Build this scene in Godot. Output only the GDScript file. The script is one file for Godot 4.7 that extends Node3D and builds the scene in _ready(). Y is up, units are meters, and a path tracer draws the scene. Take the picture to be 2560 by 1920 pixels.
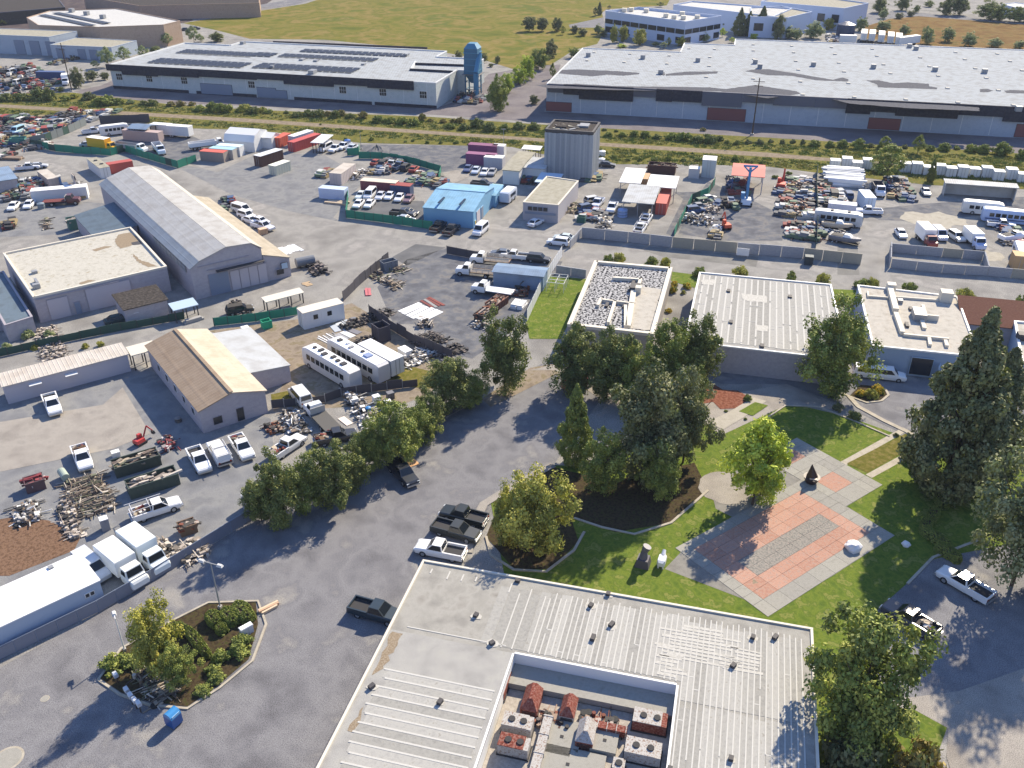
extends Node3D
# An industrial yard district seen from the air. y is up, units are metres, every position below is in metres on the ground.
var M := {}
var MC := {}
var taken := {}
var rng := RandomNumberGenerator.new()

class MB:
	var v := PackedVector3Array()
	var n := PackedVector3Array()
	var c := PackedColorArray()
	var col := Color(1, 1, 1)
	func tri(a: Vector3, b: Vector3, d: Vector3) -> void:
		var nn := (d - a).cross(b - a).normalized()
		v.append_array([a, b, d]); n.append_array([nn, nn, nn]); c.append_array([col, col, col])
	func quad(a: Vector3, b: Vector3, d: Vector3, e: Vector3) -> void:
		tri(a, b, d); tri(a, d, e)
	func hexa(p: Array) -> void:   # p: four bottom corners, then the four above them, clockwise from above
		quad(p[4], p[5], p[6], p[7]); quad(p[3], p[2], p[1], p[0])
		for i in 4:
			var j := (i + 1) % 4
			quad(p[4 + j], p[4 + i], p[i], p[j])
	func box(o: Vector3, s: Vector3, b := Basis()) -> void:   # o: centre
		var p := []
		for y in [-0.5, 0.5]:
			for q in [[-0.5, -0.5], [0.5, -0.5], [0.5, 0.5], [-0.5, 0.5]]:
				p.append(o + b * Vector3(q[0] * s.x, y * s.y, q[1] * s.z))
		hexa(p)
	func frustum(y0: float, x0: float, za: float, zb: float, y1: float, x1: float, zc: float, zd: float) -> void:
		hexa([Vector3(-x0, y0, za), Vector3(x0, y0, za), Vector3(x0, y0, zb), Vector3(-x0, y0, zb), Vector3(-x1, y1, zc), Vector3(x1, y1, zc), Vector3(x1, y1, zd), Vector3(-x1, y1, zd)])
	func tube(a: Vector3, b: Vector3, ra: float, rb: float, k := 8, caps := true) -> void:
		var d := (b - a).normalized()
		var e := d.cross(Vector3(0.31, 0.2, 0.93)).normalized()
		var f := d.cross(e)
		for i in k:
			var t := TAU * i / k
			var u := TAU * (i + 1) / k
			var p := e * cos(t) + f * sin(t)
			var q := e * cos(u) + f * sin(u)
			quad(a + p * ra, b + p * rb, b + q * rb, a + q * ra)
			if caps:
				tri(a, a + p * ra, a + q * ra); tri(b, b + q * rb, b + p * rb)
	func loft(secs: Array) -> void:   # each: z, bottom y, top y, half width ; a car body
		var rows := []
		for s in secs:
			var h: float = s[2] - s[1]
			var w: float = s[3]
			rows.append([Vector3(-w * 0.94, s[1], s[0]), Vector3(-w, s[1] + h * 0.45, s[0]), Vector3(-w * 0.97, s[2] - h * 0.16, s[0]), Vector3(-w * 0.86, s[2], s[0]), Vector3(w * 0.86, s[2], s[0]), Vector3(w * 0.97, s[2] - h * 0.16, s[0]), Vector3(w, s[1] + h * 0.45, s[0]), Vector3(w * 0.94, s[1], s[0])])
		for i in rows.size() - 1:
			for j in 8:
				var k := (j + 1) % 8
				quad(rows[i][j], rows[i + 1][j], rows[i + 1][k], rows[i][k])
		for e in [rows[0], rows[-1]]:
			for j in 6:
				tri(e[0], e[j + 1], e[j + 2])
	func mesh() -> ArrayMesh:
		var m := ArrayMesh.new()
		var a := []
		a.resize(Mesh.ARRAY_MAX)
		a[Mesh.ARRAY_VERTEX] = v; a[Mesh.ARRAY_NORMAL] = n; a[Mesh.ARRAY_COLOR] = c
		m.add_surface_from_arrays(Mesh.PRIMITIVE_TRIANGLES, a)
		return m

func _ready() -> void:
	rng.seed = 1
	# camera
	var cam := Camera3D.new()
	cam.name = "camera"
	cam.position = Vector3(0, 67, 0)
	cam.rotation_degrees = Vector3(-29.91, 0, 0)
	cam.fov = 46.51
	cam.far = 4000.0
	add_child(cam)
	# sky, air and exposure
	var env := Environment.new()
	env.background_mode = Environment.BG_SKY
	var sky := Sky.new()
	var sm := ProceduralSkyMaterial.new()
	sm.sky_top_color = Color(0.33, 0.44, 0.64)
	sm.sky_horizon_color = Color(0.68, 0.72, 0.76)
	sm.sky_curve = 0.14
	sm.ground_bottom_color = Color(0.2, 0.19, 0.18)
	sm.ground_horizon_color = Color(0.68, 0.72, 0.76)
	sky.sky_material = sm
	env.sky = sky
	env.background_energy_multiplier = 1.2
	env.tonemap_mode = Environment.TONE_MAPPER_LINEAR
	env.tonemap_exposure = 1.82
	env.sdfgi_enabled = true
	env.ssao_enabled = true
	env.ssil_enabled = true
	env.fog_enabled = true
	env.fog_density = 0.00010
	env.fog_light_color = Color(0.72, 0.76, 0.82)
	var we := WorldEnvironment.new()
	we.name = "world_environment"
	we.environment = env
	add_child(we)
	# the sun stands behind the scene to the right, shadows fall towards the camera and to the left
	var sun := DirectionalLight3D.new()
	sun.name = "sun"
	sun.light_energy = 1.6
	sun.light_color = Color(1.0, 0.945, 0.85)
	sun.light_angular_distance = 0.8
	sun.shadow_enabled = true
	sun.rotation_degrees = Vector3(-37, -34 + 180, 0)
	add_child(sun)
	make_materials()
	lay_ground()
	lay_plaza_tiles()
	build_near()
	build_far()
	build_yards()
	park_near()
	plant_near()
	plant_far()

func make_materials() -> void:
	glass = paint("1a2027", 0.08)
	tyre = paint("1d1d1f", 0.9)
	rim = paint("a9abad", 0.35, 0.6)
	dark = paint("2b2a2c", 0.8)
	grain = ntex(901, 0.09, [[0.0, "8c8c8c"], [0.4, "d2d2d2"], [0.6, "ececec"], [1.0, "ffffff"]], 512, 4, 0.7)
	var sc := StandardMaterial3D.new()
	sc.vertex_color_use_as_albedo = true
	sc.roughness = 0.8
	M.scrap = sc
	# ground surfaces
	surf("conc", [[0, "8b8986"], [0.35, "a5a39f"], [0.5, "b1afaa"], [0.65, "a09e9b"], [0.8, "b9b6b1"], [1, "918f8d"]], 70.0, 0.95, 11, 0.009, 9.0)
	surf("asph", [[0, "78777b"], [0.3, "8c8b8f"], [0.5, "9a999c"], [0.68, "8d8c90"], [0.85, "a8a5a2"], [1, "b2ada6"]], 48.0, 0.92, 12, 0.012, 7.0)
	surf("asph2", [[0, "6e6f71"], [0.5, "7e7f81"], [1, "8e8e8e"]], 40.0, 0.92, 13, 0.012, 6.0)
	surf("asph3", [[0.0, "85847f"], [0.5, "94938f"], [1.0, "a3a29d"]], 36.0, 0.92, 14, 0.014, 6.0)
	surf("asph4", [[0.0, "76767a"], [0.5, "818182"], [1.0, "8a8989"]], 30.0, 0.92, 112, 0.014, 5.0)
	surf("apron", [[0.0, "7b7578"], [0.5, "8d8789"], [1.0, "9b9594"]], 60.0, 0.95, 15, 0.012, 9.0)
	surf("darklot", [[0.0, "544c50"], [0.5, "655b5c"], [0.75, "766a66"], [1.0, "5a5356"]], 70.0, 0.95, 16, 0.02, 11.0)
	surf("dgrav", [[0.0, "67686e"], [0.35, "787a80"], [0.55, "84868b"], [0.72, "94928f"], [1.0, "70717a"]], 38.0, 0.95, 17, 0.02, 4.0)
	surf("yard", [[0, "85868a"], [0.4, "97989b"], [0.6, "a2a2a2"], [0.8, "8e8f92"], [1, "aaa8a5"]], 42.0, 0.93, 18, 0.014, 6.0)
	surf("slab", [[0, "9e9891"], [0.4, "b1aba3"], [0.65, "bbb5ac"], [1, "a29d97"]], 34.0, 0.93, 19, 0.013, 6.0)
	surf("dirt", [[0.0, "85796a"], [0.35, "a09382"], [0.55, "ab9e8d"], [0.75, "94886e"], [1.0, "b5a998"]], 30.0, 0.97, 20, 0.02, 4.0)
	surf("sand", [[0.0, "b9b3a4"], [0.5, "c9c3b4"], [1.0, "d2ccbd"]], 20.0, 0.97, 21, 0.02, 4.0)
	surf("chips", [[0.0, "5e4838"], [0.4, "7d6350"], [0.6, "92755f"], [0.8, "6d5342"], [1.0, "a0866e"]], 9.0, 1.0, 22, 0.03, 1.6)
	surf("mulch", [[0.0, "332c22"], [0.4, "4a4030"], [0.6, "5a4d3a"], [0.8, "454a26"], [1.0, "6d5f48"]], 8.0, 1.0, 23, 0.03, 1.5)
	surf("redmulch", [[0.0, "6d4436"], [0.5, "8c5a48"], [0.75, "a0705c"], [1.0, "77503f"]], 8.0, 1.0, 24, 0.03, 1.5)
	surf("lawn", [[0, "56692e"], [0.3, "667a32"], [0.45, "788638"], [0.58, "627530"], [0.72, "8f9150"], [0.85, "6c7e36"], [1, "9f9866"]], 17.0, 1.0, 25, 0.016, 1.2)
	surf("weeds", [[0, "5f6732"], [0.35, "77773a"], [0.5, "8c8246"], [0.65, "69723a"], [0.8, "9a8c58"], [1, "566030"]], 34.0, 1.0, 26, 0.02, 2.6)
	surf("weeds2", [[0.0, "5a6028"], [0.5, "757036"], [1.0, "94865a"]], 10.0, 1.0, 27, 0.02, 1.6)
	surf("field", [[0, "5c692a"], [0.25, "7a7c34"], [0.38, "8f8544"], [0.46, "767832"], [0.56, "9d8b54"], [0.66, "86803c"], [0.78, "6c7632"], [0.9, "968850"], [1, "58662a"]], 260.0, 1.0, 28, 0.012, 13.0)
	surf("dryfield", [[0, "6f5a34"], [0.4, "86693f"], [0.6, "947a4c"], [0.8, "7a6a3a"], [1, "626234"]], 110.0, 1.0, 29, 0.02, 12.0)
	surf("track", [[0.0, "85796b"], [0.5, "a0927f"], [1.0, "b3a591"]], 26.0, 1.0, 30, 0.03, 3.0)
	surf("paving", [[0.0, "85827b"], [0.5, "96938b"], [1.0, "a39f96"]], 16.0, 0.95, 31, 0.02, 2.0)
	surf("curb", [[0.0, "b0a796"], [0.5, "c4bba9"], [1.0, "cfc6b4"]], 12.0, 0.95, 32, 0.02, 3.0)
	for i in 3:
		surf(["paver_mid", "paver_pale", "paver_dark"][i], [[0.0, ["a5a298", "a9a69b", "a19e96"][i]], [0.5, ["b0ada3", "b4b1a6", "aca9a0"][i]], [1.0, ["9f9c91", "a3a095", "9b988e"][i]]], 9.0, 0.95, 33 + i, 0.02, 2.0)
		surf(["salmon_mid", "salmon_pale", "salmon_dark"][i], [[0.0, "b38d7b"], [0.3, ["c09581", "c69c88", "ba8f7b"][i]], [0.55, ["ca9f8a", "cfa691", "c49984"][i]], [0.75, "b8a093"], [1.0, "a98473"]], 7.0, 0.95, 36 + i, 0.03, 1.1)
	# roofs
	surf("greyroof", [[0, "98958e"], [0.4, "aba89f"], [0.6, "b4b1a8"], [0.85, "a39f96"], [1, "8d877d"]], 24.0, 0.9, 41, 0.016, 3.0)
	surf("greyroof2", [[0.0, "a09e99"], [0.5, "b3b1ab"], [0.8, "bab8b0"], [1.0, "a39f96"]], 24.0, 0.9, 42, 0.016, 3.0)
	for i in 3:
		surf(["felt_mid", "felt_pale", "felt_dark"][i], [[0.0, ["a3a19b", "adaba5", "9a9892"][i]], [0.4, ["b3b1aa", "bcbab3", "aaa8a1"][i]], [0.7, ["bab8b0", "c2c0b8", "b2b0a8"][i]], [1.0, "9c978d"]], 9.0, 0.9, 101 + i, 0.03, 1.6)
	surf("paver_worn", [[0, "7c7a74"], [0.4, "928f87"], [0.55, "a39f96"], [0.7, "b3a79c"], [0.85, "8a8780"], [1, "aea79c"]], 5.0, 0.95, 131, 0.03, 1.4)
	surf("gravelroof", [[0.0, "a8a095"], [0.5, "bab1a5"], [0.75, "c7bfb2"], [1.0, "97897a"]], 8.0, 0.95, 43, 0.03, 1.5)
	surf("whiteroof", [[0.0, "bdb9ab"], [0.25, "cfccc0"], [0.5, "dedbd0"], [0.7, "d5d2c6"], [0.85, "c5bfae"], [1.0, "b5a993"]], 18.0, 0.85, 44, 0.02, 3.5)
	surf("creamroof", [[0.0, "bfb8ab"], [0.4, "d3cec3"], [0.7, "dbd6cb"], [0.9, "cbc0b0"], [1.0, "b3a28e"]], 16.0, 0.9, 45, 0.018, 3.0)
	surf("creamroof2", [[0.0, "a9a595"], [0.5, "bdb9a8"], [0.8, "c7c3b4"], [1.0, "a39d8b"]], 20.0, 0.9, 46, 0.02, 3.0)
	surf("speckle", [[0, "26262a"], [0.4, "303034"], [0.45, "5c5d61"], [0.49, "bcbcbc"], [0.6, "d4d3d0"], [0.75, "bdbcbc"], [1, "a4a2a0"]], 10.0, 0.85, 47, 0.035, 2.0)
	surf("brightroof", [[0.0, "d6d6d2"], [0.5, "e6e6e3"], [1.0, "dcdcd8"]], 40.0, 0.8, 48, 0.02, 6.0)
	surf("bitumen", [[0.0, "57585e"], [0.5, "66676d"], [1.0, "75767b"]], 14.0, 0.9, 49, 0.03, 2.5)
	surf("darkroof", [[0.0, "3d3a38"], [0.5, "524d49"], [0.8, "69635d"], [1.0, "454140"]], 10.0, 0.9, 50, 0.03, 2.0)
	surf("rustroof", [[0.0, "8c7a63"], [0.5, "a3937c"], [0.8, "b5a894"], [1.0, "7d6a55"]], 6.0, 0.95, 51, 0.05, 1.6)
	surf("coat", [[0.0, "bdb9ae"], [0.4, "cfccc2"], [0.7, "d9d6cd"], [1.0, "c5c1b5"]], 7.0, 0.8, 52, 0.03, 1.4)
	surf("sealant", [[0.0, "cbc8bf"], [0.5, "dbd9d1"], [1.0, "d2cfc6"]], 5.0, 0.8, 53, 0.05, 1.4)
	ribbed("hallroof", "b4b3af", "acaba7", 0.55, "v", 0.6, 0.0, 60)
	ribbed("hallroof2", "a3a8aa", "9ba0a2", 0.55, "v", 0.6, 0.0, 61)
	ribbed("hallroof3", "bab7af", "aaa499", 0.55, "v", 0.6, 0.0, 62)
	ribbed("leanroof", "ada595", "8d8170", 1.1, "v", 0.8, 0.0, 63, 0.9)
	ribbed("bluemetal", "66747f", "5d6a75", 0.5, "v", 0.6, 0.0, 64)
	ribbed("bluemetal2", "8296ad", "76889c", 0.4, "v", 0.5, 0.0, 65)
	ribbed("metalroof", "a3a8ab", "969a9b", 0.9, "u", 0.9, 0.0, 66)
	ribbed("whitemetal", "b3b6b8", "b5b7b6", 0.5, "v", 0.55, 0.0, 67)
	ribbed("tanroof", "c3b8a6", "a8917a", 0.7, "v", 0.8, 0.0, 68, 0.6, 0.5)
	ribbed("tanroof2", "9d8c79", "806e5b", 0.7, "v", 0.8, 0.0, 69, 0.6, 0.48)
	ribbed("pinkroof", "c2bbb1", "b1aaa0", 0.6, "v", 0.8, 0.0, 70)
	ribbed("brownmetal", "7a6c67", "6b5d57", 0.5, "v", 0.7, 0.0, 71)
	ribbed("bluepaintroof", "86b0ca", "7ba4be", 0.6, "v", 0.5, 0.0, 72)
	surf("brownroof", [[0.0, "6d4c40"], [0.5, "7d594b"], [1.0, "8a6657"]], 9.0, 0.9, 54, 0.04, 1.5)
	# walls
	surf("mauve", [[0, "bab3b8"], [0.5, "c8c1c5"], [0.8, "cfc9ca"], [1, "b4adb0"]], 12.0, 0.9, 80, 0.03, 3.0)
	surf("stucco", [[0.0, "b0a9a0"], [0.5, "c2bbb1"], [1.0, "b5ada2"]], 10.0, 0.95, 81, 0.03, 2.5)
	surf("whwall", [[0.0, "c4cccb"], [0.4, "d2dad8"], [0.7, "dadfdd"], [1.0, "bcc4c3"]], 30.0, 0.9, 82, 0.02, 5.0)
	surf("bluewall2", [[0, "b5c1cf"], [0.5, "c3ced9"], [1, "b0bccb"]], 28.0, 0.9, 83, 0.02, 5.0)
	surf("beige", [[0.0, "b79f8c"], [0.5, "c4ad99"], [1.0, "b09885"]], 26.0, 0.9, 84, 0.02, 5.0)
	surf("cinder", [[0, "9ea0a5"], [0.5, "b0b2b7"], [0.8, "bbbcbe"], [1, "989a9f"]], 7.0, 0.95, 85, 0.03, 1.5)
	surf("cinder2", [[0, "aba698"], [0.5, "b9b4a5"], [1, "a09c90"]], 7.0, 0.95, 86, 0.03, 1.5)
	surf("shade_trim", [[0.0, "34343f"], [0.5, "42424d"], [0.8, "52515a"], [1.0, "393944"]], 16.0, 0.8, 87, 0.03, 3.0)  # dark trim colour, also the painted shadow along the warehouse eaves
	surf("bark", [[0.0, "4b3f35"], [0.5, "65574a"], [1.0, "7b6c5d"]], 3.0, 0.95, 88, 0.06, 0.7)
	for i in 4:
		surf("tower%d" % i, [[0.0, ["9ba2a9", "a3aab0", "939aa2", "8c939b"][i]], [0.45, ["b1b7bd", "b9bfc4", "a9b0b6", "a2a9b0"][i]], [0.75, ["bcc0c3", "c3c7c9", "b4b9bd", "adb2b7"][i]], [1.0, ["948d86", "9a948d", "8d867f", "877f78"][i]]], 5.0, 0.75, 90 + i, 0.04, 1.5)
	surf("unit_white", [[0.0, "8a5a44"], [0.3, "a89a8e"], [0.42, "c4bfb8"], [0.65, "cfccc6"], [0.8, "b0a79c"], [1.0, "7d5643"]], 3.0, 0.7, 121, 0.02, 0.8)
	surf("unit_rust", [[0.0, "4f3029"], [0.35, "7d463a"], [0.55, "94564a"], [0.75, "a8877a"], [1.0, "5c3c33"]], 3.0, 0.75, 122, 0.02, 0.8)
	for e in [["white", "dcdcd9", 0.6], ["palewhite", "cfd1d1", 0.6], ["brightwhite", "e0e0de", 0.5], ["cream", "cfc8b8", 0.8], ["mauve2", "9d979c", 0.8], ["mauve3", "b4aeb2", 0.8], ["paleblue", "a9bccb", 0.6], ["bluegrey", "7a8494", 0.7], ["darkmetal", "3f3d3f", 0.7], ["greymetal", "8b8d8f", 0.5], ["darkglass", "1f262f", 0.15], ["bluewall", "8fa0b4", 0.85], ["farwhite", "b9c4d8", 0.8], ["shade_trim2", "5b5d68", 0.8], ["maroon", "7a4a48", 0.8], ["solar", "2e3036", 0.4], ["bluepaint", "74a3c2", 0.6], ["gold", "c9b04a", 0.6], ["coral", "c05c52", 0.7], ["turq", "7fa8a6", 0.6], ["shopwall", "a5a2a6", 0.85], ["trailer", "a9b6c6", 0.6], ["darkpanel", "46444a", 0.85], ["greypanel", "6d7474", 0.8], ["slatgrey", "7c7f8a", 0.8], ["green", "1f7a62", 0.7], ["darkgreen", "2c4a40", 0.8], ["whitepanel", "c9ccce", 0.6], ["greybox", "c3c9cc", 0.7]]:
		M[e[0]] = paint(e[1], e[2])
	for k in ["conc", "asph", "asph2", "asph3", "apron", "darklot", "dgrav", "yard", "slab", "dirt", "sand", "track", "field", "dryfield", "weeds", "creamroof2", "whiteroof", "creamroof", "brightroof"]:
		M[k].albedo_color = Color(0.95, 0.945, 0.935)
	for k in ["asph", "yard"]: M[k].albedo_color = Color(0.94, 0.94, 0.93)

func rnd(a: float, b: float) -> float:
	return rng.randf_range(a, b)

func numbered(called: String) -> String:
	var k: int = taken.get(called, 0)
	taken[called] = k + 1
	return called if k == 0 else "%s_%03d" % [called, k]

func tag(o: Node, label: String, category: String, group := "", kind := "") -> Node:
	if label: o.set_meta("label", label)
	if category: o.set_meta("category", category)
	if group: o.set_meta("group", group)
	if kind: o.set_meta("kind", kind)
	return o

func thing(called: String, label: String, category: String, x: float, z: float, az := 0.0, group := "", y := 0.0) -> Node3D:
	var o := Node3D.new()
	o.name = numbered(called)
	add_child(o)
	o.position = Vector3(x, y, z)
	o.rotation.y = -deg_to_rad(az)
	tag(o, label, category, group)
	return o

func part(parent: Node, called: String, mesh: Mesh, m: Material, at := Vector3.ZERO, turn := 0.0) -> MeshInstance3D:
	var o := MeshInstance3D.new()
	o.name = called
	o.mesh = mesh
	o.material_override = m
	parent.add_child(o, true)
	o.position = at
	if turn: o.rotation.y = turn
	return o

func bx(s: Vector3) -> Mesh:
	var k := "b%.2f_%.2f_%.2f" % [s.x, s.y, s.z]
	if not MC.has(k):
		var b := MB.new()
		b.box(Vector3.ZERO, s)
		MC[k] = b.mesh()
	return MC[k]

func pbox(parent: Node, called: String, at: Vector3, s: Vector3, m: Material, turn := 0.0) -> MeshInstance3D:
	return part(parent, called, bx(s), m, at, turn)

# ---------------------------------------------------------------- materials
func hexc(h) -> Color:
	return h if h is Color else Color.html(h)

func paint(h: String, rough := 0.45, metal := 0.0) -> StandardMaterial3D:
	var k := "p%s_%.2f_%.2f" % [h, rough, metal]
	if not M.has(k):
		var m := StandardMaterial3D.new()
		m.albedo_color = Color.html(h)
		m.roughness = rough
		m.metallic = metal
		M[k] = m
	return M[k]

func ntex(sd: int, freq: float, ramp: Array, size := 512, oct := 5, gain := 0.55, kind := FastNoiseLite.TYPE_SIMPLEX_SMOOTH) -> NoiseTexture2D:
	var f := FastNoiseLite.new()
	f.seed = sd
	f.noise_type = kind
	f.frequency = freq
	f.fractal_octaves = oct
	f.fractal_gain = gain
	var t := NoiseTexture2D.new()
	t.width = size; t.height = size
	t.seamless = true
	t.seamless_blend_skirt = 0.2
	t.noise = f
	if ramp.size():
		var g := Gradient.new()
		g.offsets = PackedFloat32Array(); g.colors = PackedColorArray()
		var off := PackedFloat32Array()
		var cs := PackedColorArray()
		for r in ramp:
			off.append(r[0]); cs.append(hexc(r[1]))
		g.offsets = off; g.colors = cs
		t.color_ramp = g
	return t

var grain: Texture2D
var cracks: Texture2D
# a surface with a coarse pattern (tile metres) under a fine grain
func surf(key: String, ramp: Array, tile: float, rough := 0.9, sd := 1, freq := 0.012, fine := 6.0, local := false, usegrain := true) -> StandardMaterial3D:
	if M.has(key): return M[key]
	var m := StandardMaterial3D.new()
	m.albedo_texture = ntex(sd, freq, ramp)
	m.uv1_triplanar = true
	m.uv1_world_triplanar = not local
	m.uv1_scale = Vector3.ONE / tile
	m.roughness = rough
	m.metallic_specular = 0.15
	if usegrain:
		m.detail_enabled = true
		m.detail_blend_mode = BaseMaterial3D.BLEND_MODE_MUL
		m.detail_albedo = grain
		m.detail_uv_layer = BaseMaterial3D.DETAIL_UV_2
		m.uv2_triplanar = true
		m.uv2_world_triplanar = not local
		m.uv2_scale = Vector3.ONE / fine
	M[key] = m
	return m

# ribbed sheet metal: pitch metres between ribs; across "u" (ribs vary along local x) or "v" (along local z)
func ribbed(key: String, base: String, worn: String, pitch: float, axis: String, rough := 0.5, metal := 0.0, sd := 3, depth := 0.5, wornat := 0.62) -> StandardMaterial3D:
	if M.has(key): return M[key]
	var im := Image.create(256, 256, false, Image.FORMAT_RGB8)
	for i in 256:
		var ph := fmod(i / 32.0, 1.0)
		var slope := 0.0
		if ph < 0.12: slope = 1.0
		elif ph > 0.16 and ph < 0.28: slope = -1.0
		var nx := slope * depth
		var cc := Color(0.5 + 0.5 * nx, 0.5, 1.0) if axis == "u" else Color(0.5, 0.5 + 0.5 * nx, 1.0)
		if axis == "u": im.fill_rect(Rect2i(i, 0, 1, 256), cc)
		else: im.fill_rect(Rect2i(0, i, 256, 1), cc)
	var m := surf(key, [[0.0, hexc(base).lerp(hexc(worn), 0.35)], [0.5, base], [1.0, hexc(base).lerp(hexc(worn), 0.2)]], 26.0, rough, sd, 0.02, pitch * 8.0 * 3.1, true, false)
	m.metallic = metal
	m.normal_enabled = true
	var nk := "nt%s%.1f" % [axis, depth]
	if not MC.has(nk): MC[nk] = ImageTexture.create_from_image(im)
	m.normal_texture = MC[nk]
	m.uv1_scale = Vector3.ONE / (pitch * 8.0)
	m.detail_enabled = true
	m.detail_blend_mode = BaseMaterial3D.BLEND_MODE_MUL
	var dk := "dt%d" % (sd % 3)
	if not MC.has(dk): MC[dk] = ntex(sd + 40, 0.012, [[0.0, "e0dcd7"], [0.3, "eeebe8"], [0.5, "f8f7f5"], [0.7, "ffffff"], [1.0, "f4f2ef"]])
	m.detail_albedo = MC[dk]
	m.detail_uv_layer = BaseMaterial3D.DETAIL_UV_2
	m.uv2_triplanar = true
	m.uv2_world_triplanar = true
	m.uv2_scale = Vector3.ONE / 23.0
	return m

# ---------------------------------------------------------------- ground
func sheet(called: String, pts: Array, y: float, m: Material) -> MeshInstance3D:
	var p := PackedVector2Array()
	for i in range(0, pts.size(), 2):
		p.append(Vector2(pts[i], pts[i + 1]))
	var ix := Geometry2D.triangulate_polygon(p)
	var b := MB.new()
	for i in range(0, ix.size(), 3):
		var q := [p[ix[i]], p[ix[i + 1]], p[ix[i + 2]]]
		if (q[1] - q[0]).cross(q[2] - q[0]) < 0: q.reverse()
		b.tri(Vector3(q[0].x, y, q[0].y), Vector3(q[1].x, y, q[1].y), Vector3(q[2].x, y, q[2].y))
	var o := part(self, numbered(called), b.mesh(), m)
	o.set_meta("kind", "structure")
	return o

# a band along a line: kerbs, paths, painted lines; y0 bottom, y1 top
func band(parent: Node, called: String, pts: Array, w: float, y0: float, y1: float, m: Material) -> MeshInstance3D:
	var b := MB.new()
	var p := []
	for i in range(0, pts.size(), 2):
		p.append(Vector2(pts[i], pts[i + 1]))
	var lft := []
	var rgt := []
	for i in p.size():
		var d: Vector2 = (p[min(i + 1, p.size() - 1)] - p[max(i - 1, 0)]).normalized()
		var s := Vector2(-d.y, d.x) * w * 0.5
		lft.append(p[i] - s); rgt.append(p[i] + s)
	for i in p.size() - 1:
		var q := []
		for y in [y0, y1]:
			for e in [lft[i], lft[i + 1], rgt[i + 1], rgt[i]]:
				q.append(Vector3(e.x, y, e.y))
		b.hexa(q)
	return part(parent, called, b.mesh(), m)

# an uneven-edged patch (stain, worn spot, puddle mark) lying on the ground
func patch(called: String, x: float, z: float, rx: float, rz: float, az: float, y: float, m: Material, parent: Node = null, rough := 0.25) -> MeshInstance3D:
	var b := MB.new()
	var k := 22
	var r := []
	for i in k:
		r.append(1.0 + rnd(-rough, rough))
	var bs := Basis(Vector3.UP, -deg_to_rad(az))
	for i in k:
		var t := TAU * i / k
		var u := TAU * (i + 1) / k
		b.tri(Vector3(x, y, z), Vector3(x, y, z) + bs * Vector3(cos(t) * rx * r[i], 0, sin(t) * rz * r[i]), Vector3(x, y, z) + bs * Vector3(cos(u) * rx * r[(i + 1) % k], 0, sin(u) * rz * r[(i + 1) % k]))
	var o := part(parent if parent else self, called if parent else numbered(called), b.mesh(), m)
	if parent == null: o.set_meta("kind", "structure")
	return o

# ---------------------------------------------------------------- buildings
# profile building: length along local z, profile across local x: [x0,y0,x1,y1,...]; walls under it
func shed(called: String, label: String, cat: String, x: float, z: float, az: float, length: float, prof: Array, wall: Material, roof: Material, o := {}) -> Node3D:
	var t := thing(called, label, cat, x, z, az, o.get("group", ""))
	var p := []
	for i in range(0, prof.size(), 2):
		p.append(Vector2(prof[i], prof[i + 1]))
	var hl := length * 0.5
	var ov: float = o.get("over", 0.25)
	var th: float = o.get("thick", 0.14)
	var roofs: Array = o.get("roofs", [])
	for i in p.size() - 1:
		var a: Vector2 = p[i]
		var b: Vector2 = p[i + 1]
		var d := (b - a).normalized()
		if i == 0: a -= d * ov
		if i == p.size() - 2: b += d * ov
		var up := Vector2(-d.y, d.x) * th
		if up.y < 0: up = -up
		var mb := MB.new()
		var q := []
		for e in [Vector2.ZERO, up]:
			for f in [[a, -hl - ov], [b, -hl - ov], [b, hl + ov], [a, hl + ov]]:
				q.append(Vector3(f[0].x + e.x, f[0].y + e.y + 0.01, f[1]))
		mb.hexa(q)
		part(t, "roof_slope", mb.mesh(), roofs[i] if i < roofs.size() else roof)
	if o.get("open", false):
		var w := 0.16
		var np: int = o.get("bays", 3)
		for e in [p[0], p[-1]]:
			for k in np + 1:
				var zz := lerpf(-hl + 0.15, hl - 0.15, float(k) / np)
				var xx: float = e.x - signf(e.x) * 0.2
				pbox(t, "post", Vector3(xx, e.y * 0.5, zz), Vector3(w, e.y, w), wall)
		return t
	var skip: Array = o.get("skip", [])
	var wt := 0.2
	for s in [0, 1]:
		if not ("side%d" % s) in skip:
			var e: Vector2 = p[0] if s == 0 else p[-1]
			pbox(t, "wall", Vector3(e.x - signf(e.x) * wt * 0.5, e.y * 0.5, 0), Vector3(wt, e.y, length), wall)
	for s in [-1, 1]:
		if ("end%d" % s) in skip: continue
		var mb := MB.new()
		var z0: float = s * hl
		var z1: float = s * (hl - wt)
		for i in p.size() - 1:
			var a: Vector2 = p[i]
			var b: Vector2 = p[i + 1]
			if i == 0: a.x += wt
			if i == p.size() - 2: b.x -= wt
			var za := minf(z0, z1)
			var zb := maxf(z0, z1)
			mb.hexa([Vector3(a.x, 0, za), Vector3(b.x, 0, za), Vector3(b.x, 0, zb), Vector3(a.x, 0, zb), Vector3(a.x, a.y, za), Vector3(b.x, b.y, za), Vector3(b.x, b.y, zb), Vector3(a.x, a.y, zb)])
		part(t, "end_wall", mb.mesh(), wall)
	if o.get("ridge", false):
		var top := 0
		for i in p.size():
			if p[i].y > p[top].y: top = i
		pbox(t, "ridge_cap", Vector3(p[top].x, p[top].y + th + 0.05, 0), Vector3(0.5, 0.1, length + ov), roofs[0] if roofs.size() else roof)
	return t

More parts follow.
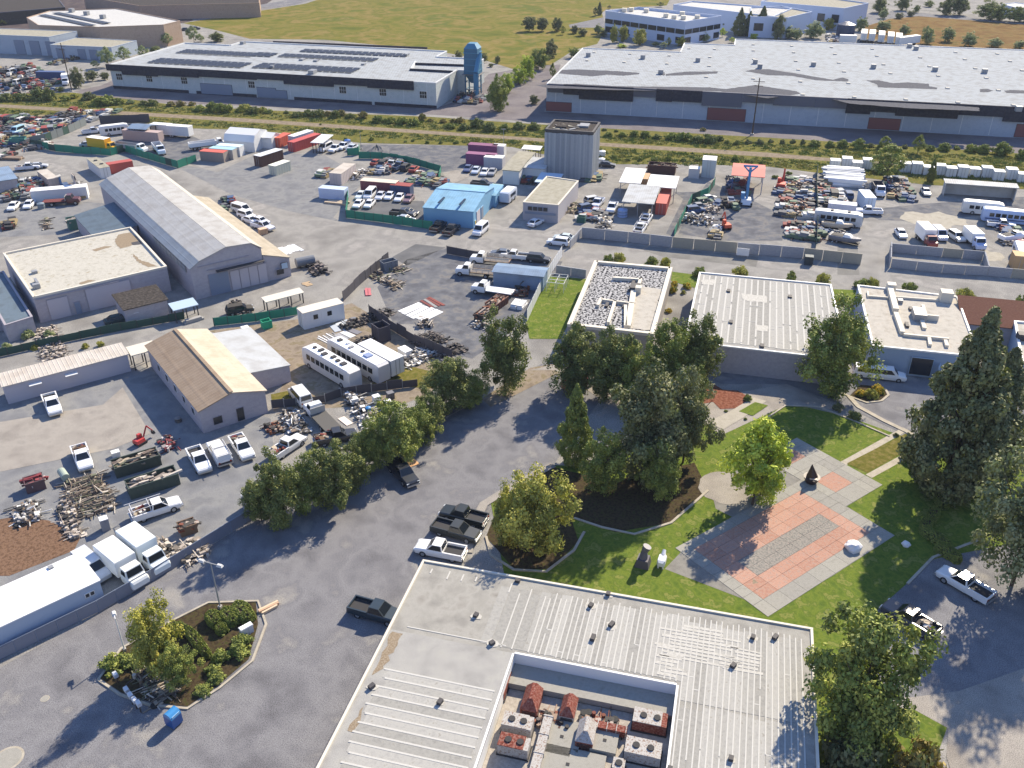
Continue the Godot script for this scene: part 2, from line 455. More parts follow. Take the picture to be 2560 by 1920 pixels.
# flat-roofed building over any outline (pairs x,z), walls, roof deck below a parapet
func flat(called: String, label: String, cat: String, pts: Array, h: float, ph: float, wall: Material, roof: Material, trim: Material, o := {}) -> Node3D:
	var p := PackedVector2Array()
	var mid := Vector2.ZERO
	for i in range(0, pts.size(), 2):
		p.append(Vector2(pts[i], pts[i + 1])); mid += p[-1]
	mid /= p.size()
	if Geometry2D.is_polygon_clockwise(p): p.reverse()
	var t := thing(called, label, cat, mid.x, mid.y, 0, o.get("group", ""))
	for i in p.size(): p[i] -= mid
	var wt := 0.25
	var pw: float = o.get("pw", 0.35)
	for i in p.size():
		var a := p[i]
		var b := p[(i + 1) % p.size()]
		var d := (b - a).normalized()
		var nrm := Vector2(d.y, -d.x)
		if Geometry2D.is_point_in_polygon((a + b) * 0.5 + nrm * 0.1, p): nrm = -nrm
		var c := (a + b) * 0.5
		var ang := -atan2(d.y, d.x)
		var w := c - nrm * wt * 0.5
		pbox(t, "wall", Vector3(w.x, (h - ph) * 0.5, w.y), Vector3(a.distance_to(b) - 0.02, h - ph, wt), wall, ang)
		var c2 := c - nrm * (pw * 0.5 - 0.06)
		pbox(t, "parapet", Vector3(c2.x, h - ph * 0.5, c2.y), Vector3(a.distance_to(b) + (0.05 if i % 2 else -pw * 1.0), ph, pw), trim, ang)
	if o.get("hole", false): return t
	var ix := Geometry2D.triangulate_polygon(p)
	var m := MB.new()
	var y: float = h - ph + 0.02 - o.get("drop", 0.0)
	for i in range(0, ix.size(), 3):
		var q := [p[ix[i]], p[ix[i + 1]], p[ix[i + 2]]]
		if (q[1] - q[0]).cross(q[2] - q[0]) < 0: q.reverse()
		m.tri(Vector3(q[0].x, y, q[0].y), Vector3(q[1].x, y, q[1].y), Vector3(q[2].x, y, q[2].y))
		m.tri(Vector3(q[0].x, y - 0.2, q[0].y), Vector3(q[2].x, y - 0.2, q[2].y), Vector3(q[1].x, y - 0.2, q[1].y))
	part(t, "roof", m.mesh(), roof)
	return t

# world point into a thing's own frame
func loc(t: Node3D, x: float, y: float, z: float) -> Vector3:
	return t.transform.affine_inverse() * Vector3(x, y, z)

func wbox(t: Node3D, called: String, x: float, y: float, z: float, s: Vector3, az: float, m: Material) -> MeshInstance3D:
	return pbox(t, called, loc(t, x, y, z), s, m, -deg_to_rad(az) - t.rotation.y)

# a window or door proud of a wall: (x,z) on the wall face, az the way the wall faces
func pane(t: Node3D, called: String, x: float, y: float, z: float, w: float, h: float, az: float, glass: Material, frame: Material, bars := 0) -> void:
	var f := wbox(t, called, x, y, z, Vector3(w + 0.16, h + 0.16, 0.12), az, frame)
	pbox(f, "panel", Vector3(0, 0, -0.05), Vector3(w, h, 0.08), glass)
	for i in bars:
		pbox(f, "bar", Vector3(lerpf(-w * 0.5, w * 0.5, (i + 1.0) / (bars + 1)), 0, -0.075), Vector3(0.07, h, 0.08), frame)
	if bars:
		pbox(f, "bar", Vector3(0, 0, -0.085), Vector3(w, 0.07, 0.08), frame)

# a sheet with its own outline lying on a roof (world points), y: its top
func roofpatch(t: Node3D, called: String, pts: Array, y: float, m: Material) -> void:
	var p := PackedVector2Array()
	var np := pts.size() / 2
	rng.seed = 17 + int(absf(pts[0] * 31.0))
	for i in np:
		var a := Vector2(pts[i * 2], pts[i * 2 + 1])
		var e := Vector2(pts[(i * 2 + 2) % pts.size()], pts[(i * 2 + 3) % pts.size()])
		var cuts := int(clampf(a.distance_to(e) / 0.45, 1, 14))
		for k in cuts:
			var s := a.lerp(e, float(k) / cuts)
			var w := minf(a.distance_to(e) * 0.05, 0.22) if k else 0.0
			p.append(s + Vector2(rnd(-w, w), rnd(-w, w)))
	var ix := Geometry2D.triangulate_polygon(p)
	var b := MB.new()
	for i in range(0, ix.size(), 3):
		var q := [p[ix[i]], p[ix[i + 1]], p[ix[i + 2]]]
		if (q[1] - q[0]).cross(q[2] - q[0]) < 0: q.reverse()
		b.tri(loc(t, q[0].x, y, q[0].y), loc(t, q[1].x, y, q[1].y), loc(t, q[2].x, y, q[2].y))
	part(t, called, b.mesh(), m)

# ---------------------------------------------------------------- vehicles (forward is -z)
var glass: StandardMaterial3D
var tyre: StandardMaterial3D
var rim: StandardMaterial3D
var dark: StandardMaterial3D

func cached(k: String, f: Callable) -> Mesh:
	if not MC.has(k):
		var b := MB.new()
		f.call(b)
		MC[k] = b.mesh()
	return MC[k]

func wheel(t: Node, x: float, z: float, r: float, w := 0.24, detail := true) -> void:
	var o := part(t, "wheel", cached("wh%.2f_%.2f" % [r, w], func(b): b.tube(Vector3(-w * 0.5, 0, 0), Vector3(w * 0.5, 0, 0), r, r, 12)), tyre, Vector3(x, r, z))
	if detail:
		part(o, "rim", cached("ri%.2f_%.2f" % [r, w], func(b): b.tube(Vector3(-w * 0.53, 0, 0), Vector3(w * 0.53, 0, 0), r * 0.58, r * 0.58, 10)), rim)

func pane4(b: MB, p: Array, s := 0.86, off := 0.012) -> void:
	var c: Vector3 = (p[0] + p[1] + p[2] + p[3]) * 0.25
	var nn: Vector3 = (p[2] - p[0]).cross(p[3] - p[1]).normalized()
	if nn.dot(c - Vector3(0, c.y - 0.4, nn.z * 0.0 + c.z * 0.6)) < 0: nn = -nn
	var q := []
	for e in p: q.append(c + (e - c) * s + nn * off)
	b.quad(q[0], q[1], q[2], q[3])

# the windows round a cabin: y0,y1 heights, half widths w0,w1, z at belt za..zb and at roof zc..zd
func glaze(t: Node, k: String, y0: float, w0: float, za: float, zb: float, y1: float, w1: float, zc: float, zd: float, rear := true) -> void:
	part(t, "windshield", cached(k + "ws", func(b): pane4(b, [Vector3(-w0, y0, za), Vector3(w0, y0, za), Vector3(w1, y1, zc), Vector3(-w1, y1, zc)])), glass)
	if rear:
		part(t, "rear_window", cached(k + "rw", func(b): pane4(b, [Vector3(w0, y0, zb), Vector3(-w0, y0, zb), Vector3(-w1, y1, zd), Vector3(w1, y1, zd)], 0.82)), glass)
	for s in [-1.0, 1.0]:
		part(t, "side_window", cached(k + "sw%d" % s, func(b): pane4(b, [Vector3(s * w0, y0, za), Vector3(s * w0, y0, zb), Vector3(s * w1, y1, zd), Vector3(s * w1, y1, zc)], 0.84)), glass)

func lights(t: Node, zf: float, zr: float, y: float, x: float) -> void:
	for s in [-1.0, 1.0]:
		pbox(t, "headlight", Vector3(s * x, y, zf), Vector3(0.3, 0.16, 0.1), paint("d8dde0", 0.15))
		pbox(t, "tail_light", Vector3(s * x, y + 0.06, zr), Vector3(0.2, 0.24, 0.08), paint("8a1512", 0.25))

# kind: sedan suv van pickup flatbed ; color: html ; load: what lies in the bed
func car(kind: String, x: float, z: float, az: float, color: String, label: String, group := "", o := {}) -> Node3D:
	var cat: String = {"sedan": "car", "suv": "car", "van": "van", "pickup": "pickup truck", "flatbed": "truck"}[kind]
	var t := thing({"sedan": "parked_car", "suv": "parked_car", "van": "parked_van", "pickup": "pickup_truck", "flatbed": "flatbed_truck"}[kind], label, cat, x, z, az, group)
	var body := paint(color, 0.22)
	body.clearcoat_enabled = true
	body.clearcoat = 0.6
	if o.has("dull"): body = paint(color, 0.75)
	var far: bool = o.get("far", false)
	match kind:
		"sedan":
			part(t, "body", cached("sedan", func(b):
				b.loft([[-2.3, 0.35, 0.62, 0.72], [-2.12, 0.25, 0.74, 0.86], [-0.95, 0.22, 0.95, 0.9], [1.6, 0.22, 1.0, 0.9], [2.15, 0.25, 0.96, 0.86], [2.3, 0.38, 0.8, 0.76]])
				b.frustum(0.94, 0.8, -1.0, 1.8, 1.42, 0.63, -0.3, 1.1)), body)
			glaze(t, "sedan", 0.97, 0.8, -1.0, 1.8, 1.42, 0.63, -0.3, 1.1)
			for s in [-1, 1]:
				wheel(t, s * 0.8, -1.42, 0.32, 0.22, not far); wheel(t, s * 0.8, 1.38, 0.32, 0.22, not far)
			if not far: lights(t, -2.24, 2.27, 0.64, 0.58)
		"suv":
			part(t, "body", cached("suv", func(b):
				b.loft([[-2.35, 0.4, 0.72, 0.78], [-2.15, 0.3, 0.92, 0.92], [-1.15, 0.28, 1.05, 0.95], [2.1, 0.28, 1.08, 0.95], [2.35, 0.4, 1.0, 0.88]])
				b.frustum(1.02, 0.88, -1.2, 2.3, 1.72, 0.72, -0.5, 2.0)), body)
			glaze(t, "suv", 1.08, 0.88, -1.2, 2.3, 1.72, 0.72, -0.5, 2.0)
			for s in [-1, 1]:
				wheel(t, s * 0.84, -1.45, 0.36, 0.25, not far); wheel(t, s * 0.84, 1.4, 0.36, 0.25, not far)
			if not far: lights(t, -2.3, 2.33, 0.78, 0.64)
		"van":
			part(t, "body", cached("van", func(b):
				b.loft([[-2.7, 0.4, 0.85, 0.85], [-2.5, 0.32, 1.05, 0.97], [-1.75, 0.3, 1.2, 1.0], [2.5, 0.3, 1.25, 1.0], [2.7, 0.4, 1.2, 0.97]])
				b.frustum(1.15, 0.97, -1.8, 2.68, 2.1, 0.82, -0.95, 2.5)), body)
			glaze(t, "van", 1.25, 0.96, -1.75, 2.66, 2.05, 0.83, -0.98, 2.52)
			for s in [-1, 1]:
				wheel(t, s * 0.88, -1.75, 0.37, 0.25, not far); wheel(t, s * 0.88, 1.7, 0.37, 0.25, not far)
			if not far: lights(t, -2.64, 2.68, 0.85, 0.7)
		"pickup":
			part(t, "body", cached("pickup", func(b):
				b.loft([[-2.85, 0.45, 0.85, 0.82], [-2.65, 0.36, 1.02, 0.96], [-1.35, 0.34, 1.14, 1.0], [0.62, 0.34, 1.14, 1.0]])
				b.frustum(1.1, 0.93, -1.4, 0.6, 1.82, 0.74, -0.65, 0.42)), body)
			glaze(t, "pickup", 1.14, 0.92, -1.38, 0.6, 1.82, 0.74, -0.65, 0.42)
			pbox(t, "bed_floor", Vector3(0, 0.62, 1.78), Vector3(1.9, 0.5, 2.3), dark)
			for s in [-1, 1]:
				pbox(t, "bed_side", Vector3(s * 0.93, 0.82, 1.78), Vector3(0.16, 0.76, 2.3), body)
				wheel(t, s * 0.86, -1.75, 0.4, 0.27, not far); wheel(t, s * 0.86, 1.75, 0.4, 0.27, not far)
			pbox(t, "tailgate", Vector3(0, 0.82, 2.86), Vector3(1.98, 0.72, 0.12), body)
			pbox(t, "bumper", Vector3(0, 0.55, 3.0), Vector3(1.8, 0.2, 0.14), paint("b8babb", 0.3, 0.8))
			pbox(t, "bumper", Vector3(0, 0.5, -2.87), Vector3(1.75, 0.22, 0.16), paint("b8babb", 0.3, 0.8))
			if not far: lights(t, -2.8, 2.92, 0.82, 0.72)
			if o.has("rack"):
				var rk := MB.new()
				for zz in [0.75, 2.7]:
					for s in [-1, 1]: rk.box(Vector3(s * 0.92, 1.55, zz), Vector3(0.06, 0.8, 0.06))
					rk.box(Vector3(0, 1.95, zz), Vector3(1.9, 0.06, 0.06))
				for s in [-1, 1]: rk.box(Vector3(s * 0.92, 1.95, 1.2), Vector3(0.06, 0.06, 4.2))
				part(t, "ladder_rack", rk.mesh(), paint("c9cacb", 0.4))
			if o.has("shell"):
				part(t, "camper_shell", cached("shell", func(b): b.frustum(1.2, 0.96, 0.64, 2.86, 1.8, 0.8, 0.7, 2.7)), paint(o.shell, 0.3))
			if o.has("load"):
				var lm := MB.new()
				for i in 14:
					lm.col = Color.html(["6b5138", "8a8078", "3f3a38", "a79a86", "74302a", "c9c5bd"][rng.randi() % 6]).srgb_to_linear()
					lm.box(Vector3(rnd(-0.6, 0.6), rnd(0.9, 1.25), rnd(0.9, 2.6)), Vector3(rnd(0.15, 0.7), rnd(0.1, 0.4), rnd(0.2, 1.1)), Basis.from_euler(Vector3(rnd(-0.3, 0.3), rnd(-1.5, 1.5), rnd(-0.3, 0.3))))
				part(t, "bed_load", lm.mesh(), M.scrap)
		"flatbed":
			part(t, "body", cached("fbcab", func(b):
				b.loft([[-3.9, 0.6, 1.15, 0.9], [-3.7, 0.5, 1.45, 1.0], [-2.5, 0.5, 1.55, 1.02], [-1.1, 0.5, 1.55, 1.02]])
				b.frustum(1.5, 0.98, -2.6, -1.1, 2.35, 0.84, -2.15, -1.2)), body)
			glaze(t, "fbcab", 1.55, 0.97, -2.58, -1.1, 2.35, 0.84, -2.15, -1.2)
			pbox(t, "chassis", Vector3(0, 0.75, 0.8), Vector3(0.9, 0.3, 6.2), dark)
			pbox(t, "deck", Vector3(0, 1.05, 1.6), Vector3(2.3, 0.14, 5.0), paint(o.get("deck", "8b7b69"), 0.9))
			var st: Material = paint(o.get("stake", "b9b6ae"), 0.7)
			if o.get("stakes", true):
				for s in [-1, 1]:
					for k in 3: pbox(t, "stake_rail", Vector3(s * 1.12, 1.3 + k * 0.26, 1.6), Vector3(0.05, 0.14, 5.0), st)
					for k in 5: pbox(t, "stake", Vector3(s * 1.08, 1.5, -0.8 + k * 1.2), Vector3(0.06, 0.85, 0.1), st)
			pbox(t, "headboard", Vector3(0, 1.6, -0.86), Vector3(2.2, 1.0, 0.08), st)
			for s in [-1, 1]:
				wheel(t, s * 0.9, -2.9, 0.46, 0.28, not far); wheel(t, s * 0.9, 2.2, 0.46, 0.4, not far)
			if not far: lights(t, -3.84, 4.08, 1.0, 0.75)
	return t

# a truck with a closed box body, or a semi tractor when box is false
func boxtruck(x: float, z: float, az: float, cab: String, boxc: String, length: float, label: String, o := {}) -> Node3D:
	var t := thing("box_truck" if o.get("box", true) else "semi_tractor", label, "truck", x, z, az, o.get("group", ""))
	var bh: float = o.get("bh", 2.3)
	var hl := length * 0.5
	var cm := paint(cab, 0.3)
	var sh := -hl
	part(t, "cab", cached("tcab", func(b):
		b.loft([[0.0, 0.55, 1.2, 0.95], [0.15, 0.5, 1.45, 1.03], [1.0, 0.5, 1.55, 1.06], [2.3, 0.5, 1.6, 1.06]])
		b.frustum(1.55, 1.02, 0.85, 2.3, 2.45, 0.9, 1.15, 2.2)), cm, Vector3(0, 0, sh))
	var g := Node3D.new()
	part(t, "windshield", cached("tcabws", func(b): pane4(b, [Vector3(-1.0, 1.6, 0.85), Vector3(1.0, 1.6, 0.85), Vector3(0.9, 2.4, 1.15), Vector3(-0.9, 2.4, 1.15)], 0.88, -0.02)), glass, Vector3(0, 0, sh))
	g.free()
	for s in [-1.0, 1.0]:
		part(t, "side_window", cached("tcabsw%d" % s, func(b): pane4(b, [Vector3(s * 1.01, 1.65, 1.0), Vector3(s * 1.01, 1.65, 2.2), Vector3(s * 0.91, 2.35, 2.1), Vector3(s * 0.91, 2.35, 1.2)], 0.8, 0.02)), glass, Vector3(0, 0, sh))
	pbox(t, "chassis", Vector3(0, 0.7, 0.6), Vector3(0.9, 0.26, length - 1.4), dark)
	if o.get("box", true):
		var bl := length - 2.6
		var bm := paint(boxc, 0.4)
		pbox(t, "cargo_box", Vector3(0, 0.95 + bh * 0.5, hl - bl * 0.5), Vector3(2.4, bh, bl), bm)
		pbox(t, "roof_panel", Vector3(0, 0.97 + bh, hl - bl * 0.5), Vector3(2.3, 0.06, bl - 0.1), paint(o.get("top", boxc), 0.5))
		pbox(t, "rear_door", Vector3(0, 0.95 + bh * 0.5, hl + 0.02), Vector3(2.1, bh - 0.25, 0.06), paint("c9c9c7", 0.5))
	elif o.has("tank"):
		part(t, "tank", cached("tank%.1f" % length, func(b): b.tube(Vector3(0, 1.75, -hl + 2.9), Vector3(0, 1.75, hl - 0.2), 1.0, 1.0, 16)), paint(o.tank, 0.35))
	elif o.has("bedc"):
		pbox(t, "bed_floor", Vector3(0, 1.0, 1.3), Vector3(2.3, 0.16, length - 2.8), dark)
		for s in [-1, 1]: pbox(t, "bed_side", Vector3(s * 1.12, 1.55, 1.3), Vector3(0.12, 1.1, length - 2.8), paint(o.bedc, 0.6))
		for e in [-1, 1]: pbox(t, "bed_end", Vector3(0, 1.55, 1.3 + e * (hl - 1.4)), Vector3(2.2, 1.1, 0.12), paint(o.bedc, 0.6))
	for s in [-1, 1]:
		wheel(t, s * 0.93, sh + 1.0, 0.48, 0.3); wheel(t, s * 0.93, hl - 1.3, 0.48, 0.5)
		if length > 7.5: wheel(t, s * 0.93, hl - 2.5, 0.48, 0.5)
	return t

# closed trailer / container / mobile office: ribs along the sides
func container(called: String, label: String, cat: String, x: float, z: float, az: float, l: float, w: float, h: float, side: Material, top: Material, o := {}) -> Node3D:
	var t := thing(called, label, cat, x, z, az, o.get("group", ""), o.get("y", 0.0))
	var y0: float = o.get("lift", 0.0)
	var k := "ct%.1f_%.1f_%.1f_%.2f" % [l, w, h, y0]
	for s in [-1.0, 1.0]:
		part(t, "side_wall", cached(k + "s%d" % s, func(b):
			var n := int(maxf(4, l / 0.9))
			for i in n:
				var za := -l * 0.5 + l * i / n
				var zb := -l * 0.5 + l * (i + 0.5) / n
				var zc := -l * 0.5 + l * (i + 1.0) / n
				b.box(Vector3(s * (w * 0.5 - 0.04), y0 + h * 0.5, (za + zb) * 0.5), Vector3(0.08, h, zb - za))
				b.box(Vector3(s * (w * 0.5 - 0.07), y0 + h * 0.5, (zb + zc) * 0.5), Vector3(0.06, h, zc - zb))), side)
	for e in [-1.0, 1.0]:
		pbox(t, "end_wall" if e < 0 else "door_end", Vector3(0, y0 + h * 0.5, e * (l * 0.5 - 0.03)), Vector3(w - 0.18, h, 0.06), side)
	for s in [-1.0, 1.0]:
		pbox(t, "door_bar", Vector3(s * 0.35, y0 + h * 0.5, l * 0.5 + 0.03), Vector3(0.07, h - 0.2, 0.05), paint("9a9a98", 0.5))
	pbox(t, "roof", Vector3(0, y0 + h + 0.03, 0), Vector3(w + 0.04, 0.08, l + 0.04), top)
	pbox(t, "floor", Vector3(0, y0 + 0.08, 0), Vector3(w - 0.2, 0.14, l - 0.1), dark)
	if y0 > 0.3:
		for s in [-1, 1]:
			for q in o.get("axles", [0.28, 0.38]): wheel(t, s * (w * 0.5 - 0.2), l * q, 0.45, 0.28)
		pbox(t, "landing_gear", Vector3(0, y0 * 0.5, -l * 0.36), Vector3(1.4, y0, 0.18), dark)
	for q in o.get("vents", []):
		pbox(t, "roof_vent", Vector3(q[0], y0 + h + 0.17, q[1]), Vector3(0.7, 0.22, 0.7), paint(q[2] if q.size() > 2 else "d9d9d6", 0.6))
	for q in o.get("win", []):
		pbox(t, "window", Vector3(q[0] * w * 0.5, y0 + h * 0.62, q[1]), Vector3(0.07, 0.8, q[2]), glass)
	return t

# bus or motorhome: rounded long body with a window band
func coach(called: String, label: String, cat: String, x: float, z: float, az: float, l: float, h: float, color: String, topc: String, o := {}) -> Node3D:
	var t := thing(called, label, cat, x, z, az, o.get("group", ""))
	var hl := l * 0.5
	var w := 1.22
	part(t, "body", cached("coach%.1f_%.1f" % [l, h], func(b): b.loft([[-hl, 0.6, h * 0.72, 1.0], [-hl + 0.25, 0.4, h * 0.94, w], [-hl + 1.2, 0.35, h, w], [hl - 0.4, 0.35, h, w], [hl, 0.5, h * 0.95, 1.12]])), paint(color, 0.35))
	pbox(t, "roof_panel", Vector3(0, h + 0.02, 0.2), Vector3(1.95, 0.07, l - 1.6), paint(topc, 0.5))
	pbox(t, "windshield", Vector3(0, h * 0.66, -hl + 0.1), Vector3(1.9, h * 0.3, 0.3), glass)
	var n: int = o.get("wins", int(l / 1.5))
	for s in [-1, 1]:
		for i in n:
			pbox(t, "side_window", Vector3(s * (w + 0.0), h * 0.62, lerpf(-hl + 1.3, hl - 1.2, (i + 0.5) / n)), Vector3(0.06, h * 0.26, (l - 2.6) / n * o.get("winw", 0.78)), glass)
		wheel(t, s * 1.05, -hl + 1.7, 0.45, 0.3); wheel(t, s * 1.05, hl - 2.2, 0.45, 0.3)
		if o.has("stripe"): pbox(t, "stripe", Vector3(s * (w - 0.005), h * 0.34, 0.2), Vector3(0.05, 0.25, l - 1.6), paint(o.stripe, 0.4))
	for q in o.get("vents", []):
		pbox(t, "roof_vent", Vector3(q[0], h + 0.15, q[1]), Vector3(q[2], 0.24, q[3]), paint(q[4] if q.size() > 4 else "3b3a3c", 0.7))
	return t

# ---------------------------------------------------------------- plants
func leafy(b: MB, c: Vector3, r: float, count: int, size: float, cols: Array, flat_y := 0.75, ys := 1.0) -> void:
	var base := hexc(cols[rng.randi() % cols.size()]).srgb_to_linear()
	for i in count:
		var d := Vector3(rng.randfn(), rng.randfn(), rng.randfn()).normalized()
		var p := c + Vector3(d.x, d.y * flat_y, d.z) * r * pow(rng.randf(), 0.4)
		var nn := (d + Vector3(rng.randfn(), rng.randfn() + 0.5, rng.randfn()) * 0.6).normalized()
		var u := nn.cross(Vector3(rng.randfn(), rng.randfn(), rng.randfn())).normalized()
		var w := nn.cross(u)
		var s := size * rnd(0.6, 1.3)
		var k := rnd(0.85, 1.5)
		b.col = Color(base.r * k, base.g * k, base.b * k)
		u.y *= ys; w.y *= ys
		b.quad(p - u * s, p + w * s * 0.6, p + u * s, p - w * s * 0.6)

func crown(kind: String, v: int, cols: Array) -> Mesh:
	var k := "cr_%s_%d_%s" % [kind, v, cols[0]]
	if MC.has(k): return MC[k]
	rng.seed = hash(k)
	var b := MB.new()
	match kind:
		"round":   # unit radius 1 x height 1 (0..1), about 5 m wide in use
			for i in 125:
				var d := Vector3(rng.randfn(), rng.randfn(), rng.randfn()).normalized()
				var q := pow(rng.randf(), 0.45)
				var a := atan2(d.z, d.x)
				var lob := 0.74 + 0.2 * sin(a * 3.0 + v * 1.7) * cos(d.y * 2.0 + v) + 0.12 * sin(a * 7.0 + d.y * 5.0 + v * 2.3)
				if i % 9 == 0: q = rnd(1.05, 1.22)
				leafy(b, Vector3(d.x * 0.92 * q * lob, 0.48 + d.y * 0.46 * q * (1.0 if d.y > 0 else 0.95), d.z * 0.92 * q * lob), rnd(0.1, 0.24), 165, 0.033, cols, 0.5, 0.45)
		"loose":
			for i in 62:
				var t := rng.randf() * TAU
				var h := pow(rng.randf(), 0.8)
				var w := sin(clampf(h * 0.9 + 0.1, 0, 1) * PI) * rnd(0.45, 1.0)
				leafy(b, Vector3(cos(t) * w * 0.85, 0.2 + h * 0.74, sin(t) * w * 0.85), rnd(0.12, 0.22), 80, 0.045, cols, 0.5, 0.42)
		"cone":
			for i in 380:
				var h := pow(rng.randf(), 1.1)
				var t := rng.randf() * TAU
				var w := (1.0 - pow(h, 1.7)) * (0.75 + 0.25 * rng.randf()) * (0.82 + 0.18 * sin(h * 26.0 + t * 2.0))
				w *= clampf(0.55 + h * 3.0, 0, 1)
				leafy(b, Vector3(cos(t) * w * 0.9, 0.06 + h * 0.9, sin(t) * w * 0.9), rnd(0.1, 0.2) * (1.0 - h * 0.5), 95, 0.034, cols, 0.4, 0.36)
		"bush":
			for i in 40:
				var d := Vector3(rng.randfn(), absf(rng.randfn()), rng.randfn()).normalized()
				var q := pow(rng.randf(), 0.4)
				leafy(b, Vector3(d.x * 0.75 * q, 0.12 + d.y * 0.68 * q, d.z * 0.75 * q), rnd(0.18, 0.28), 60, 0.07, cols)
		"hedge":   # clipped block, unit cube
			for i in 900:
				var p := Vector3(rnd(-1, 1), rnd(0, 1), rnd(-1, 1))
				var ax := rng.randi() % 5
				if ax == 0: p.x = 1.0
				elif ax == 1: p.x = -1.0
				elif ax == 2: p.z = 1.0
				elif ax == 3: p.z = -1.0
				else: p.y = 1.0
				var rr := 1.0 - 0.16 * (absf(p.x * p.z) + absf(p.x * (p.y - 0.3)) * 0.6 + absf(p.z * (p.y - 0.3)) * 0.6)
				leafy(b, Vector3(p.x * rr, p.y * lerpf(1.0, rr, 0.7), p.z * rr), 0.07, 9, 0.075, cols)
		"palm":
			for i in 26:
				var t := TAU * i / 26.0 + rnd(-0.1, 0.1)
				var l := rnd(0.75, 1.05)
				var e := rnd(0.15, 1.15)
				var base := hexc(cols[rng.randi() % cols.size()]).srgb_to_linear()
				b.col = base * rnd(0.8, 1.2)
				var pr := Vector3(0, 0.55, 0)
				for s in 5:
					var f := (s + 1) / 5.0
					var nx := Vector3(cos(t) * l * f * cos(e * (1.0 - f * 0.8)), 0.55 + sin(e) * 0.5 * sin(f * 2.2), sin(t) * l * f * cos(e * (1.0 - f * 0.8)))
					var side := Vector3(-sin(t), 0, cos(t)) * 0.12 * (1.0 - absf(f - 0.4))
					b.quad(pr - side, pr + side, nx + side * 0.8 + Vector3(0, -0.02, 0), nx - side * 0.8 + Vector3(0, -0.02, 0))
					pr = nx
	MC[k] = b.mesh()
	return MC[k]

func trunkmesh(k: String, spread: float) -> Mesh:
	if MC.has(k): return MC[k]
	rng.seed = hash(k)
	var b := MB.new()
	b.tube(Vector3.ZERO, Vector3(0.02, 0.34, 0.01), 0.036, 0.026, 9)
	b.tube(Vector3(0.02, 0.33, 0.01), Vector3(0.0, 0.8, 0.03), 0.026, 0.008, 7)
	for i in 8:
		var t := TAU * i / 8.0 + rnd(-0.3, 0.3)
		var y := rnd(0.24, 0.5)
		var e := Vector3(cos(t) * spread * rnd(0.45, 0.75), y + rnd(0.14, 0.34), sin(t) * spread * rnd(0.45, 0.75))
		var m := Vector3(e.x * 0.45, y + 0.09, e.z * 0.45)
		b.tube(Vector3(0.01, y, 0.01), m, 0.016, 0.011, 6, false)
		b.tube(m, e, 0.011, 0.004, 5, false)
	MC[k] = b.mesh()
	return MC[k]

const GREENS := {
	"dark": ["6a7038", "5c6432", "787c3e", "626a36"], "deep": ["666a44", "5a5f3c", "72754a", "7a7a54"], "olive": ["9c983f", "8a893b", "a8a047", "787a38"],
	"bright": ["a9b236", "99a636", "b6bc46", "869432"], "pale": ["8f9668", "828b5c", "9ea276", "737e50"], "dry": ["8a7a42", "978650", "776c3c", "6b6a38"],
	"mid": ["7b843c", "6e7834", "8a8e42", "646e34"], "gold": ["b59a1e", "8f8a22", "c4a72a", "6e7420"], "sage": ["7c8058", "6e744e", "888a62", "646a46"]}

var tone_of := {}
func leafmat() -> StandardMaterial3D:
	if not M.has("leaf"):
		var m := StandardMaterial3D.new()
		m.vertex_color_use_as_albedo = true
		m.roughness = 0.75
		m.backlight_enabled = true
		m.backlight = Color(0.5, 0.55, 0.26)
		M["leaf"] = m
	return M["leaf"]

func tree(kind: String, tone: String, x: float, z: float, h: float, r: float, label: String, group := "", called := "", cat := "tree") -> Node3D:
	var hsh := hash(Vector2(x, z))
	if called == "": called = {"round": "broadleaf_tree", "loose": "young_tree", "cone": "conifer_tree", "bush": "shrub", "hedge": "clipped_hedge", "palm": "low_palm"}[kind]
	if kind in ["bush", "hedge", "palm"] and cat == "tree": cat = {"bush": "shrub", "hedge": "hedge", "palm": "palm"}[kind]
	var t := thing(called, label, cat, x, z, float(hsh % 360), group)
	var nv: int = {"round": 4, "loose": 3, "cone": 2, "bush": 4, "hedge": 1, "palm": 2}[kind]
	var c := part(t, "foliage" if kind in ["bush", "hedge"] else ("fronds" if kind == "palm" else "crown"), crown(kind, hsh % nv, GREENS[tone]), leafmat())
	c.scale = Vector3(r, h, r)
	if kind in ["round", "loose", "cone"]:
		var tr := part(t, "trunk", trunkmesh("tk%s%d" % [kind, hsh % 2], 1.0 if kind == "round" else 0.7), M.bark)
		tr.scale = Vector3(r * 0.9, h, r * 0.9)
	elif kind == "palm":
		part(t, "stem", cached("pstem", func(b): b.tube(Vector3.ZERO, Vector3(0, 0.58, 0), 0.14, 0.1, 8)), M.bark).scale = Vector3(r, h, r)
	elif kind == "bush":
		part(t, "stem", cached("bstem", func(b):
			for i in 5: b.tube(Vector3.ZERO, Vector3(cos(i * 1.3) * 0.4, 0.5, sin(i * 1.3) * 0.4), 0.03, 0.012, 5, false)), M.bark).scale = Vector3(r, h, r)
	return t

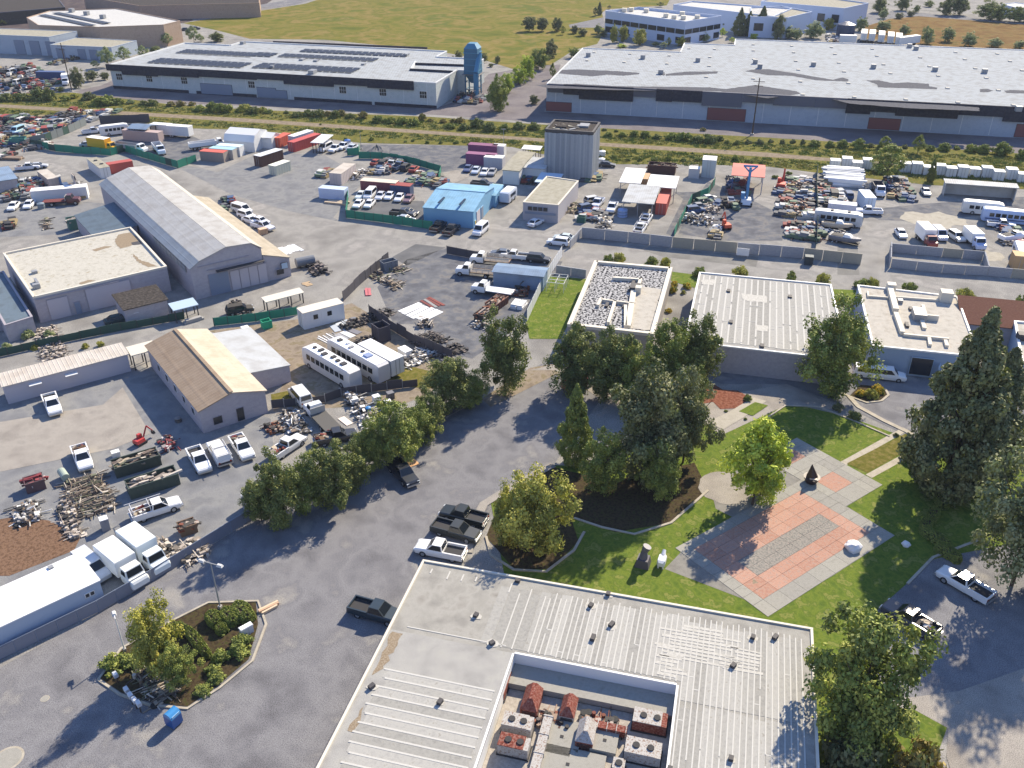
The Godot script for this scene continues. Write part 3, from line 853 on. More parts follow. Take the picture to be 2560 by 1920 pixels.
# ---------------------------------------------------------------- fences
func fence(called: String, label: String, pts: Array, h: float, m: Material, post: Material, o := {}) -> Node3D:
	var t := thing(called, label, o.get("cat", "fence"), pts[0], pts[1], 0, o.get("group", ""))
	var step: float = o.get("step", 3.0)
	var th: float = o.get("thick", 0.05)
	for i in range(0, pts.size() - 2, 2):
		var a := Vector2(pts[i], pts[i + 1])
		var b := Vector2(pts[i + 2], pts[i + 3])
		var n := int(maxf(1, round(a.distance_to(b) / step)))
		var d := (b - a).normalized()
		for k in n:
			var p := a.lerp(b, float(k) / n)
			var q := a.lerp(b, float(k + 1) / n)
			if o.get("posts", true): wbox(t, "post", p.x, (h + 0.1) * 0.5, p.y, Vector3(0.09, h + 0.1, 0.09), 0, post)
			var hh: float = h * (1.0 + rng.randf_range(-1, 1) * o.get("uneven", 0.03))
			var c := (p + q) * 0.5
			var y0: float = o.get("gap", 0.05)
			var mm: Material = m
			if o.has("alt") and rng.randf() < 0.3: mm = o.alt
			wbox(t, "panel", c.x, y0 + (hh - y0) * 0.5, c.y, Vector3(p.distance_to(q) - 0.1, hh - y0, th), rad_to_deg(atan2(d.y, d.x)) + rng.randf_range(-1, 1) * o.get("sway", 1.0), mm)
			if o.get("rail", false): wbox(t, "rail", c.x, h + 0.06, c.y, Vector3(p.distance_to(q), 0.06, 0.06), rad_to_deg(atan2(d.y, d.x)), post)
	return t

# ---------------------------------------------------------------- clutter
const SCRAP := {"rust": ["6b3a28", "82503a", "4a342c", "8f7a68", "5c5450", "3a3534", "a3968a"], "mix": ["7a746d", "54504c", "aaa59e", "3c3a3c", "6f5242", "c9c5be", "4d5a6b", "8d3b33", "46433f"],
	"white": ["d5d2cc", "b5b1aa", "8f8c88", "d9d7d2", "6b6763", "44423f", "7d6d5c"], "wood": ["7a6b5a", "8d8070", "5c5148", "a39683", "4a443f", "b8b0a2", "6c6e55"], "dark": ["2d2b2c", "3e3a39", "514a46", "65605c", "262425", "7b706a"],
	"stone": ["a0958a", "877c71", "b5aa9d", "6d645b", "c2b8ab"], "maroon": ["6e2f33", "87393d", "4f2528", "8e8682", "3c3234", "b7aeaa"]}

func heap(label: String, x: float, z: float, az: float, lx: float, lz: float, h: float, kind: String, o := {}) -> Node3D:
	var t := thing(o.get("called", "scrap_heap"), label, o.get("cat", "scrap heap"), x, z, az, "", o.get("y", 0.0))
	t.set_meta("kind", "stuff")
	rng.seed = hash(label) + 5
	var b := MB.new()
	var s := 0.6 if z > -150.0 else 0.85
	var count := int(clampf(lx * lz * o.get("density", 3.2) / (s * s), 30, 700))
	var pal: Array = SCRAP[kind]
	for i in count:
		b.col = Color.html(pal[rng.randi() % pal.size()]).srgb_to_linear()
		var px := rnd(-0.5, 0.5) * lx
		var pz := rnd(-0.5, 0.5) * lz
		var e := 1.0 - pow(maxf(absf(px) / (lx * 0.5), absf(pz) / (lz * 0.5)), 3.0) * 0.7
		var y := rng.randf() * rng.randf() * h * e
		var f := rng.randf()
		if kind == "wood" and i % 4: f = 0.4
		var bs := Basis.from_euler(Vector3(rnd(-0.12, 0.12), rnd(-0.3, 0.3) + (PI * 0.5 if i % 3 == 0 else 0.0), rnd(-0.12, 0.12)))
		if z < -165.0 and i % 9 == 0 and kind in ["mix", "dark", "rust", "maroon"]:   # a crushed car body
			b.col = Color.html(["7d3b36", "3f5578", "b9b9b6", "7d8084", "2b2c30", "8a7a58", "5a6e5a", "55585c"][rng.randi() % 8]).srgb_to_linear()
			b.box(Vector3(px, y * 0.5 + 0.35, pz), Vector3(1.6, 0.55, 3.7), bs)
			b.box(Vector3(px, y * 0.5 + 0.78, pz), Vector3(1.3, 0.36, 1.7), bs)
		elif f < 0.3: b.box(Vector3(px, maxf(y, 0.15), pz), Vector3(rnd(0.3, 0.9), rnd(0.25, 0.7), rnd(0.3, 1.1)) * s, bs)
		elif f < 0.52: b.box(Vector3(px, y + 0.08, pz), Vector3(rnd(0.08, 0.2) * s, rnd(0.06, 0.15) * s, rnd(0.9, 2.6)), bs)
		elif f < 0.66: b.box(Vector3(px, y + 0.12, pz), Vector3(rnd(0.5, 1.2), 0.05, rnd(0.6, 1.6)) * s, bs)
		elif f < 0.8: b.tube(Vector3(px, y * 0.6, pz), Vector3(px, y * 0.6 + 0.85 * s, pz), 0.3 * s, 0.3 * s, 9)
		elif f < 0.92:
			b.col = Color(0.02, 0.02, 0.022)
			b.tube(Vector3(px, y * 0.7, pz), Vector3(px, y * 0.7 + 0.22, pz), 0.34, 0.34, 9)
		else: b.tube(Vector3(px, y + 0.15, pz), Vector3(px, y + 0.15, pz) + bs * Vector3(rnd(1.0, 2.6), rnd(-0.1, 0.2), 0) * s, 0.12 * s, 0.12 * s, 7)
	var p := part(t, "pieces", b.mesh(), M.scrap)
	p.set_meta("kind", "stuff")
	return t

# boards or sheets lying in a stack, each board its own piece
func boards(called: String, label: String, cat: String, x: float, z: float, az: float, l: float, w: float, n: int, rows: int, cols: Array, o := {}) -> Node3D:
	var t := thing(called, label, cat, x, z, az, o.get("group", ""))
	rng.seed = hash(label)
	var th: float = o.get("thick", 0.07)
	var gapw := w / n
	for j in rows:
		for i in n:
			var m := paint(cols[rng.randi() % cols.size()], 0.7)
			var q := pbox(t, o.get("piece", "board"), Vector3(-w * 0.5 + (i + 0.5) * gapw + rnd(-0.05, 0.05), th * 0.5 + j * (th + 0.02) + 0.02, rnd(-0.2, 0.2)), Vector3(gapw * o.get("fill", 0.85), th, l * (1.0 if o.has("even") else [0.8, 0.9, 1.0][rng.randi() % 3])), m, rnd(-0.05, 0.05) * o.get("mess", 1.0))
			q.rotation.x = 0
	return t

# open bin: four slanted sides and a floor
func bin_box(called: String, label: String, cat: String, x: float, z: float, az: float, l: float, w: float, h: float, color: String, o := {}) -> Node3D:
	var t := thing(called, label, cat, x, z, az, o.get("group", ""))
	var m := paint(color, 0.7)
	for s in [-1, 1]:
		pbox(t, "side_wall", Vector3(s * (w * 0.5 - 0.05), h * 0.5, 0), Vector3(0.1, h, l), m)
		pbox(t, "end_wall", Vector3(0, h * 0.5, s * (l * 0.5 - 0.05)), Vector3(w - 0.22, h * 0.96, 0.1), m)
		for k in int(l / 0.9): pbox(t, "rib", Vector3(s * (w * 0.5 + 0.03), h * 0.5, -l * 0.5 + 0.45 + k * 0.9), Vector3(0.07, h * 0.9, 0.1), m)
		pbox(t, "rim", Vector3(s * (w * 0.5 - 0.02), h + 0.04, 0), Vector3(0.14, 0.08, l + 0.06), m)
	pbox(t, "floor", Vector3(0, 0.1, 0), Vector3(w - 0.2, 0.14, l - 0.2), dark)
	if o.has("fill"):
		rng.seed = hash(label)
		var b := MB.new()
		for i in 40:
			b.col = Color.html(SCRAP[o.fill][rng.randi() % SCRAP[o.fill].size()]).srgb_to_linear()
			b.box(Vector3(rnd(-0.5, 0.5) * (w - 0.5), h * rnd(0.5, 0.95) + 0.1, rnd(-0.5, 0.5) * (l - 0.6)), Vector3(rnd(0.1, 0.5), rnd(0.06, 0.3), rnd(0.4, 2.2)), Basis.from_euler(Vector3(rnd(-0.2, 0.2), rnd(-0.6, 0.6), rnd(-0.2, 0.2))))
		var p := part(t, "contents", b.mesh(), M.scrap)
		p.set_meta("kind", "stuff")
	if o.has("lid"): pbox(t, "lid", Vector3(0, h + 0.1, 0), Vector3(w, 0.07, l), paint(o.lid, 0.6))
	return t

# upright tank, drum or tote
func tank(called: String, label: String, cat: String, x: float, z: float, r: float, h: float, color: String, o := {}) -> Node3D:
	var t := thing(called, label, cat, x, z, o.get("az", 0.0), o.get("group", ""))
	if o.get("lying", false):
		part(t, "shell", cached("tkl%.2f_%.2f" % [r, h], func(b): b.tube(Vector3(0, r + 0.25, -h * 0.5), Vector3(0, r + 0.25, h * 0.5), r, r, 16)), paint(color, 0.5))
		for s in [-1, 1]: pbox(t, "saddle", Vector3(0, 0.25, s * h * 0.32), Vector3(r * 1.5, 0.5, 0.2), dark)
		return t
	part(t, "shell", cached("tku%.2f_%.2f" % [r, h], func(b): b.tube(Vector3.ZERO, Vector3(0, h, 0), r, r, 16)), paint(color, 0.5))
	part(t, "lid", cached("tkc%.2f_%.2f" % [r, h], func(b): b.tube(Vector3(0, h, 0), Vector3(0, h + r * 0.28, 0), r, r * 0.25, 16)), paint(o.get("lid", color), 0.5))
	for k in 2: part(t, "hoop", cached("tkh%.2f" % r, func(b): b.tube(Vector3.ZERO, Vector3(0, 0.06, 0), r + 0.03, r + 0.03, 16)), dark, Vector3(0, h * (0.3 + 0.4 * k), 0))
	return t

# excavator or loader: tracks, cab, boom
func digger(label: String, x: float, z: float, az: float, s: float, color: String, o := {}) -> Node3D:
	var t := thing(o.get("called", "excavator"), label, o.get("cat", "excavator"), x, z, az)
	var m := paint(color, 0.5)
	for k in [-1, 1]:
		part(t, "track", cached("trk%.1f" % s, func(b): b.frustum(0.0, 0.25 * s, -1.1 * s, 1.1 * s, 0.7 * s, 0.25 * s, -1.4 * s, 1.4 * s)), dark, Vector3(k * 0.85 * s, 0, 0))
	part(t, "house", cached("dgh%.1f" % s, func(b): b.frustum(0.75 * s, 1.0 * s, -0.9 * s, 1.5 * s, 1.6 * s, 0.9 * s, -0.8 * s, 1.4 * s)), m)
	part(t, "cab", cached("dgc%.1f" % s, func(b): b.frustum(1.2 * s, 0.42 * s, -0.7 * s, 0.5 * s, 2.5 * s, 0.36 * s, -0.5 * s, 0.4 * s)), m, Vector3(-0.5 * s, 0, -0.3 * s))
	pbox(t, "cab_window", Vector3(-0.5 * s, 2.0 * s, -0.92 * s), Vector3(0.6 * s, 0.7 * s, 0.1), glass)
	var b := MB.new()
	b.tube(Vector3(0.2, 1.4, -0.9) * s, Vector3(0.2, 3.9, -2.4) * s, 0.24 * s, 0.2 * s, 6)
	part(t, "boom", b.mesh(), m)
	b = MB.new()
	b.tube(Vector3(0.2, 3.9, -2.4) * s, Vector3(0.2, 1.9, -3.8) * s, 0.2 * s, 0.13 * s, 6)
	part(t, "arm", b.mesh(), m)
	b = MB.new()
	b.frustum(0.9 * s, 0.4 * s, -4.3 * s, -3.6 * s, 1.8 * s, 0.4 * s, -4.0 * s, -3.5 * s)
	part(t, "bucket", b.mesh(), dark, Vector3(0.2 * s, 0, 0))
	return t

# a crane with an upright lattice or jib
func pole(called: String, label: String, cat: String, x: float, z: float, h: float, m: Material, o := {}) -> Node3D:
	var t := thing(called, label, cat, x, z, o.get("az", 0.0), o.get("group", ""))
	var r: float = o.get("r", 0.14)
	part(t, "pole", cached("pl%.1f_%.2f" % [h, r], func(b): b.tube(Vector3.ZERO, Vector3(0, h, 0), r, r * 0.65, 8)), m)
	pbox(t, "base", Vector3(0, 0.2, 0), Vector3(r * 4, 0.4, r * 4), paint("a8a49d", 0.9))
	for q in o.get("arms", []): pbox(t, "crossarm", Vector3(0, q[0], 0), Vector3(q[1], 0.14, 0.12), m)
	for q in o.get("heads", []):
		pbox(t, "arm", Vector3(q * 0.5, h - 0.05, 0), Vector3(absf(q), 0.08, 0.08), m)
		part(t, "lamp_head", cached("lamph", func(b): b.frustum(-0.12, 0.2, -0.35, 0.35, 0.12, 0.12, -0.25, 0.25)), paint("c9c9c7", 0.4), Vector3(q, h, 0), PI / 2)
	return t

func solar(t: Node3D, x: float, y: float, z: float, w: float, d: float) -> void:
	var o := wbox(t, "solar_panel", x, y, z, Vector3(w, 0.06, d), 14.9, M.solar)
	o.rotation.x = 0.12

func solar_grid(t: Node3D, x: float, y: float, z: float, nx: int, nz: int, d: Array, w: float, l: float) -> void:
	for i in nx:
		for j in nz: solar(t, x + d[0] * i + d[2] * j, y, z + d[1] * i + d[3] * j, w, l)

# many boxes of one kind on a thing, alike in y, height and az: x, z, size x, size z each
func wbs(t: Node3D, called: String, m: Material, y: float, sy: float, az: float, a: Array) -> void:
	for i in range(0, a.size(), 4): wbox(t, called, a[i], y, a[i + 1], Vector3(a[i + 2], sy, a[i + 3]), az, m)

# shrubs that share a label and a group: tone, x, z, height, radius each
func shrubs(label: String, group: String, a: Array) -> void:
	for i in range(0, a.size(), 5): tree("bush", a[i], a[i + 1], a[i + 2], a[i + 3] * (0.75 + 0.2 * ((i / 5) % 4)), a[i + 4] * (0.85 + 0.13 * ((i / 5) % 3)), label, group)

func panes(t: Node3D, called: String, glassy: Material, frame: Material, bars: int, a: Array) -> void:
	for i in range(0, a.size(), 6): pane(t, called, a[i], a[i + 1], a[i + 2], a[i + 3], a[i + 4], a[i + 5], glassy, frame, bars)

func mound(x: float, z: float, rx: float, rz: float, h: float, label: String) -> void:
	var t := thing("gravel_mound", label, "mound", x, z, 100)
	rng.seed = 41
	var b := MB.new()
	var rows := []
	for i in 7:
		var row := []
		for j in 18:
			var u := i / 6.0
			var k := 1.0 + rnd(-0.12, 0.12)
			row.append(Vector3(cos(TAU * j / 18) * u * rx * k, h * maxf(0.0, 1.0 - u) * (1.0 + 0.25 * sin(j * 1.1)) * k - 0.01, sin(TAU * j / 18) * u * rz * k))
		rows.append(row)
	for i in 6:
		for j in 18: b.quad(rows[i][j], rows[i][(j + 1) % 18], rows[i + 1][(j + 1) % 18], rows[i + 1][j])
	part(t, "gravel", b.mesh(), M.dgrav)

# wrecked cars standing in rows: kind, x, z, az, colour, colour word each
func wrecks(place: String, group: String, a: Array) -> void:
	var seen := {}
	for i in range(0, a.size(), 6):
		var k: int = seen.get(a[i + 5], 0)
		seen[a[i + 5]] = k + 1
		car(a[i], a[i + 1], a[i + 2], a[i + 3], a[i + 4], "%s %s wreck %s" % [["first", "second", "third", "fourth", "fifth"][k % 5], a[i + 5], place], group, {"far": 1, "dull": 1})

func hvac(kind: String, label: String, x: float, y: float, z: float, az: float, s: Vector3, color: String, top: String) -> void:
	var t := thing("duct_run" if kind == "duct" else ("equipment_plinth" if kind == "slab" else "air_handler"), label, "duct" if kind == "duct" else ("plinth" if kind == "slab" else "air unit"), x, z, az, "", y)
	var m: Material = M.unit_white if Color.html(color).g > 0.5 else M.unit_rust
	var c: Material = M.unit_white if Color.html(top).g > 0.5 else M.unit_rust
	if kind == "slab": m = M.paver_mid
	if kind == "hood":
		pbox(t, "housing", Vector3(0, s.y * 0.3, 0), Vector3(s.x, s.y * 0.6, s.z), m)
		var b := MB.new()
		b.frustum(s.y * 0.6, s.x * 0.52, -s.z * 0.52, s.z * 0.52, s.y, s.x * 0.12, -s.z * 0.5, s.z * 0.2)
		part(t, "hood", b.mesh(), c)
		for i in 4: pbox(t, "louvre", Vector3(0, s.y * (0.14 + 0.1 * i), s.z * 0.5 + 0.02), Vector3(s.x * 0.8, 0.05, 0.06), dark)
	elif kind == "box":
		pbox(t, "housing", Vector3(0, s.y * 0.5, 0), Vector3(s.x, s.y, s.z), m)
		pbox(t, "cover", Vector3(0, s.y + 0.04, s.z * 0.08), Vector3(s.x + 0.06, 0.08, s.z * 0.84), c)
		for k in (2 if s.z > 1.5 else 1):
			part(t, "fan", cached("hfan", func(b): b.tube(Vector3.ZERO, Vector3(0, 0.12, 0), 0.3, 0.3, 12)), dark, Vector3(0, s.y + 0.07, (k - 0.5) * s.z * 0.4 if s.z > 1.5 else 0.0))
		pbox(t, "skid", Vector3(0, 0.06, 0), Vector3(s.x + 0.2, 0.12, s.z + 0.2), dark)
		for i in 3: pbox(t, "louvre", Vector3(0, s.y * (0.3 + 0.2 * i), s.z * 0.5 + 0.02), Vector3(s.x * 0.8, 0.08, 0.05), dark)
	elif kind == "duct":
		pbox(t, "duct", Vector3(0, s.y * 0.5 + 0.12, 0), Vector3(s.x, s.y, s.z), m)
		for i in 4: pbox(t, "support", Vector3(0, 0.07, lerpf(-0.4, 0.4, i / 3.0) * s.z), Vector3(s.x + 0.3, 0.14, 0.15), dark)
		for i in 5: pbox(t, "flange", Vector3(0, s.y * 0.5 + 0.12, lerpf(-0.48, 0.48, i / 4.0) * s.z), Vector3(s.x + 0.1, s.y + 0.1, 0.07), c)
	else:
		pbox(t, "plinth", Vector3(0, s.y * 0.5, 0), s, m)
		pbox(t, "drain", Vector3(0, s.y + 0.01, 0), Vector3(0.3, 0.03, 0.3), dark)

func dust_collector(x: float, z: float, az: float) -> void:
	var t := thing("dust_collector", "tall blue dust collector at the end of solar roofed warehouse", "dust collector", x, z, az)
	var bl := paint("2f6480", 0.6)
	var b2 := paint("3c7896", 0.6)
	for sx in [-1, 1]:
		for sz in [-1, 1]: pbox(t, "leg", Vector3(sx * 2.1, 3.5, sz * 2.1), Vector3(0.4, 7, 0.4), bl)
	for y in [2.5, 5.0]:
		for s in [-1, 1]:
			pbox(t, "brace", Vector3(0, y, s * 2.1), Vector3(4.2, 0.2, 0.2), bl); pbox(t, "brace", Vector3(s * 2.1, y, 0), Vector3(0.2, 0.2, 4.2), bl)
	var b := MB.new()
	b.frustum(4.4, 0.6, -0.6, 0.6, 7.6, 2.4, -2.4, 2.4)
	part(t, "hopper", b.mesh(), bl)
	b = MB.new()
	b.frustum(7.6, 2.5, -2.5, 2.5, 15.6, 2.3, -2.3, 2.3)
	part(t, "housing", b.mesh(), bl)
	b = MB.new()
	b.frustum(15.6, 2.4, -2.4, 2.4, 17.2, 1.6, -1.2, 1.2)
	part(t, "cap", b.mesh(), b2)
	b = MB.new()
	b.tube(Vector3(0.6, 14, -2.6), Vector3(5.2, 8.5, -2.6), 0.9, 0.9, 10)
	b.tube(Vector3(5.2, 8.5, -2.6), Vector3(5.2, 0, -2.6), 0.9, 0.9, 10)
	part(t, "duct", b.mesh(), b2)
	b = MB.new()
	b.tube(Vector3(-1.2, 14.5, 2.5), Vector3(-1.2, 8.2, 2.9), 0.5, 0.5, 8)
	part(t, "drop_pipe", b.mesh(), paint("8d8a86", 0.6))
	for k in 4: pbox(t, "rib", Vector3(0, 8.6 + k * 1.9, 0), Vector3(5.15, 0.22, 5.15), b2)
	pbox(t, "platform", Vector3(0, 7.4, 0), Vector3(6.2, 0.15, 6.2), paint("6d6a6a", 0.7))

func silo_tower(x: float, z: float, az: float, w: float, d: float, h: float) -> void:
	var t := thing("grain_tower", "tall windowless grey tower of streaked corrugated sheets", "tower", x, z, az - 90)
	var ms := [M.tower0, M.tower1, M.tower2, M.tower3]
	rng.seed = 77
	pbox(t, "core", Vector3(0, h * 0.5, 0), Vector3(w - 0.3, h - 0.2, d - 0.3), M.darkmetal)
	for s in [-1, 1]:
		for i in 26:
			var ww := w / 26.0
			pbox(t, "cladding_sheet", Vector3(-w * 0.5 + (i + 0.5) * ww, h * 0.5 - 0.2, s * (d * 0.5 - 0.06 + (0.05 if i % 2 else 0.0))), Vector3(ww - 0.03, h - 0.5 + rnd(-0.1, 0.2), 0.12), ms[rng.randi() % 4])
		for i in 22:
			var ww := d / 22.0
			pbox(t, "cladding_sheet", Vector3(s * (w * 0.5 - 0.06 + (0.05 if i % 2 else 0.0)), h * 0.5 - 0.2, -d * 0.5 + (i + 0.5) * ww), Vector3(0.12, h - 0.5 + rnd(-0.1, 0.2), ww - 0.03), ms[rng.randi() % 4])
	for s in [-1, 1]:
		pbox(t, "roof_beam", Vector3(0, h + 0.1, s * (d * 0.5 - 0.3)), Vector3(w, 0.6, 0.5), M.darkmetal)
		pbox(t, "roof_beam", Vector3(s * (w * 0.5 - 0.25), h + 0.1, 0), Vector3(0.5, 0.6, d - 1.2), M.darkmetal)
	pbox(t, "roof_deck", Vector3(0, h - 0.05, 0), Vector3(w - 1.0, 0.2, d - 1.2), M.darkroof)
	for i in 9:
		pbox(t, "roof_plank", Vector3(rnd(-4, 4), h + 0.12, rnd(-3.4, 3.4)), Vector3(rnd(0.3, 0.8), 0.12, rnd(1.5, 3.6)), [M.darkmetal, M.creamroof2, M.greymetal][i % 3], rnd(0, 3))
	pbox(t, "roof_hatch", Vector3(-2.6, h + 0.3, 1.2), Vector3(2.6, 0.5, 2.4), M.darkroof)
	pbox(t, "roof_hatch", Vector3(2.6, h + 0.3, -1.2), Vector3(2.4, 0.4, 3.0), M.greymetal)

func limo(x: float, z: float, az: float, label: String) -> void:
	var t := thing("limousine", label, "car", x, z, az)
	var body := paint("e2e2e0", 0.22)
	part(t, "body", cached("limo", func(b):
		b.loft([[-3.9, 0.4, 0.75, 0.78], [-3.7, 0.3, 0.95, 0.93], [-2.6, 0.28, 1.1, 0.97], [3.4, 0.28, 1.1, 0.97], [3.8, 0.4, 1.0, 0.9]])
		b.frustum(1.06, 0.9, -2.7, 3.75, 1.85, 0.76, -2.0, 3.5)), body)
	glaze(t, "limo", 1.12, 0.9, -2.7, 3.75, 1.85, 0.76, -2.0, 3.5)
	for s in [-1, 1]:
		wheel(t, s * 0.86, -2.8, 0.36); wheel(t, s * 0.86, 2.7, 0.36)
	lights(t, -3.85, 3.8, 0.8, 0.66)

func boat(x: float, z: float, az: float, label: String, color: String) -> void:
	var t := thing("trailer_boat", label, "boat", x, z, az)
	part(t, "hull", cached("hull", func(b):
		b.loft([[-3.4, 1.15, 1.55, 0.1], [-2.4, 0.8, 1.55, 0.75], [-0.8, 0.6, 1.5, 1.1], [2.2, 0.55, 1.45, 1.15], [3.0, 0.6, 1.45, 1.1]])), paint(color, 0.4))
	pbox(t, "cockpit", Vector3(0, 1.5, 1.2), Vector3(1.6, 0.08, 2.8), dark)
	part(t, "cuddy", cached("cuddy", func(b): b.frustum(1.45, 0.85, -1.6, 0.2, 2.0, 0.6, -1.0, 0.0)), paint("e6e4de", 0.4))
	pbox(t, "windscreen", Vector3(0, 1.9, 0.12), Vector3(1.3, 0.35, 0.06), glass)
	pbox(t, "trailer_frame", Vector3(0, 0.45, 0), Vector3(1.3, 0.12, 6.2), dark)
	for s in [-1, 1]: wheel(t, s * 0.9, 1.2, 0.32)

func jib_crane(x: float, z: float, az: float) -> void:
	var t := thing("jib_crane", "blue mobile crane with white base in the scrap machine yard", "crane", x, z, az)
	var bl := paint("4a86b4", 0.5)
	part(t, "base", cached("jbase", func(b): b.frustum(0.4, 1.3, -1.6, 1.6, 1.5, 1.0, -1.2, 1.2)), paint("d5dade", 0.5))
	for s in [-1, 1]:
		wheel(t, s * 1.1, -1.1, 0.5, 0.4); wheel(t, s * 1.1, 1.1, 0.5, 0.4)
	part(t, "mast", cached("jmast", func(b): b.box(Vector3(0, 5.0, 0), Vector3(0.55, 7.4, 0.55))), bl)
	part(t, "jib", cached("jjib", func(b):
		b.tube(Vector3(-1.6, 9.0, 0), Vector3(1.6, 9.0, 0), 0.25, 0.25, 6)
		b.tube(Vector3(-1.5, 9.0, 0), Vector3(0, 7.6, 0), 0.15, 0.2, 6)
		b.tube(Vector3(1.5, 9.0, 0), Vector3(0, 7.6, 0), 0.15, 0.2, 6)), bl)
	pbox(t, "cab", Vector3(0.9, 2.2, 0), Vector3(0.9, 1.4, 1.2), bl)

func trellis(x: float, z: float, az: float, label: String) -> void:
	var t := thing("climbing_frame", label, "climbing frame", x, z, az)
	for i in 4:
		for j in 3:
			pbox(t, "upright", Vector3(-2.1 + i * 1.4, 0.9, -1.6 + j * 1.6), Vector3(0.07, 1.8, 0.07), M.palewhite)
	for j in 3: pbox(t, "rail", Vector3(0, 1.83, -1.6 + j * 1.6), Vector3(4.3, 0.07, 0.07), M.palewhite)
	for i in 4: pbox(t, "rail", Vector3(-2.1 + i * 1.4, 1.9, 0), Vector3(0.07, 0.07, 3.3), M.palewhite)

func banner(x: float, z: float, az: float, label: String) -> void:
	var t := thing("notice_board", label, "sign", x, z, az)
	pbox(t, "board", Vector3(0, 1.1, -0.2), Vector3(2.4, 1.5, 0.08), M.white)
	for s in [-1, 1]: pbox(t, "leg", Vector3(s * 1.0, 0.6, -0.12), Vector3(0.08, 1.2, 0.08), M.greymetal)

func hedge(x: float, z: float, az: float, rx: float, lz: float, h: float, label: String) -> void:
	var t := thing("clipped_hedge", label, "hedge", x, z, az)
	var c := part(t, "foliage", crown("hedge", 0, GREENS.mid), leafmat())
	c.scale = Vector3(rx, h, lz)
	pbox(t, "stems", Vector3(0, h * 0.35, 0), Vector3(rx * 1.1, h * 0.7, lz * 1.6), M.bark)

func mailbox(x: float, z: float, az: float, label: String) -> void:
	var t := thing("mailbox", label, "mailbox", x, z, az, "mailboxes on the island")
	pbox(t, "post", Vector3(0, 0.5, 0), Vector3(0.1, 1.0, 0.1), M.bark)
	part(t, "box", cached("mbx", func(b): b.loft([[-0.28, 1.0, 1.42, 0.2], [0.28, 1.0, 1.42, 0.2]])), M.palewhite)
	pbox(t, "door", Vector3(0, 1.2, -0.29), Vector3(0.34, 0.36, 0.03), paint("b5b8bd", 0.5))

func postbox(x: float, z: float, az: float, label: String) -> void:
	var t := thing("collection_box", label, "mailbox", x, z, az)
	var bl := paint("234f8e", 0.35)
	for sx in [-1, 1]:
		for sz in [-1, 1]: pbox(t, "leg", Vector3(sx * 0.42, 0.12, sz * 0.42), Vector3(0.1, 0.24, 0.1), bl)
	pbox(t, "body", Vector3(0, 0.75, 0), Vector3(1.1, 1.05, 1.1), bl)
	part(t, "domed_top", cached("pdome", func(b):
		for i in 6:
			var a0 := PI * i / 6.0
			var a1 := PI * (i + 1) / 6.0
			b.hexa([Vector3(-0.55, 1.28, -cos(a0) * 0.55), Vector3(0.55, 1.28, -cos(a0) * 0.55), Vector3(0.55, 1.28, -cos(a1) * 0.55), Vector3(-0.55, 1.28, -cos(a1) * 0.55), Vector3(-0.55, 1.28 + sin(a0) * 0.5, -cos(a0) * 0.55), Vector3(0.55, 1.28 + sin(a0) * 0.5, -cos(a0) * 0.55), Vector3(0.55, 1.28 + sin(a1) * 0.5, -cos(a1) * 0.55), Vector3(-0.55, 1.28 + sin(a1) * 0.5, -cos(a1) * 0.55)])), paint("3a7fb5", 0.35))
	pbox(t, "hatch", Vector3(0, 1.45, -0.5), Vector3(0.8, 0.25, 0.06), paint("8fb7d6", 0.4))

func manhole(x: float, z: float, r: float, label: String) -> void:
	var t := thing("manhole_cover", label, "manhole", x, z)
	part(t, "ring", cached("mhr%.1f" % r, func(b): b.tube(Vector3(0, 0.0, 0), Vector3(0, 0.02, 0), r, r, 24)), M.curb)
	part(t, "lid", cached("mhl%.1f" % r, func(b): b.tube(Vector3(0, 0.0, 0), Vector3(0, 0.03, 0), r * 0.85, r * 0.85, 24)), M.paver_mid)

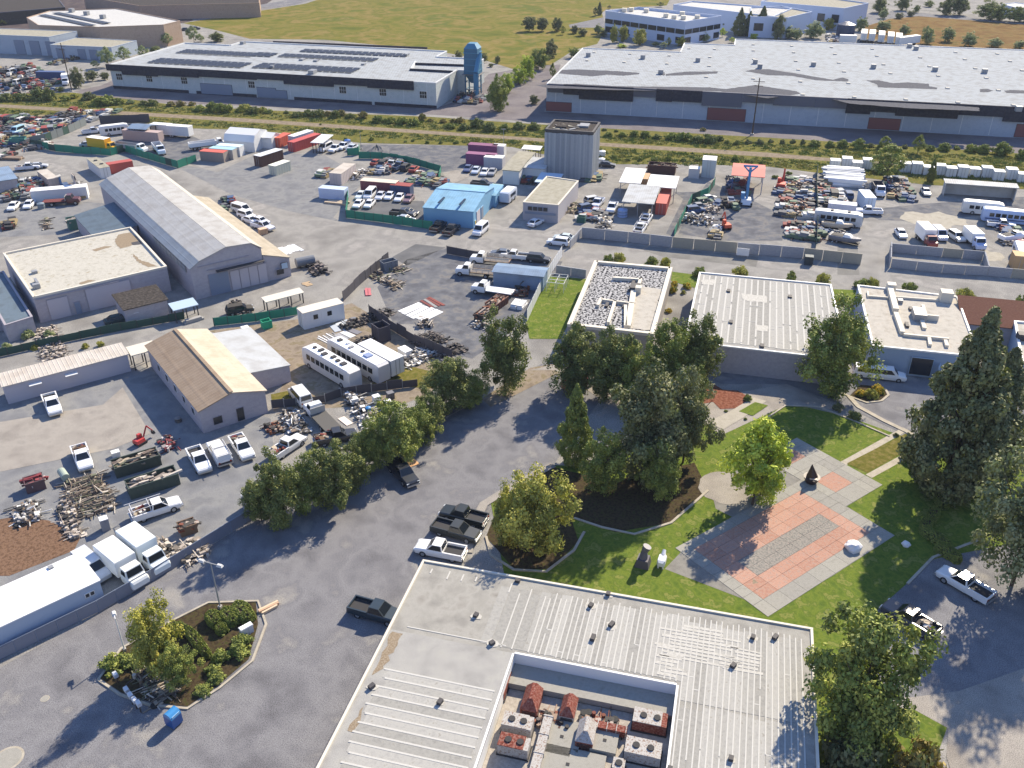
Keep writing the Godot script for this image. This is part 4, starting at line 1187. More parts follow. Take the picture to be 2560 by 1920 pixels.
func sculpture(kind: String, x: float, z: float, label: String) -> void:
	var t := thing("boulder" if kind in ["rock", "stone"] else "sculpture", label, "stone" if kind in ["rock", "stone"] else "sculpture", x, z, 20)
	rng.seed = hash(label)
	var bronze := paint("33231f", 0.45)
	match kind:
		"peak":
			part(t, "bowl", cached("scb", func(b): b.tube(Vector3.ZERO, Vector3(0, 0.9, 0), 0.65, 1.05, 12)), bronze)
			part(t, "spire", cached("scs", func(b): b.tube(Vector3(0, 0.85, 0), Vector3(-0.25, 2.7, 0), 0.75, 0.03, 10)), bronze)
			pbox(t, "band", Vector3(0.2, 0.95, 0.5), Vector3(0.9, 0.16, 0.5), paint("cfc0ae", 0.6))
		"bust":
			part(t, "block", cached("sbb", func(b): b.frustum(0.0, 0.8, -0.8, 0.8, 1.0, 0.62, -0.62, 0.62)), paint("4b4a52", 0.6))
			part(t, "figure", cached("sbf", func(b):
				b.tube(Vector3(0, 1.0, 0), Vector3(0.05, 1.9, 0), 0.5, 0.36, 10)
				b.tube(Vector3(0.05, 1.9, 0), Vector3(0.3, 2.6, -0.1), 0.36, 0.5, 10)), paint("5c5c68", 0.5))
		"lamb":
			part(t, "torso", cached("slt", func(b): b.loft([[-0.8, 0.5, 1.0, 0.3], [-0.5, 0.4, 1.15, 0.45], [0.5, 0.4, 1.15, 0.45], [0.8, 0.5, 1.0, 0.3]])), M.palewhite)
			part(t, "head", cached("slh", func(b): b.tube(Vector3(0, 1.0, -0.6), Vector3(0, 1.35, -1.15), 0.28, 0.2, 10)), M.palewhite)
			for sx in [-1, 1]:
				for sz in [-1, 1]: pbox(t, "leg", Vector3(sx * 0.26, 0.25, sz * 0.5), Vector3(0.16, 0.5, 0.16), M.palewhite)
		_:
			var s := 0.95 if kind == "rock" else 0.5
			part(t, "stone", cached("stn" + kind, func(b):
				var rows := []
				for i in 7:
					var row := []
					for j in 12:
						var u := PI * i / 6.0
						var v := TAU * j / 12.0
						var r := s * (1.0 + (0.0 if i in [0, 6] else rnd(-0.14, 0.14)))
						row.append(Vector3(cos(v) * sin(u) * r, maxf(0.0, cos(u) * r * 0.75 + s * 0.35), sin(v) * sin(u) * r))
					rows.append(row)
				for i in 6:
					for j in 12: b.quad(rows[i][j], rows[i][(j + 1) % 12], rows[i + 1][(j + 1) % 12], rows[i + 1][j])), paint("d9d7d6", 0.7))

# low growth nobody could count, strewn over an outline
func weeds(called: String, label: String, pts: Array, count: int, size: float) -> void:
	var p := PackedVector2Array()
	var lo := Vector2(1e9, 1e9)
	var hi := -lo
	for i in range(0, pts.size(), 2):
		p.append(Vector2(pts[i], pts[i + 1]))
		lo = lo.min(p[-1]); hi = hi.max(p[-1])
	rng.seed = 31
	var b := MB.new()
	for i in 26:
		var d := Vector3(rng.randfn() * 0.5, 0, rng.randfn() * 0.5)
		var s := rnd(0.25, 0.6)
		var a := rnd(0, TAU)
		b.col = Color(1, 1, 1) * rnd(0.7, 1.2)
		b.tri(d + Vector3(cos(a), 0, sin(a)) * 0.22, d + Vector3(rng.randfn() * 0.2, s, rng.randfn() * 0.2), d - Vector3(cos(a), 0, sin(a)) * 0.22)
	var mm := MultiMesh.new()
	mm.transform_format = MultiMesh.TRANSFORM_3D
	mm.use_colors = true
	mm.mesh = b.mesh()
	var xs := []
	while xs.size() < count:
		var q := Vector2(rnd(lo.x, hi.x), rnd(lo.y, hi.y))
		if Geometry2D.is_point_in_polygon(q, p): xs.append(q)
	mm.instance_count = count
	var pal := [Color.html("77803c"), Color.html("8d8644"), Color.html("66743a"), Color.html("9a9054"), Color.html("5a6a34")]
	for i in count:
		var s := rnd(0.6, 1.7) * size * 2.0
		mm.set_instance_transform(i, Transform3D(Basis(Vector3.UP, rnd(0, TAU)).scaled(Vector3(s, s * rnd(0.5, 1.1), s)), Vector3(xs[i].x, 0.01, xs[i].y)))
		mm.set_instance_color(i, pal[rng.randi() % 5].srgb_to_linear())
	var o := MultiMeshInstance3D.new()
	o.name = numbered(called)
	o.multimesh = mm
	o.material_override = leafmat()
	add_child(o)
	tag(o, label, "weeds", "", "stuff")

var plaza: Node3D
var t: Node3D

func lay_ground() -> void:
	sheet("ground",[-1600,60,1600,60,1600,-1800,-1600,-1800],0,M.conc)
	sheet("grass_field",[-166.12,-481.75,-145.72,-515.23,-119.36,-557.41,-104.54,-634.28,69.19,-634.28,48.56,-518.81,46.26,-466.48,37.84,-419.45,26.64,-404.14,15.43,-370.48,0.72,-360.98,-12.48,-382.48,-34.99,-404.14,-85.55,-430.69,-119.92,-433.26,-141.74,-457.75],0.01,M.field)
	sheet("dry_field",[174.32,-470.21,195.11,-495.88,214.88,-506.46,256.08,-477.07,270.84,-462.8,234.91,-396.31,183.88,-414.92,161.79,-435.21],0.01,M.dryfield)
	sheet("dark_lot",[-345.54,-621.38,-144.02,-621.38,-141.23,-537.46,-161.86,-494.64,-166.12,-481.75,-182.79,-466.48,-256.89,-452.09],0.01,M.darklot)
	sheet("far_lawn",[48.56,-518.81,69.19,-634.28,106.96,-634.28,88.16,-549.27,52.42,-533.63],0.03,M.field)
	sheet("far_parking",[28.3,-475.92,47.96,-502.18,45.92,-466.48,28.35,-466.48],0.03,M.asph)
	sheet("far_road",[-123.85,-553.31,-162.74,-489.73,-171.02,-504.74,-137.32,-565.78,-120.51,-606.54,-104.54,-634.28],0.03,M.asph)
	sheet("far_parking",[167.03,-475.92,196.63,-524.28,220.11,-519.72,260.37,-485.71,256.08,-477.07,214.88,-506.46,195.87,-497.97,174.32,-470.21],0.03,M.asph)
	sheet("warehouse_apron",[-152.87,-321.31,-147.43,-330.96,-146.59,-341.15,-24.17,-296.77,-16.14,-310.37,-8.85,-351.92,11.94,-370.48,19.29,-370.48,10.36,-291.15,151.41,-260.38,142.16,-242.1,73.59,-257.8,27.69,-269.75,0,-279.72,-26.04,-287.25,-83.68,-298.41,-138.55,-307.73],0.01,M.apron)
	sheet("rail_verge",[-178.81,-316.67,-152.88,-319.44,-111.43,-300.9,-82.46,-293.54,-25.8,-284.2,0,-276.81,27.69,-269.75,73.91,-259.08,141.87,-241.53,126.21,-210.62,102.52,-214.28,77.26,-224.92,66.7,-230.06,48.63,-232.17,27.35,-232.17,7.88,-242.1,0,-249.14,-43,-253.41,-76.05,-267.69,-96.35,-269.75,-128.53,-282.69,-164.39,-288.02],0.03,M.weeds)
	sheet("rail_track_bed",[-171.47,-302.08,-79.4,-281.2,0,-260.38,24.61,-253.78,69.98,-243.25,85.93,-237.6,106.73,-232.17,133.45,-224.92,132.69,-223.41,105.9,-230.06,85.08,-234.86,68.9,-238.93,24.3,-250.1,0,-257.04,-78.24,-276.52,-169.21,-297.59],0.04,M.track)
	sheet("gravel_yard",[-42.73,-251.56,-23.14,-250.95,-6.86,-249.74,-9.41,-230.06,-18.1,-224.92,-24.68,-232.17,-41.17,-240.96],0.01,M.dgrav)
	sheet("gravel_yard",[-112.52,-262.99,-94.04,-262.34,-80.84,-246.75,-83.83,-237.6,-86.63,-229.01,-101.48,-240.96,-109.14,-242.1],0.01,M.dgrav)
	sheet("gravel_yard",[-24.97,-152.53,-20.78,-166.17,-12.89,-172.44,9.96,-164.96,7.21,-152.53,1.89,-136.95,-6.3,-124.48,-10.84,-126.83,-14.66,-136.95,-20.17,-136.95],0.01,M.dgrav)
	sheet("gravel_yard",[42.84,-203.61,48.71,-217.28,57.26,-200.25,61.15,-190.71,56.37,-176.39,43.82,-176.39,35.31,-180.5],0.01,M.dgrav)
	sheet("gravel_yard",[78.15,-195.38,95.86,-200.25,121.12,-205.32,116.18,-195.38,89.81,-187.69,81.2,-189.19],0.01,M.dgrav)
	sheet("gravel_yard",[-93.37,-236.49,-75.3,-225.12,-69.09,-243.25,-50.96,-240.96,-36.68,-219.97,-39.74,-190.71,-37.18,-187.69,-51.05,-195.38,-66.84,-207.06,-80.24,-221.93],0.01,M.yard)
	sheet("gravel_yard",[-124.17,-198.6,-107.22,-203.61,-93.93,-200.25,-84,-190.71,-92.06,-180.5,-113.25,-177.74],0.01,M.yard)
	sheet("paved_lot",[-36.6,-192.32,-36.77,-203.69,-20.58,-202,-18.09,-187.77],0.01,M.asph2)
	sheet("paved_lot",[38.89,-208.91,46.95,-208.91,42.61,-198.68,34.22,-179.18,32.72,-180.57,40.25,-203.69],0.03,M.dgrav)
	sheet("asphalt_patch",[-19.9,-174.46,-13.55,-172.51,-20.6,-162.64,-23.87,-167.45],0.01,M.asph2)
	sheet("asphalt_patch",[23.88,-174.14,49.26,-167.45,47.52,-162.05,30.06,-167.45],0.01,M.asph3)
	sheet("asphalt_patch",[67.66,-175.79,71.65,-175.13,66.25,-158.04,62.15,-158.32],0.01,M.asph3)
	sheet("side_yard",[-81.87,-117.82,-61.86,-125.26,-52.38,-117.82,-33.96,-106.61,-32.14,-100.18,-30.56,-86.11,-43.02,-68.98,-52.37,-61.48],0.01,M.yard)
	sheet("concrete_slab",[-59.11,-110.44,-58.15,-115.44,-55.87,-112.07,-49.57,-102.8,-53.23,-99.12,-65.74,-93.83,-72.49,-105.46],0.03,M.slab)
	sheet("wood_chip_bed",[-61.66,-83.94,-59.5,-84.6,-55.06,-83.94,-52.48,-82.43,-49.96,-80.96,-49.73,-78.53,-55.04,-74.32,-56.81,-74.32],0.03,M.chips)
	sheet("dirt_yard",[-50.92,-134.31,-37.1,-138.76,-28.58,-145.39,-15.6,-130.07,-7.58,-120.71,-12.03,-113.67,-15.18,-111.03,-34.06,-108.47,-34.76,-120.71,-46.34,-131.74],0.01,M.dirt)
	sheet("weed_strip",[-17.81,-122.99,-9.03,-118.57,-12.28,-115.06,-21.09,-116.48,-19.61,-118.57],0.03,M.weeds2)
	sheet("weed_strip",[-35.51,-113.4,-33.18,-114.41,-29.16,-111.42,-30.24,-110.12,-34.43,-109.48],0.03,M.weeds2)
	sheet("asphalt_drive",[-51.33,-59.49,-42.89,-68.65,-33.88,-80.1,-30.3,-85.04,-20.12,-94.8,-4.46,-112.07,3.9,-122.2,6.88,-124.48,16.02,-120.71,13.14,-112.34,5.35,-95.32,-2.6,-87.48,-5.01,-77.7,-9.64,-73.9,-13.5,-48.36,-45.5,-48.36],0.01,M.asph)
	sheet("asphalt_drive",[29.2,-118.53,43.69,-125.26,53.92,-120.71,83.08,-116.41,73.2,-97.98,55.69,-100.18,48.21,-109.74,41.33,-116.41,31.59,-116.41],0.03,M.asph)
	sheet("parking_lot",[42.84,-73.17,47.19,-77.7,65.41,-83.46,46.59,-48.36,37.23,-48.36,39.22,-54.96,34.46,-58.11,37.14,-68.31],0.01,M.asph)
	sheet("concrete_walk",[34.01,-57.88,37.32,-57.75,41.93,-58.43,49.56,-61.24,53.56,-62.71,46.1,-48.61,37.53,-49.16,37.86,-51.34,39.29,-54.25,36.91,-56.42,33.27,-56.68],0.04,M.slab)
	sheet("park_lawn",[-2.6,-87.48,5.35,-95.32,11.62,-94.8,25.79,-107.23,39.9,-111.03,47.39,-107.23,54.26,-101.3,78.16,-107.23,64.5,-81.76,46.87,-76.92,42.84,-73.17,36.43,-67.66,34.85,-59.21,39.64,-54.96,34.88,-48.36,23.18,-48.36,-0.29,-70.34],0.03,M.lawn)
	sheet("mulch_bed",[5.33,-94.8,12.52,-91.78,23.78,-95.85,24.44,-89.83,18.85,-83.46,12.1,-81.76,7.39,-84.33,-2.6,-87.48],0.04,M.mulch)
	sheet("mulch_bed",[-3,-80.92,0.2,-75.39,4.3,-75.39,7.67,-80.1,6.89,-85.22,-2,-85.22],0.06,M.mulch)
	plaza = sheet("paving_plaza",[35.42,-99.12,38.94,-101.5,46.36,-90.84,40.63,-86.61,44.43,-81.13,35.12,-74.32,26.59,-68.53,26.6,-69.43,16.89,-75.42,20.82,-80.34,26.27,-84.6,24.64,-86.16,24.8,-89.88,26.54,-92.82,28.18,-93.58],0.04,M.paving)
	sheet("forecourt",[2.79,-120.71,10.54,-124.48,28.73,-112.34,41.33,-116.41,47.8,-108.47,39.72,-110.38,28.74,-102.45,25.68,-106.61,13.7,-111.03,6.72,-120.71],0.04,M.slab)
	sheet("red_mulch_bed",[12.98,-118.53,28.05,-119.98,32.79,-112.34,24.9,-109.74,15.38,-114.35],0.06,M.redmulch)
	sheet("dirt_verge",[-4.46,-112.07,2.8,-121.45,9.03,-123.71,8.15,-120.71,-3.06,-109.74],0.03,M.dirt)
	sheet("garden_lawn",[6.62,-158.04,15.27,-155.82,11.44,-143.49,8.01,-131.36,2.86,-131.36,2.37,-137.44],0.04,M.lawn)
	sheet("garden_lawn",[30.83,-159.74,35.75,-158.04,33.81,-152.06,29.81,-155.28],0.04,M.lawn)
	sheet("garden_lawn",[59.15,-151.53,63.46,-151.01,62,-145.44,58.03,-145.93],0.04,M.lawn)
	sheet("flower_bed",[27.94,-115.1,33.48,-114.41,36.64,-109.8,29.85,-109.16],0.07,M.redmulch)
	sheet("gravel_bed",[27.54,-105.76,31.44,-108.85,35.25,-112.4,37.04,-111.42,32.44,-106.67,29.06,-103.67],0.08,M.sand)
	sheet("garden_lawn",[32.36,-108.53,35.28,-111.09,36.92,-110.12,34.05,-107.29],0.1,M.lawn)
	sheet("dry_bed",[43.56,-95.64,53.98,-102.8,54.29,-99.95,45.56,-93.58],0.06,M.weeds2)
	band(self,numbered("garden_path"),[43.11,-95.64,54.43,-103.97],0.9,0,0.05,M.curb).set_meta("kind","structure")
	band(self,numbered("garden_path"),[45.45,-92.82,53.6,-98.57],0.9,0,0.05,M.curb).set_meta("kind","structure")
	band(self,numbered("kerb"),[49.45,-112.73,49.83,-109.8,52.14,-106.06,54.82,-102.51],0.7,0,0.13,M.curb).set_meta("kind","structure")
	band(self,numbered("kerb"),[36.14,-106.98,39.42,-110.12,44,-109.8,47.92,-106.06,51.49,-102.08],0.25,0,0.14,M.curb).set_meta("kind","structure")
	band(self,numbered("kerb"),[5.35,-95.32,0.23,-90.8,-3.44,-87.02,-4.68,-82.6,-5.03,-78.09],1.1,0,0.12,M.slab).set_meta("kind","structure")
	band(self,numbered("kerb"),[-3,-80.92,-2.4,-77.7,0.2,-75.24,3.77,-74.94,7.04,-78.49,8.43,-81.76],0.3,0,0.16,M.curb).set_meta("kind","structure")
	band(self,numbered("kerb"),[24.44,-89.83,18.85,-83.46,14.21,-81.34,10.55,-82.6,7.39,-84.33],0.3,0,0.14,M.curb).set_meta("kind","structure")
	band(self,numbered("kerb"),[48.11,-114.41,49.45,-112.73,51.38,-110.93,53.74,-111.42,55.35,-113.07,55.57,-115.1],0.35,0,0.14,M.curb).set_meta("kind","structure")
	band(self,numbered("kerb"),[42.78,-73.02,47.29,-77.3,54.21,-80.51],0.3,0,0.13,M.curb).set_meta("kind","structure")
	sheet("planted_island",[49.45,-112.73,51.44,-111.09,53.8,-111.58,55.33,-113.23,55.52,-115.44,52.3,-116.13],0.08,M.mulch)
	patch("concrete_pad",26.77,-90.36,3.4,3.4,0,0.06,M.slab,null,0.04)

func lay_plaza_tiles() -> void:
	t = plaza
	wbs(t,"brick_panel",M.paver_worn,0.045,0.06,-36,[26.59,-76.76,2.37,1.47,27.44,-75.59,2.37,1.37,28.53,-78.17,2.37,1.47,29.38,-77,2.37,1.37,30.47,-79.58,2.37,1.47,31.33,-78.41,2.37,1.37,32.41,-80.99,2.37,1.47,33.27,-79.82,2.37,1.37,34.36,-82.4,2.37,1.47,35.21,-81.23,2.37,1.37,36.3,-83.81,2.37,1.47,37.15,-82.64,2.37,1.37])
	wbs(t,"brick_panel",M.salmon_dark,0.045,0.06,-36,[22.91,-77.74,2.37,1.37,26.32,-73.04,2.37,1.37,27.15,-71.91,2.37,1.37,29.59,-80.79,2.37,1.47,32.97,-76.14,2.37,1.37,36.03,-80.1,2.37,1.37,36.85,-78.96,2.37,1.37,37.97,-81.51,2.37,1.37])
	wbs(t,"brick_panel",M.salmon_mid,0.045,0.06,-36,[22.09,-78.87,2.37,1.37,23.77,-76.56,2.37,1.47,25.71,-77.97,2.37,1.47,25.97,-81.69,2.37,1.37,30.21,-75.87,2.37,1.37,31.03,-74.73,2.37,1.37,27.92,-83.1,2.37,1.37,32.15,-77.28,2.37,1.37,34.09,-78.69,2.37,1.37,34.91,-77.55,2.37,1.37,31.8,-85.92,2.37,1.37,33.47,-83.62,2.37,1.47,34.56,-86.2,2.37,1.37,35.42,-85.03,2.37,1.47,38.8,-80.38,2.37,1.37,37.16,-86.29,1.87,1.47,38.04,-85.08,1.87,1.47,36.71,-97.03,3.37,1.97,40.65,-91.61,3.37,2.97])
	wbs(t,"brick_panel",M.salmon_pale,0.045,0.06,-36,[24.65,-75.35,2.37,1.47,25.5,-74.18,2.37,1.37,24.03,-80.28,2.37,1.37,24.86,-79.15,2.37,1.37,28.27,-74.45,2.37,1.37,29.09,-73.32,2.37,1.37,26.8,-80.56,2.37,1.37,27.65,-79.38,2.37,1.47,28.74,-81.97,2.37,1.37,29.86,-84.51,2.37,1.37,30.68,-83.38,2.37,1.37,31.53,-82.21,2.37,1.47,32.62,-84.79,2.37,1.37,33.74,-87.33,2.37,1.37,35.48,-88.6,1.87,1.37,36.3,-87.46,1.87,1.37,38.89,-83.9,1.87,1.37,39.71,-82.77,1.87,1.37,40.54,-81.64,1.87,1.37])
	wbs(t,"concrete_slab",M.paver_dark,0.045,0.06,-36,[22.15,-75.39,1.57,1.47,30.09,-71.95,2.37,1.97,32.03,-73.36,2.37,1.97,27.09,-84.23,2.37,1.37,29.03,-85.64,2.37,1.37,30.98,-87.05,2.37,1.37,32.92,-88.47,2.37,1.37,36.19,-90.85,1.87,1.37,37.84,-88.58,1.87,1.37,38.69,-87.41,1.87,1.47,39.57,-86.19,1.87,1.47,41.25,-83.89,1.87,1.37,33.71,-97.07,1.37,1.57,40.32,-87.97,1.37,2.47,35.65,-98.48,3.37,1.57,37.55,-99.87,1.27,1.57,38.61,-98.41,1.27,1.97,40.96,-95.17,1.27,2.37,42.55,-92.99,1.27,2.97,42.05,-95.97,1.37,2.37])
	wbs(t,"concrete_slab",M.paver_mid,0.045,0.06,-36,[20.47,-77.69,1.57,1.37,23.03,-74.17,1.57,1.47,23.88,-73,1.57,1.37,28.15,-70.54,2.37,1.97,23.21,-81.41,2.37,1.37,25.15,-82.82,2.37,1.37,33.97,-74.77,2.37,1.97,37.85,-77.59,2.37,1.97,39.8,-79,2.37,1.97,34.66,-89.73,1.87,1.37,41.53,-80.26,1.87,1.97,37.02,-89.71,1.87,1.37,40.43,-85.02,1.87,1.37,42.07,-82.76,1.87,1.37,37.12,-92.38,1.37,2.37,37.83,-95.49,3.37,1.77,42.26,-89.38,3.37,2.47,39.73,-96.87,1.27,1.77,38.64,-100.66,1.37,1.57,45.26,-91.56,1.37,2.47])
	wbs(t,"concrete_slab",M.paver_pale,0.045,0.06,-36,[19.65,-78.83,1.57,1.37,21.3,-76.56,1.57,1.37,24.71,-71.87,1.57,1.37,25.53,-70.74,1.57,1.37,26.53,-69.36,1.57,1.97,21.27,-80,2.37,1.37,35.91,-76.18,2.37,1.97,43.07,-81.38,1.87,1.97,34.77,-95.62,1.37,1.97,35.88,-94.08,1.37,1.77,38.71,-90.2,1.37,2.97,39.06,-93.79,3.37,2.37,44.16,-90.76,1.27,2.47,39.7,-99.2,1.37,1.97,40.82,-97.67,1.37,1.77,43.64,-93.78,1.37,2.97])

func build_near() -> void:
	t = thing("office_block","long low office block with grey seamed roof and sunken equipment court","building",5.39,-50.33,0)
	wbox(t,"coated_strip",21.1,4.47,-57.73,Vector3(2.64,0.02,0.22),12.4,M.coat)
	wbox(t,"coated_strip",15.05,4.47,-58.74,Vector3(1.43,0.02,0.22),12.6,M.coat)
	wbox(t,"coated_strip",14.66,4.47,-57.11,Vector3(1.74,0.02,0.28),12.7,M.coat)
	wbox(t,"coated_strip",14.56,4.47,-56.7,Vector3(2.33,0.02,0.29),12.9,M.coat)
	wbox(t,"coated_strip",18.12,4.47,-62.04,Vector3(3.79,0.02,0.33),13,M.coat)
	wbs(t,"coated_strip",M.coat,4.47,0.02,13.3,[17.45,-60.91,4.8,0.25,17.55,-60.45,7.03,0.34])
	wbox(t,"coated_strip",20.79,4.47,-56.94,Vector3(3.58,0.02,0.31),13.6,M.coat)
	wbox(t,"coated_strip",13.85,4.47,-57.75,Vector3(1.7,0.02,0.35),13.7,M.coat)
	wbs(t,"coated_strip",M.coat,4.47,0.02,13.8,[17.76,-61.26,7.5,0.24,16.75,-59.79,4.05,0.3,14.32,-58.06,1.53,0.37,20.51,-57.44,3.46,0.27])
	wbs(t,"coated_strip",M.coat,4.47,0.02,14,[16.85,-59.33,7.24,0.32,14.38,-58.48,2.39,0.3])
	wbox(t,"coated_strip",17.54,4.47,-60.02,Vector3(5.67,0.02,0.24),14.2,M.coat)
	wbox(t,"coated_strip",21.75,4.47,-58.86,Vector3(2.43,0.02,0.29),14.3,M.coat)
	wbox(t,"coated_strip",16.7,4.47,-58.06,Vector3(6.45,0.02,0.25),14.4,M.coat)
	wbox(t,"coated_strip",21.04,4.47,-58.18,Vector3(3.07,0.02,0.34),14.8,M.coat)
	wbox(t,"coated_strip",18.04,4.47,-61.62,Vector3(3.81,0.02,0.36),15.1,M.coat)
	wbox(t,"coated_strip",21.69,4.47,-58.44,Vector3(2.19,0.02,0.21),15.8,M.coat)
	wbox(t,"coated_strip",21.58,4.47,-59.34,Vector3(2.7,0.02,0.21),16,M.coat)
	wbox(t,"coated_strip",13.89,4.47,-56.44,Vector3(1.79,0.02,0.35),16.1,M.coat)
	wbs(t,"coated_strip",M.coat,4.47,0.02,16.2,[17.14,-58.82,7.48,0.29,15.89,-58.7,4.28,0.23])
	wbox(t,"court_deck",4.14,2.36,-44.45,Vector3(14.76,0.25,21.38),14.4,M.gravelroof)
	wbox(t,"court_ledge",7.1,2.86,-55.97,Vector3(14.76,0.65,2.38),14.4,M.paver_mid)
	wbs(t,"court_wall",M.white,3.34,2.21,14.4,[7.42,-57.24,14.8,0.2,-2.83,-47.49,0.2,23.8,11.7,-43.76,0.2,23.8])
	wbs(t,"parapet",M.cream,4.35,0.5,14.4,[9.62,-66.8,39.14,0.24,-13.47,-55.1,0.24,33.86,24.21,-45.43,0.24,33.86])
	wbs(t,"roof_seam",M.sealant,4.45,0.03,14.4,[3.55,-61.94,0.4,0.11,4.44,-59.14,0.4,0.11,5.95,-58.74,0.4,0.11,8.4,-57.82,0.4,0.11,11.64,-60.01,0.4,0.11,14,-56.64,0.4,0.11,14.56,-56.73,0.4,0.11,15.54,-56.38,0.4,0.11,14.3,-51.53,0.4,0.11,16.04,-56.23,0.4,0.11,16.2,-54.75,0.4,0.11,15.19,-40.39,0.4,0.11,15.68,-40.19,0.4,0.11,21.16,-53.17,0.4,0.11,20.91,-48.02,0.4,0.11,20.12,-42.86,0.4,0.11,21.72,-46.99,0.4,0.11,24.68,-56.44,0.4,0.11,22.95,-47.62,0.4,0.11])
	wbs(t,"roof_seam",M.sealant,4.46,0.03,14.4,[-0.13,-63.29,0.12,7.35,1.39,-65.03,0.12,5,0.36,-61.04,0.12,3.24,2.74,-64.01,0.12,5,1.79,-60.34,0.12,2.59,3.19,-63.69,0.12,5,2.27,-60.11,0.12,2.39,3.92,-64.43,0.12,5,2.81,-60.13,0.12,2.69,4.27,-63.69,0.12,5,3.31,-59.98,0.12,2.66,4.47,-62.38,0.12,7.5,5.12,-62.84,0.12,7.5,4.09,-58.82,0.12,0.8,5.92,-63.84,0.12,5,4.89,-59.86,0.12,3.22,6.01,-62.11,0.12,8.13,6.63,-62.44,0.12,7.5,5.6,-58.43,0.12,0.78,7.06,-62.03,0.12,8.49,7.52,-61.73,0.12,8.13,8.05,-61.68,0.12,8.31,8.53,-61.48,0.12,8.15,9.08,-61.52,0.12,7.5,8.08,-57.65,0.12,0.51,9.58,-61.38,0.12,8.49,10.04,-61.08,0.12,8.13,10.56,-61.02,0.12,8.27,11.04,-60.79,0.12,8.06,12.01,-62.5,0.12,5,10.84,-57.92,0.12,2.4,12.09,-60.72,0.12,8.46,13.03,-62.27,0.12,5,11.98,-58.17,0.12,3.47,13.05,-60.27,0.12,8.06,14.03,-61.98,0.12,5,12.98,-57.9,0.12,3.43,14.13,-60.28,0.12,7.5,14.68,-60.34,0.12,7.5,13.65,-56.34,0.12,0.75,15.24,-60.43,0.12,7.5,14.19,-56.32,0.12,0.98,15.97,-61.19,0.12,5,14.96,-57.24,0.12,3.14,16.22,-60.08,0.12,7.5,14.67,-54.02,0.12,5,13.42,-49.18,0.12,5,11.82,-42.91,0.12,6.82,16.72,-59.94,0.12,7.5,15.17,-53.88,0.12,5,13.01,-45.47,0.12,12.37,17.06,-59.18,0.12,9,15.01,-51.19,0.12,7.5,13.19,-44.08,0.12,5,12.13,-39.94,0.12,1.23,17.52,-58.87,0.12,9,14.66,-47.74,0.12,14,12.7,-40.09,0.12,1.79,18.23,-59.52,0.12,7.5,16.36,-52.25,0.12,7.5,14.77,-46.04,0.12,5,13.56,-41.35,0.12,4.67,19.04,-60.59,0.12,5,17.48,-54.54,0.12,7.5,15.93,-48.48,0.12,5,14.4,-42.51,0.12,7.33,19.56,-60.55,0.12,5,17.08,-50.87,0.12,14,14.66,-41.46,0.12,5.43,19.66,-58.83,0.12,7.5,17.79,-51.56,0.12,7.5,15.88,-44.09,0.12,7.5,14.71,-39.57,0.12,1.79,19.41,-55.76,0.12,14,16.55,-44.62,0.12,9,15.1,-38.98,0.12,0.85,21.07,-60.15,0.12,5,19.52,-54.09,0.12,7.5,17.65,-46.83,0.12,7.5,16.11,-40.82,0.12,4.91,20.38,-55.36,0.12,14,17.71,-44.95,0.12,7.5,16.24,-39.25,0.12,1.94,20.95,-55.5,0.12,14,18.59,-46.3,0.12,5,17.24,-41.03,0.12,5.88,22.03,-57.59,0.12,9,19.79,-48.88,0.12,9,17.84,-41.29,0.12,6.67,22.78,-58.43,0.12,7.5,19.91,-47.27,0.12,14,17.71,-38.67,0.12,1.54,23.52,-59.23,0.12,5,21.78,-52.45,0.12,9,19.26,-42.63,0.12,9,22.92,-54.79,0.12,14,20.49,-45.35,0.12,5,19.16,-40.15,0.12,5.12,24.27,-57.95,0.12,7.5,22.4,-50.69,0.12,7.5,20.35,-42.7,0.12,9,25.06,-58.93,0.12,5,22.69,-49.73,0.12,14,20.24,-40.18,0.12,5.72,24.45,-54.46,0.12,14,21.32,-42.3,0.12,10.37,24.89,-54.11,0.12,14,22.03,-42.97,0.12,9,20.69,-37.75,0.12,1.24,25.39,-53.97,0.12,14,23.01,-44.7,0.12,5,21.65,-39.4,0.12,4.92,-6.53,-55.87,10.34,0.18,-6.57,-54.85,9.92,0.18,-7.05,-53.94,10.4,0.18,-7.28,-52.97,10.35,0.18,-7.6,-52.01,10.5,0.18,-7.68,-51,10.14,0.18,-8.04,-50.06,10.38,0.18,-8.32,-49.1,10.44,0.18,-8.52,-48.12,10.34,0.18,-8.56,-47.1,9.92,0.18,-8.94,-46.16,10.18,0.18,-5.27,-61.11,9.7,0.12,-8.3,-70.11,0.14,0.7,-6.5,-69.49,0.14,1.2,-5.05,-69.12,0.14,1,-3.65,-68.91,0.14,0.7,-0.17,-67.61,0.14,1.3])
	wbs(t,"roof_section",M.greyroof,4.31,0.25,14.4,[8.37,-61.95,38.66,9.78,17.26,-42.33,11.68,23.8])
	wbox(t,"roof_section",-8.63,4.31,-48.98,Vector3(12.18,0.25,23.8),14.4,M.greyroof2)
	wbs(t,"roof_sheet",M.felt_dark,4.45,0.01,14.4,[-0.55,-63.75,1,7.83,0.46,-63.52,1,7.9,1.42,-63.05,1,7.46,3.5,-62.8,1,8.01,5.53,-62.36,1,8.17,6.45,-61.73,1,7.41,8.48,-61.3,1,7.59,11.55,-60.71,1,7.98,12.31,-42.74,1,20.74,17.28,-57.92,1,9.62,13.32,-42.49,1,20.75,22.4,-56.94,1,10.25,20.42,-40.87,1,21.15,25.36,-55.93,1,9.77,21.43,-40.62,1,21.17,-7.36,-52.47,10.05,0.96,-8.12,-49.57,10.08,0.96,-8.39,-48.6,10.14,0.96,-9.02,-45.67,9.88,0.96])
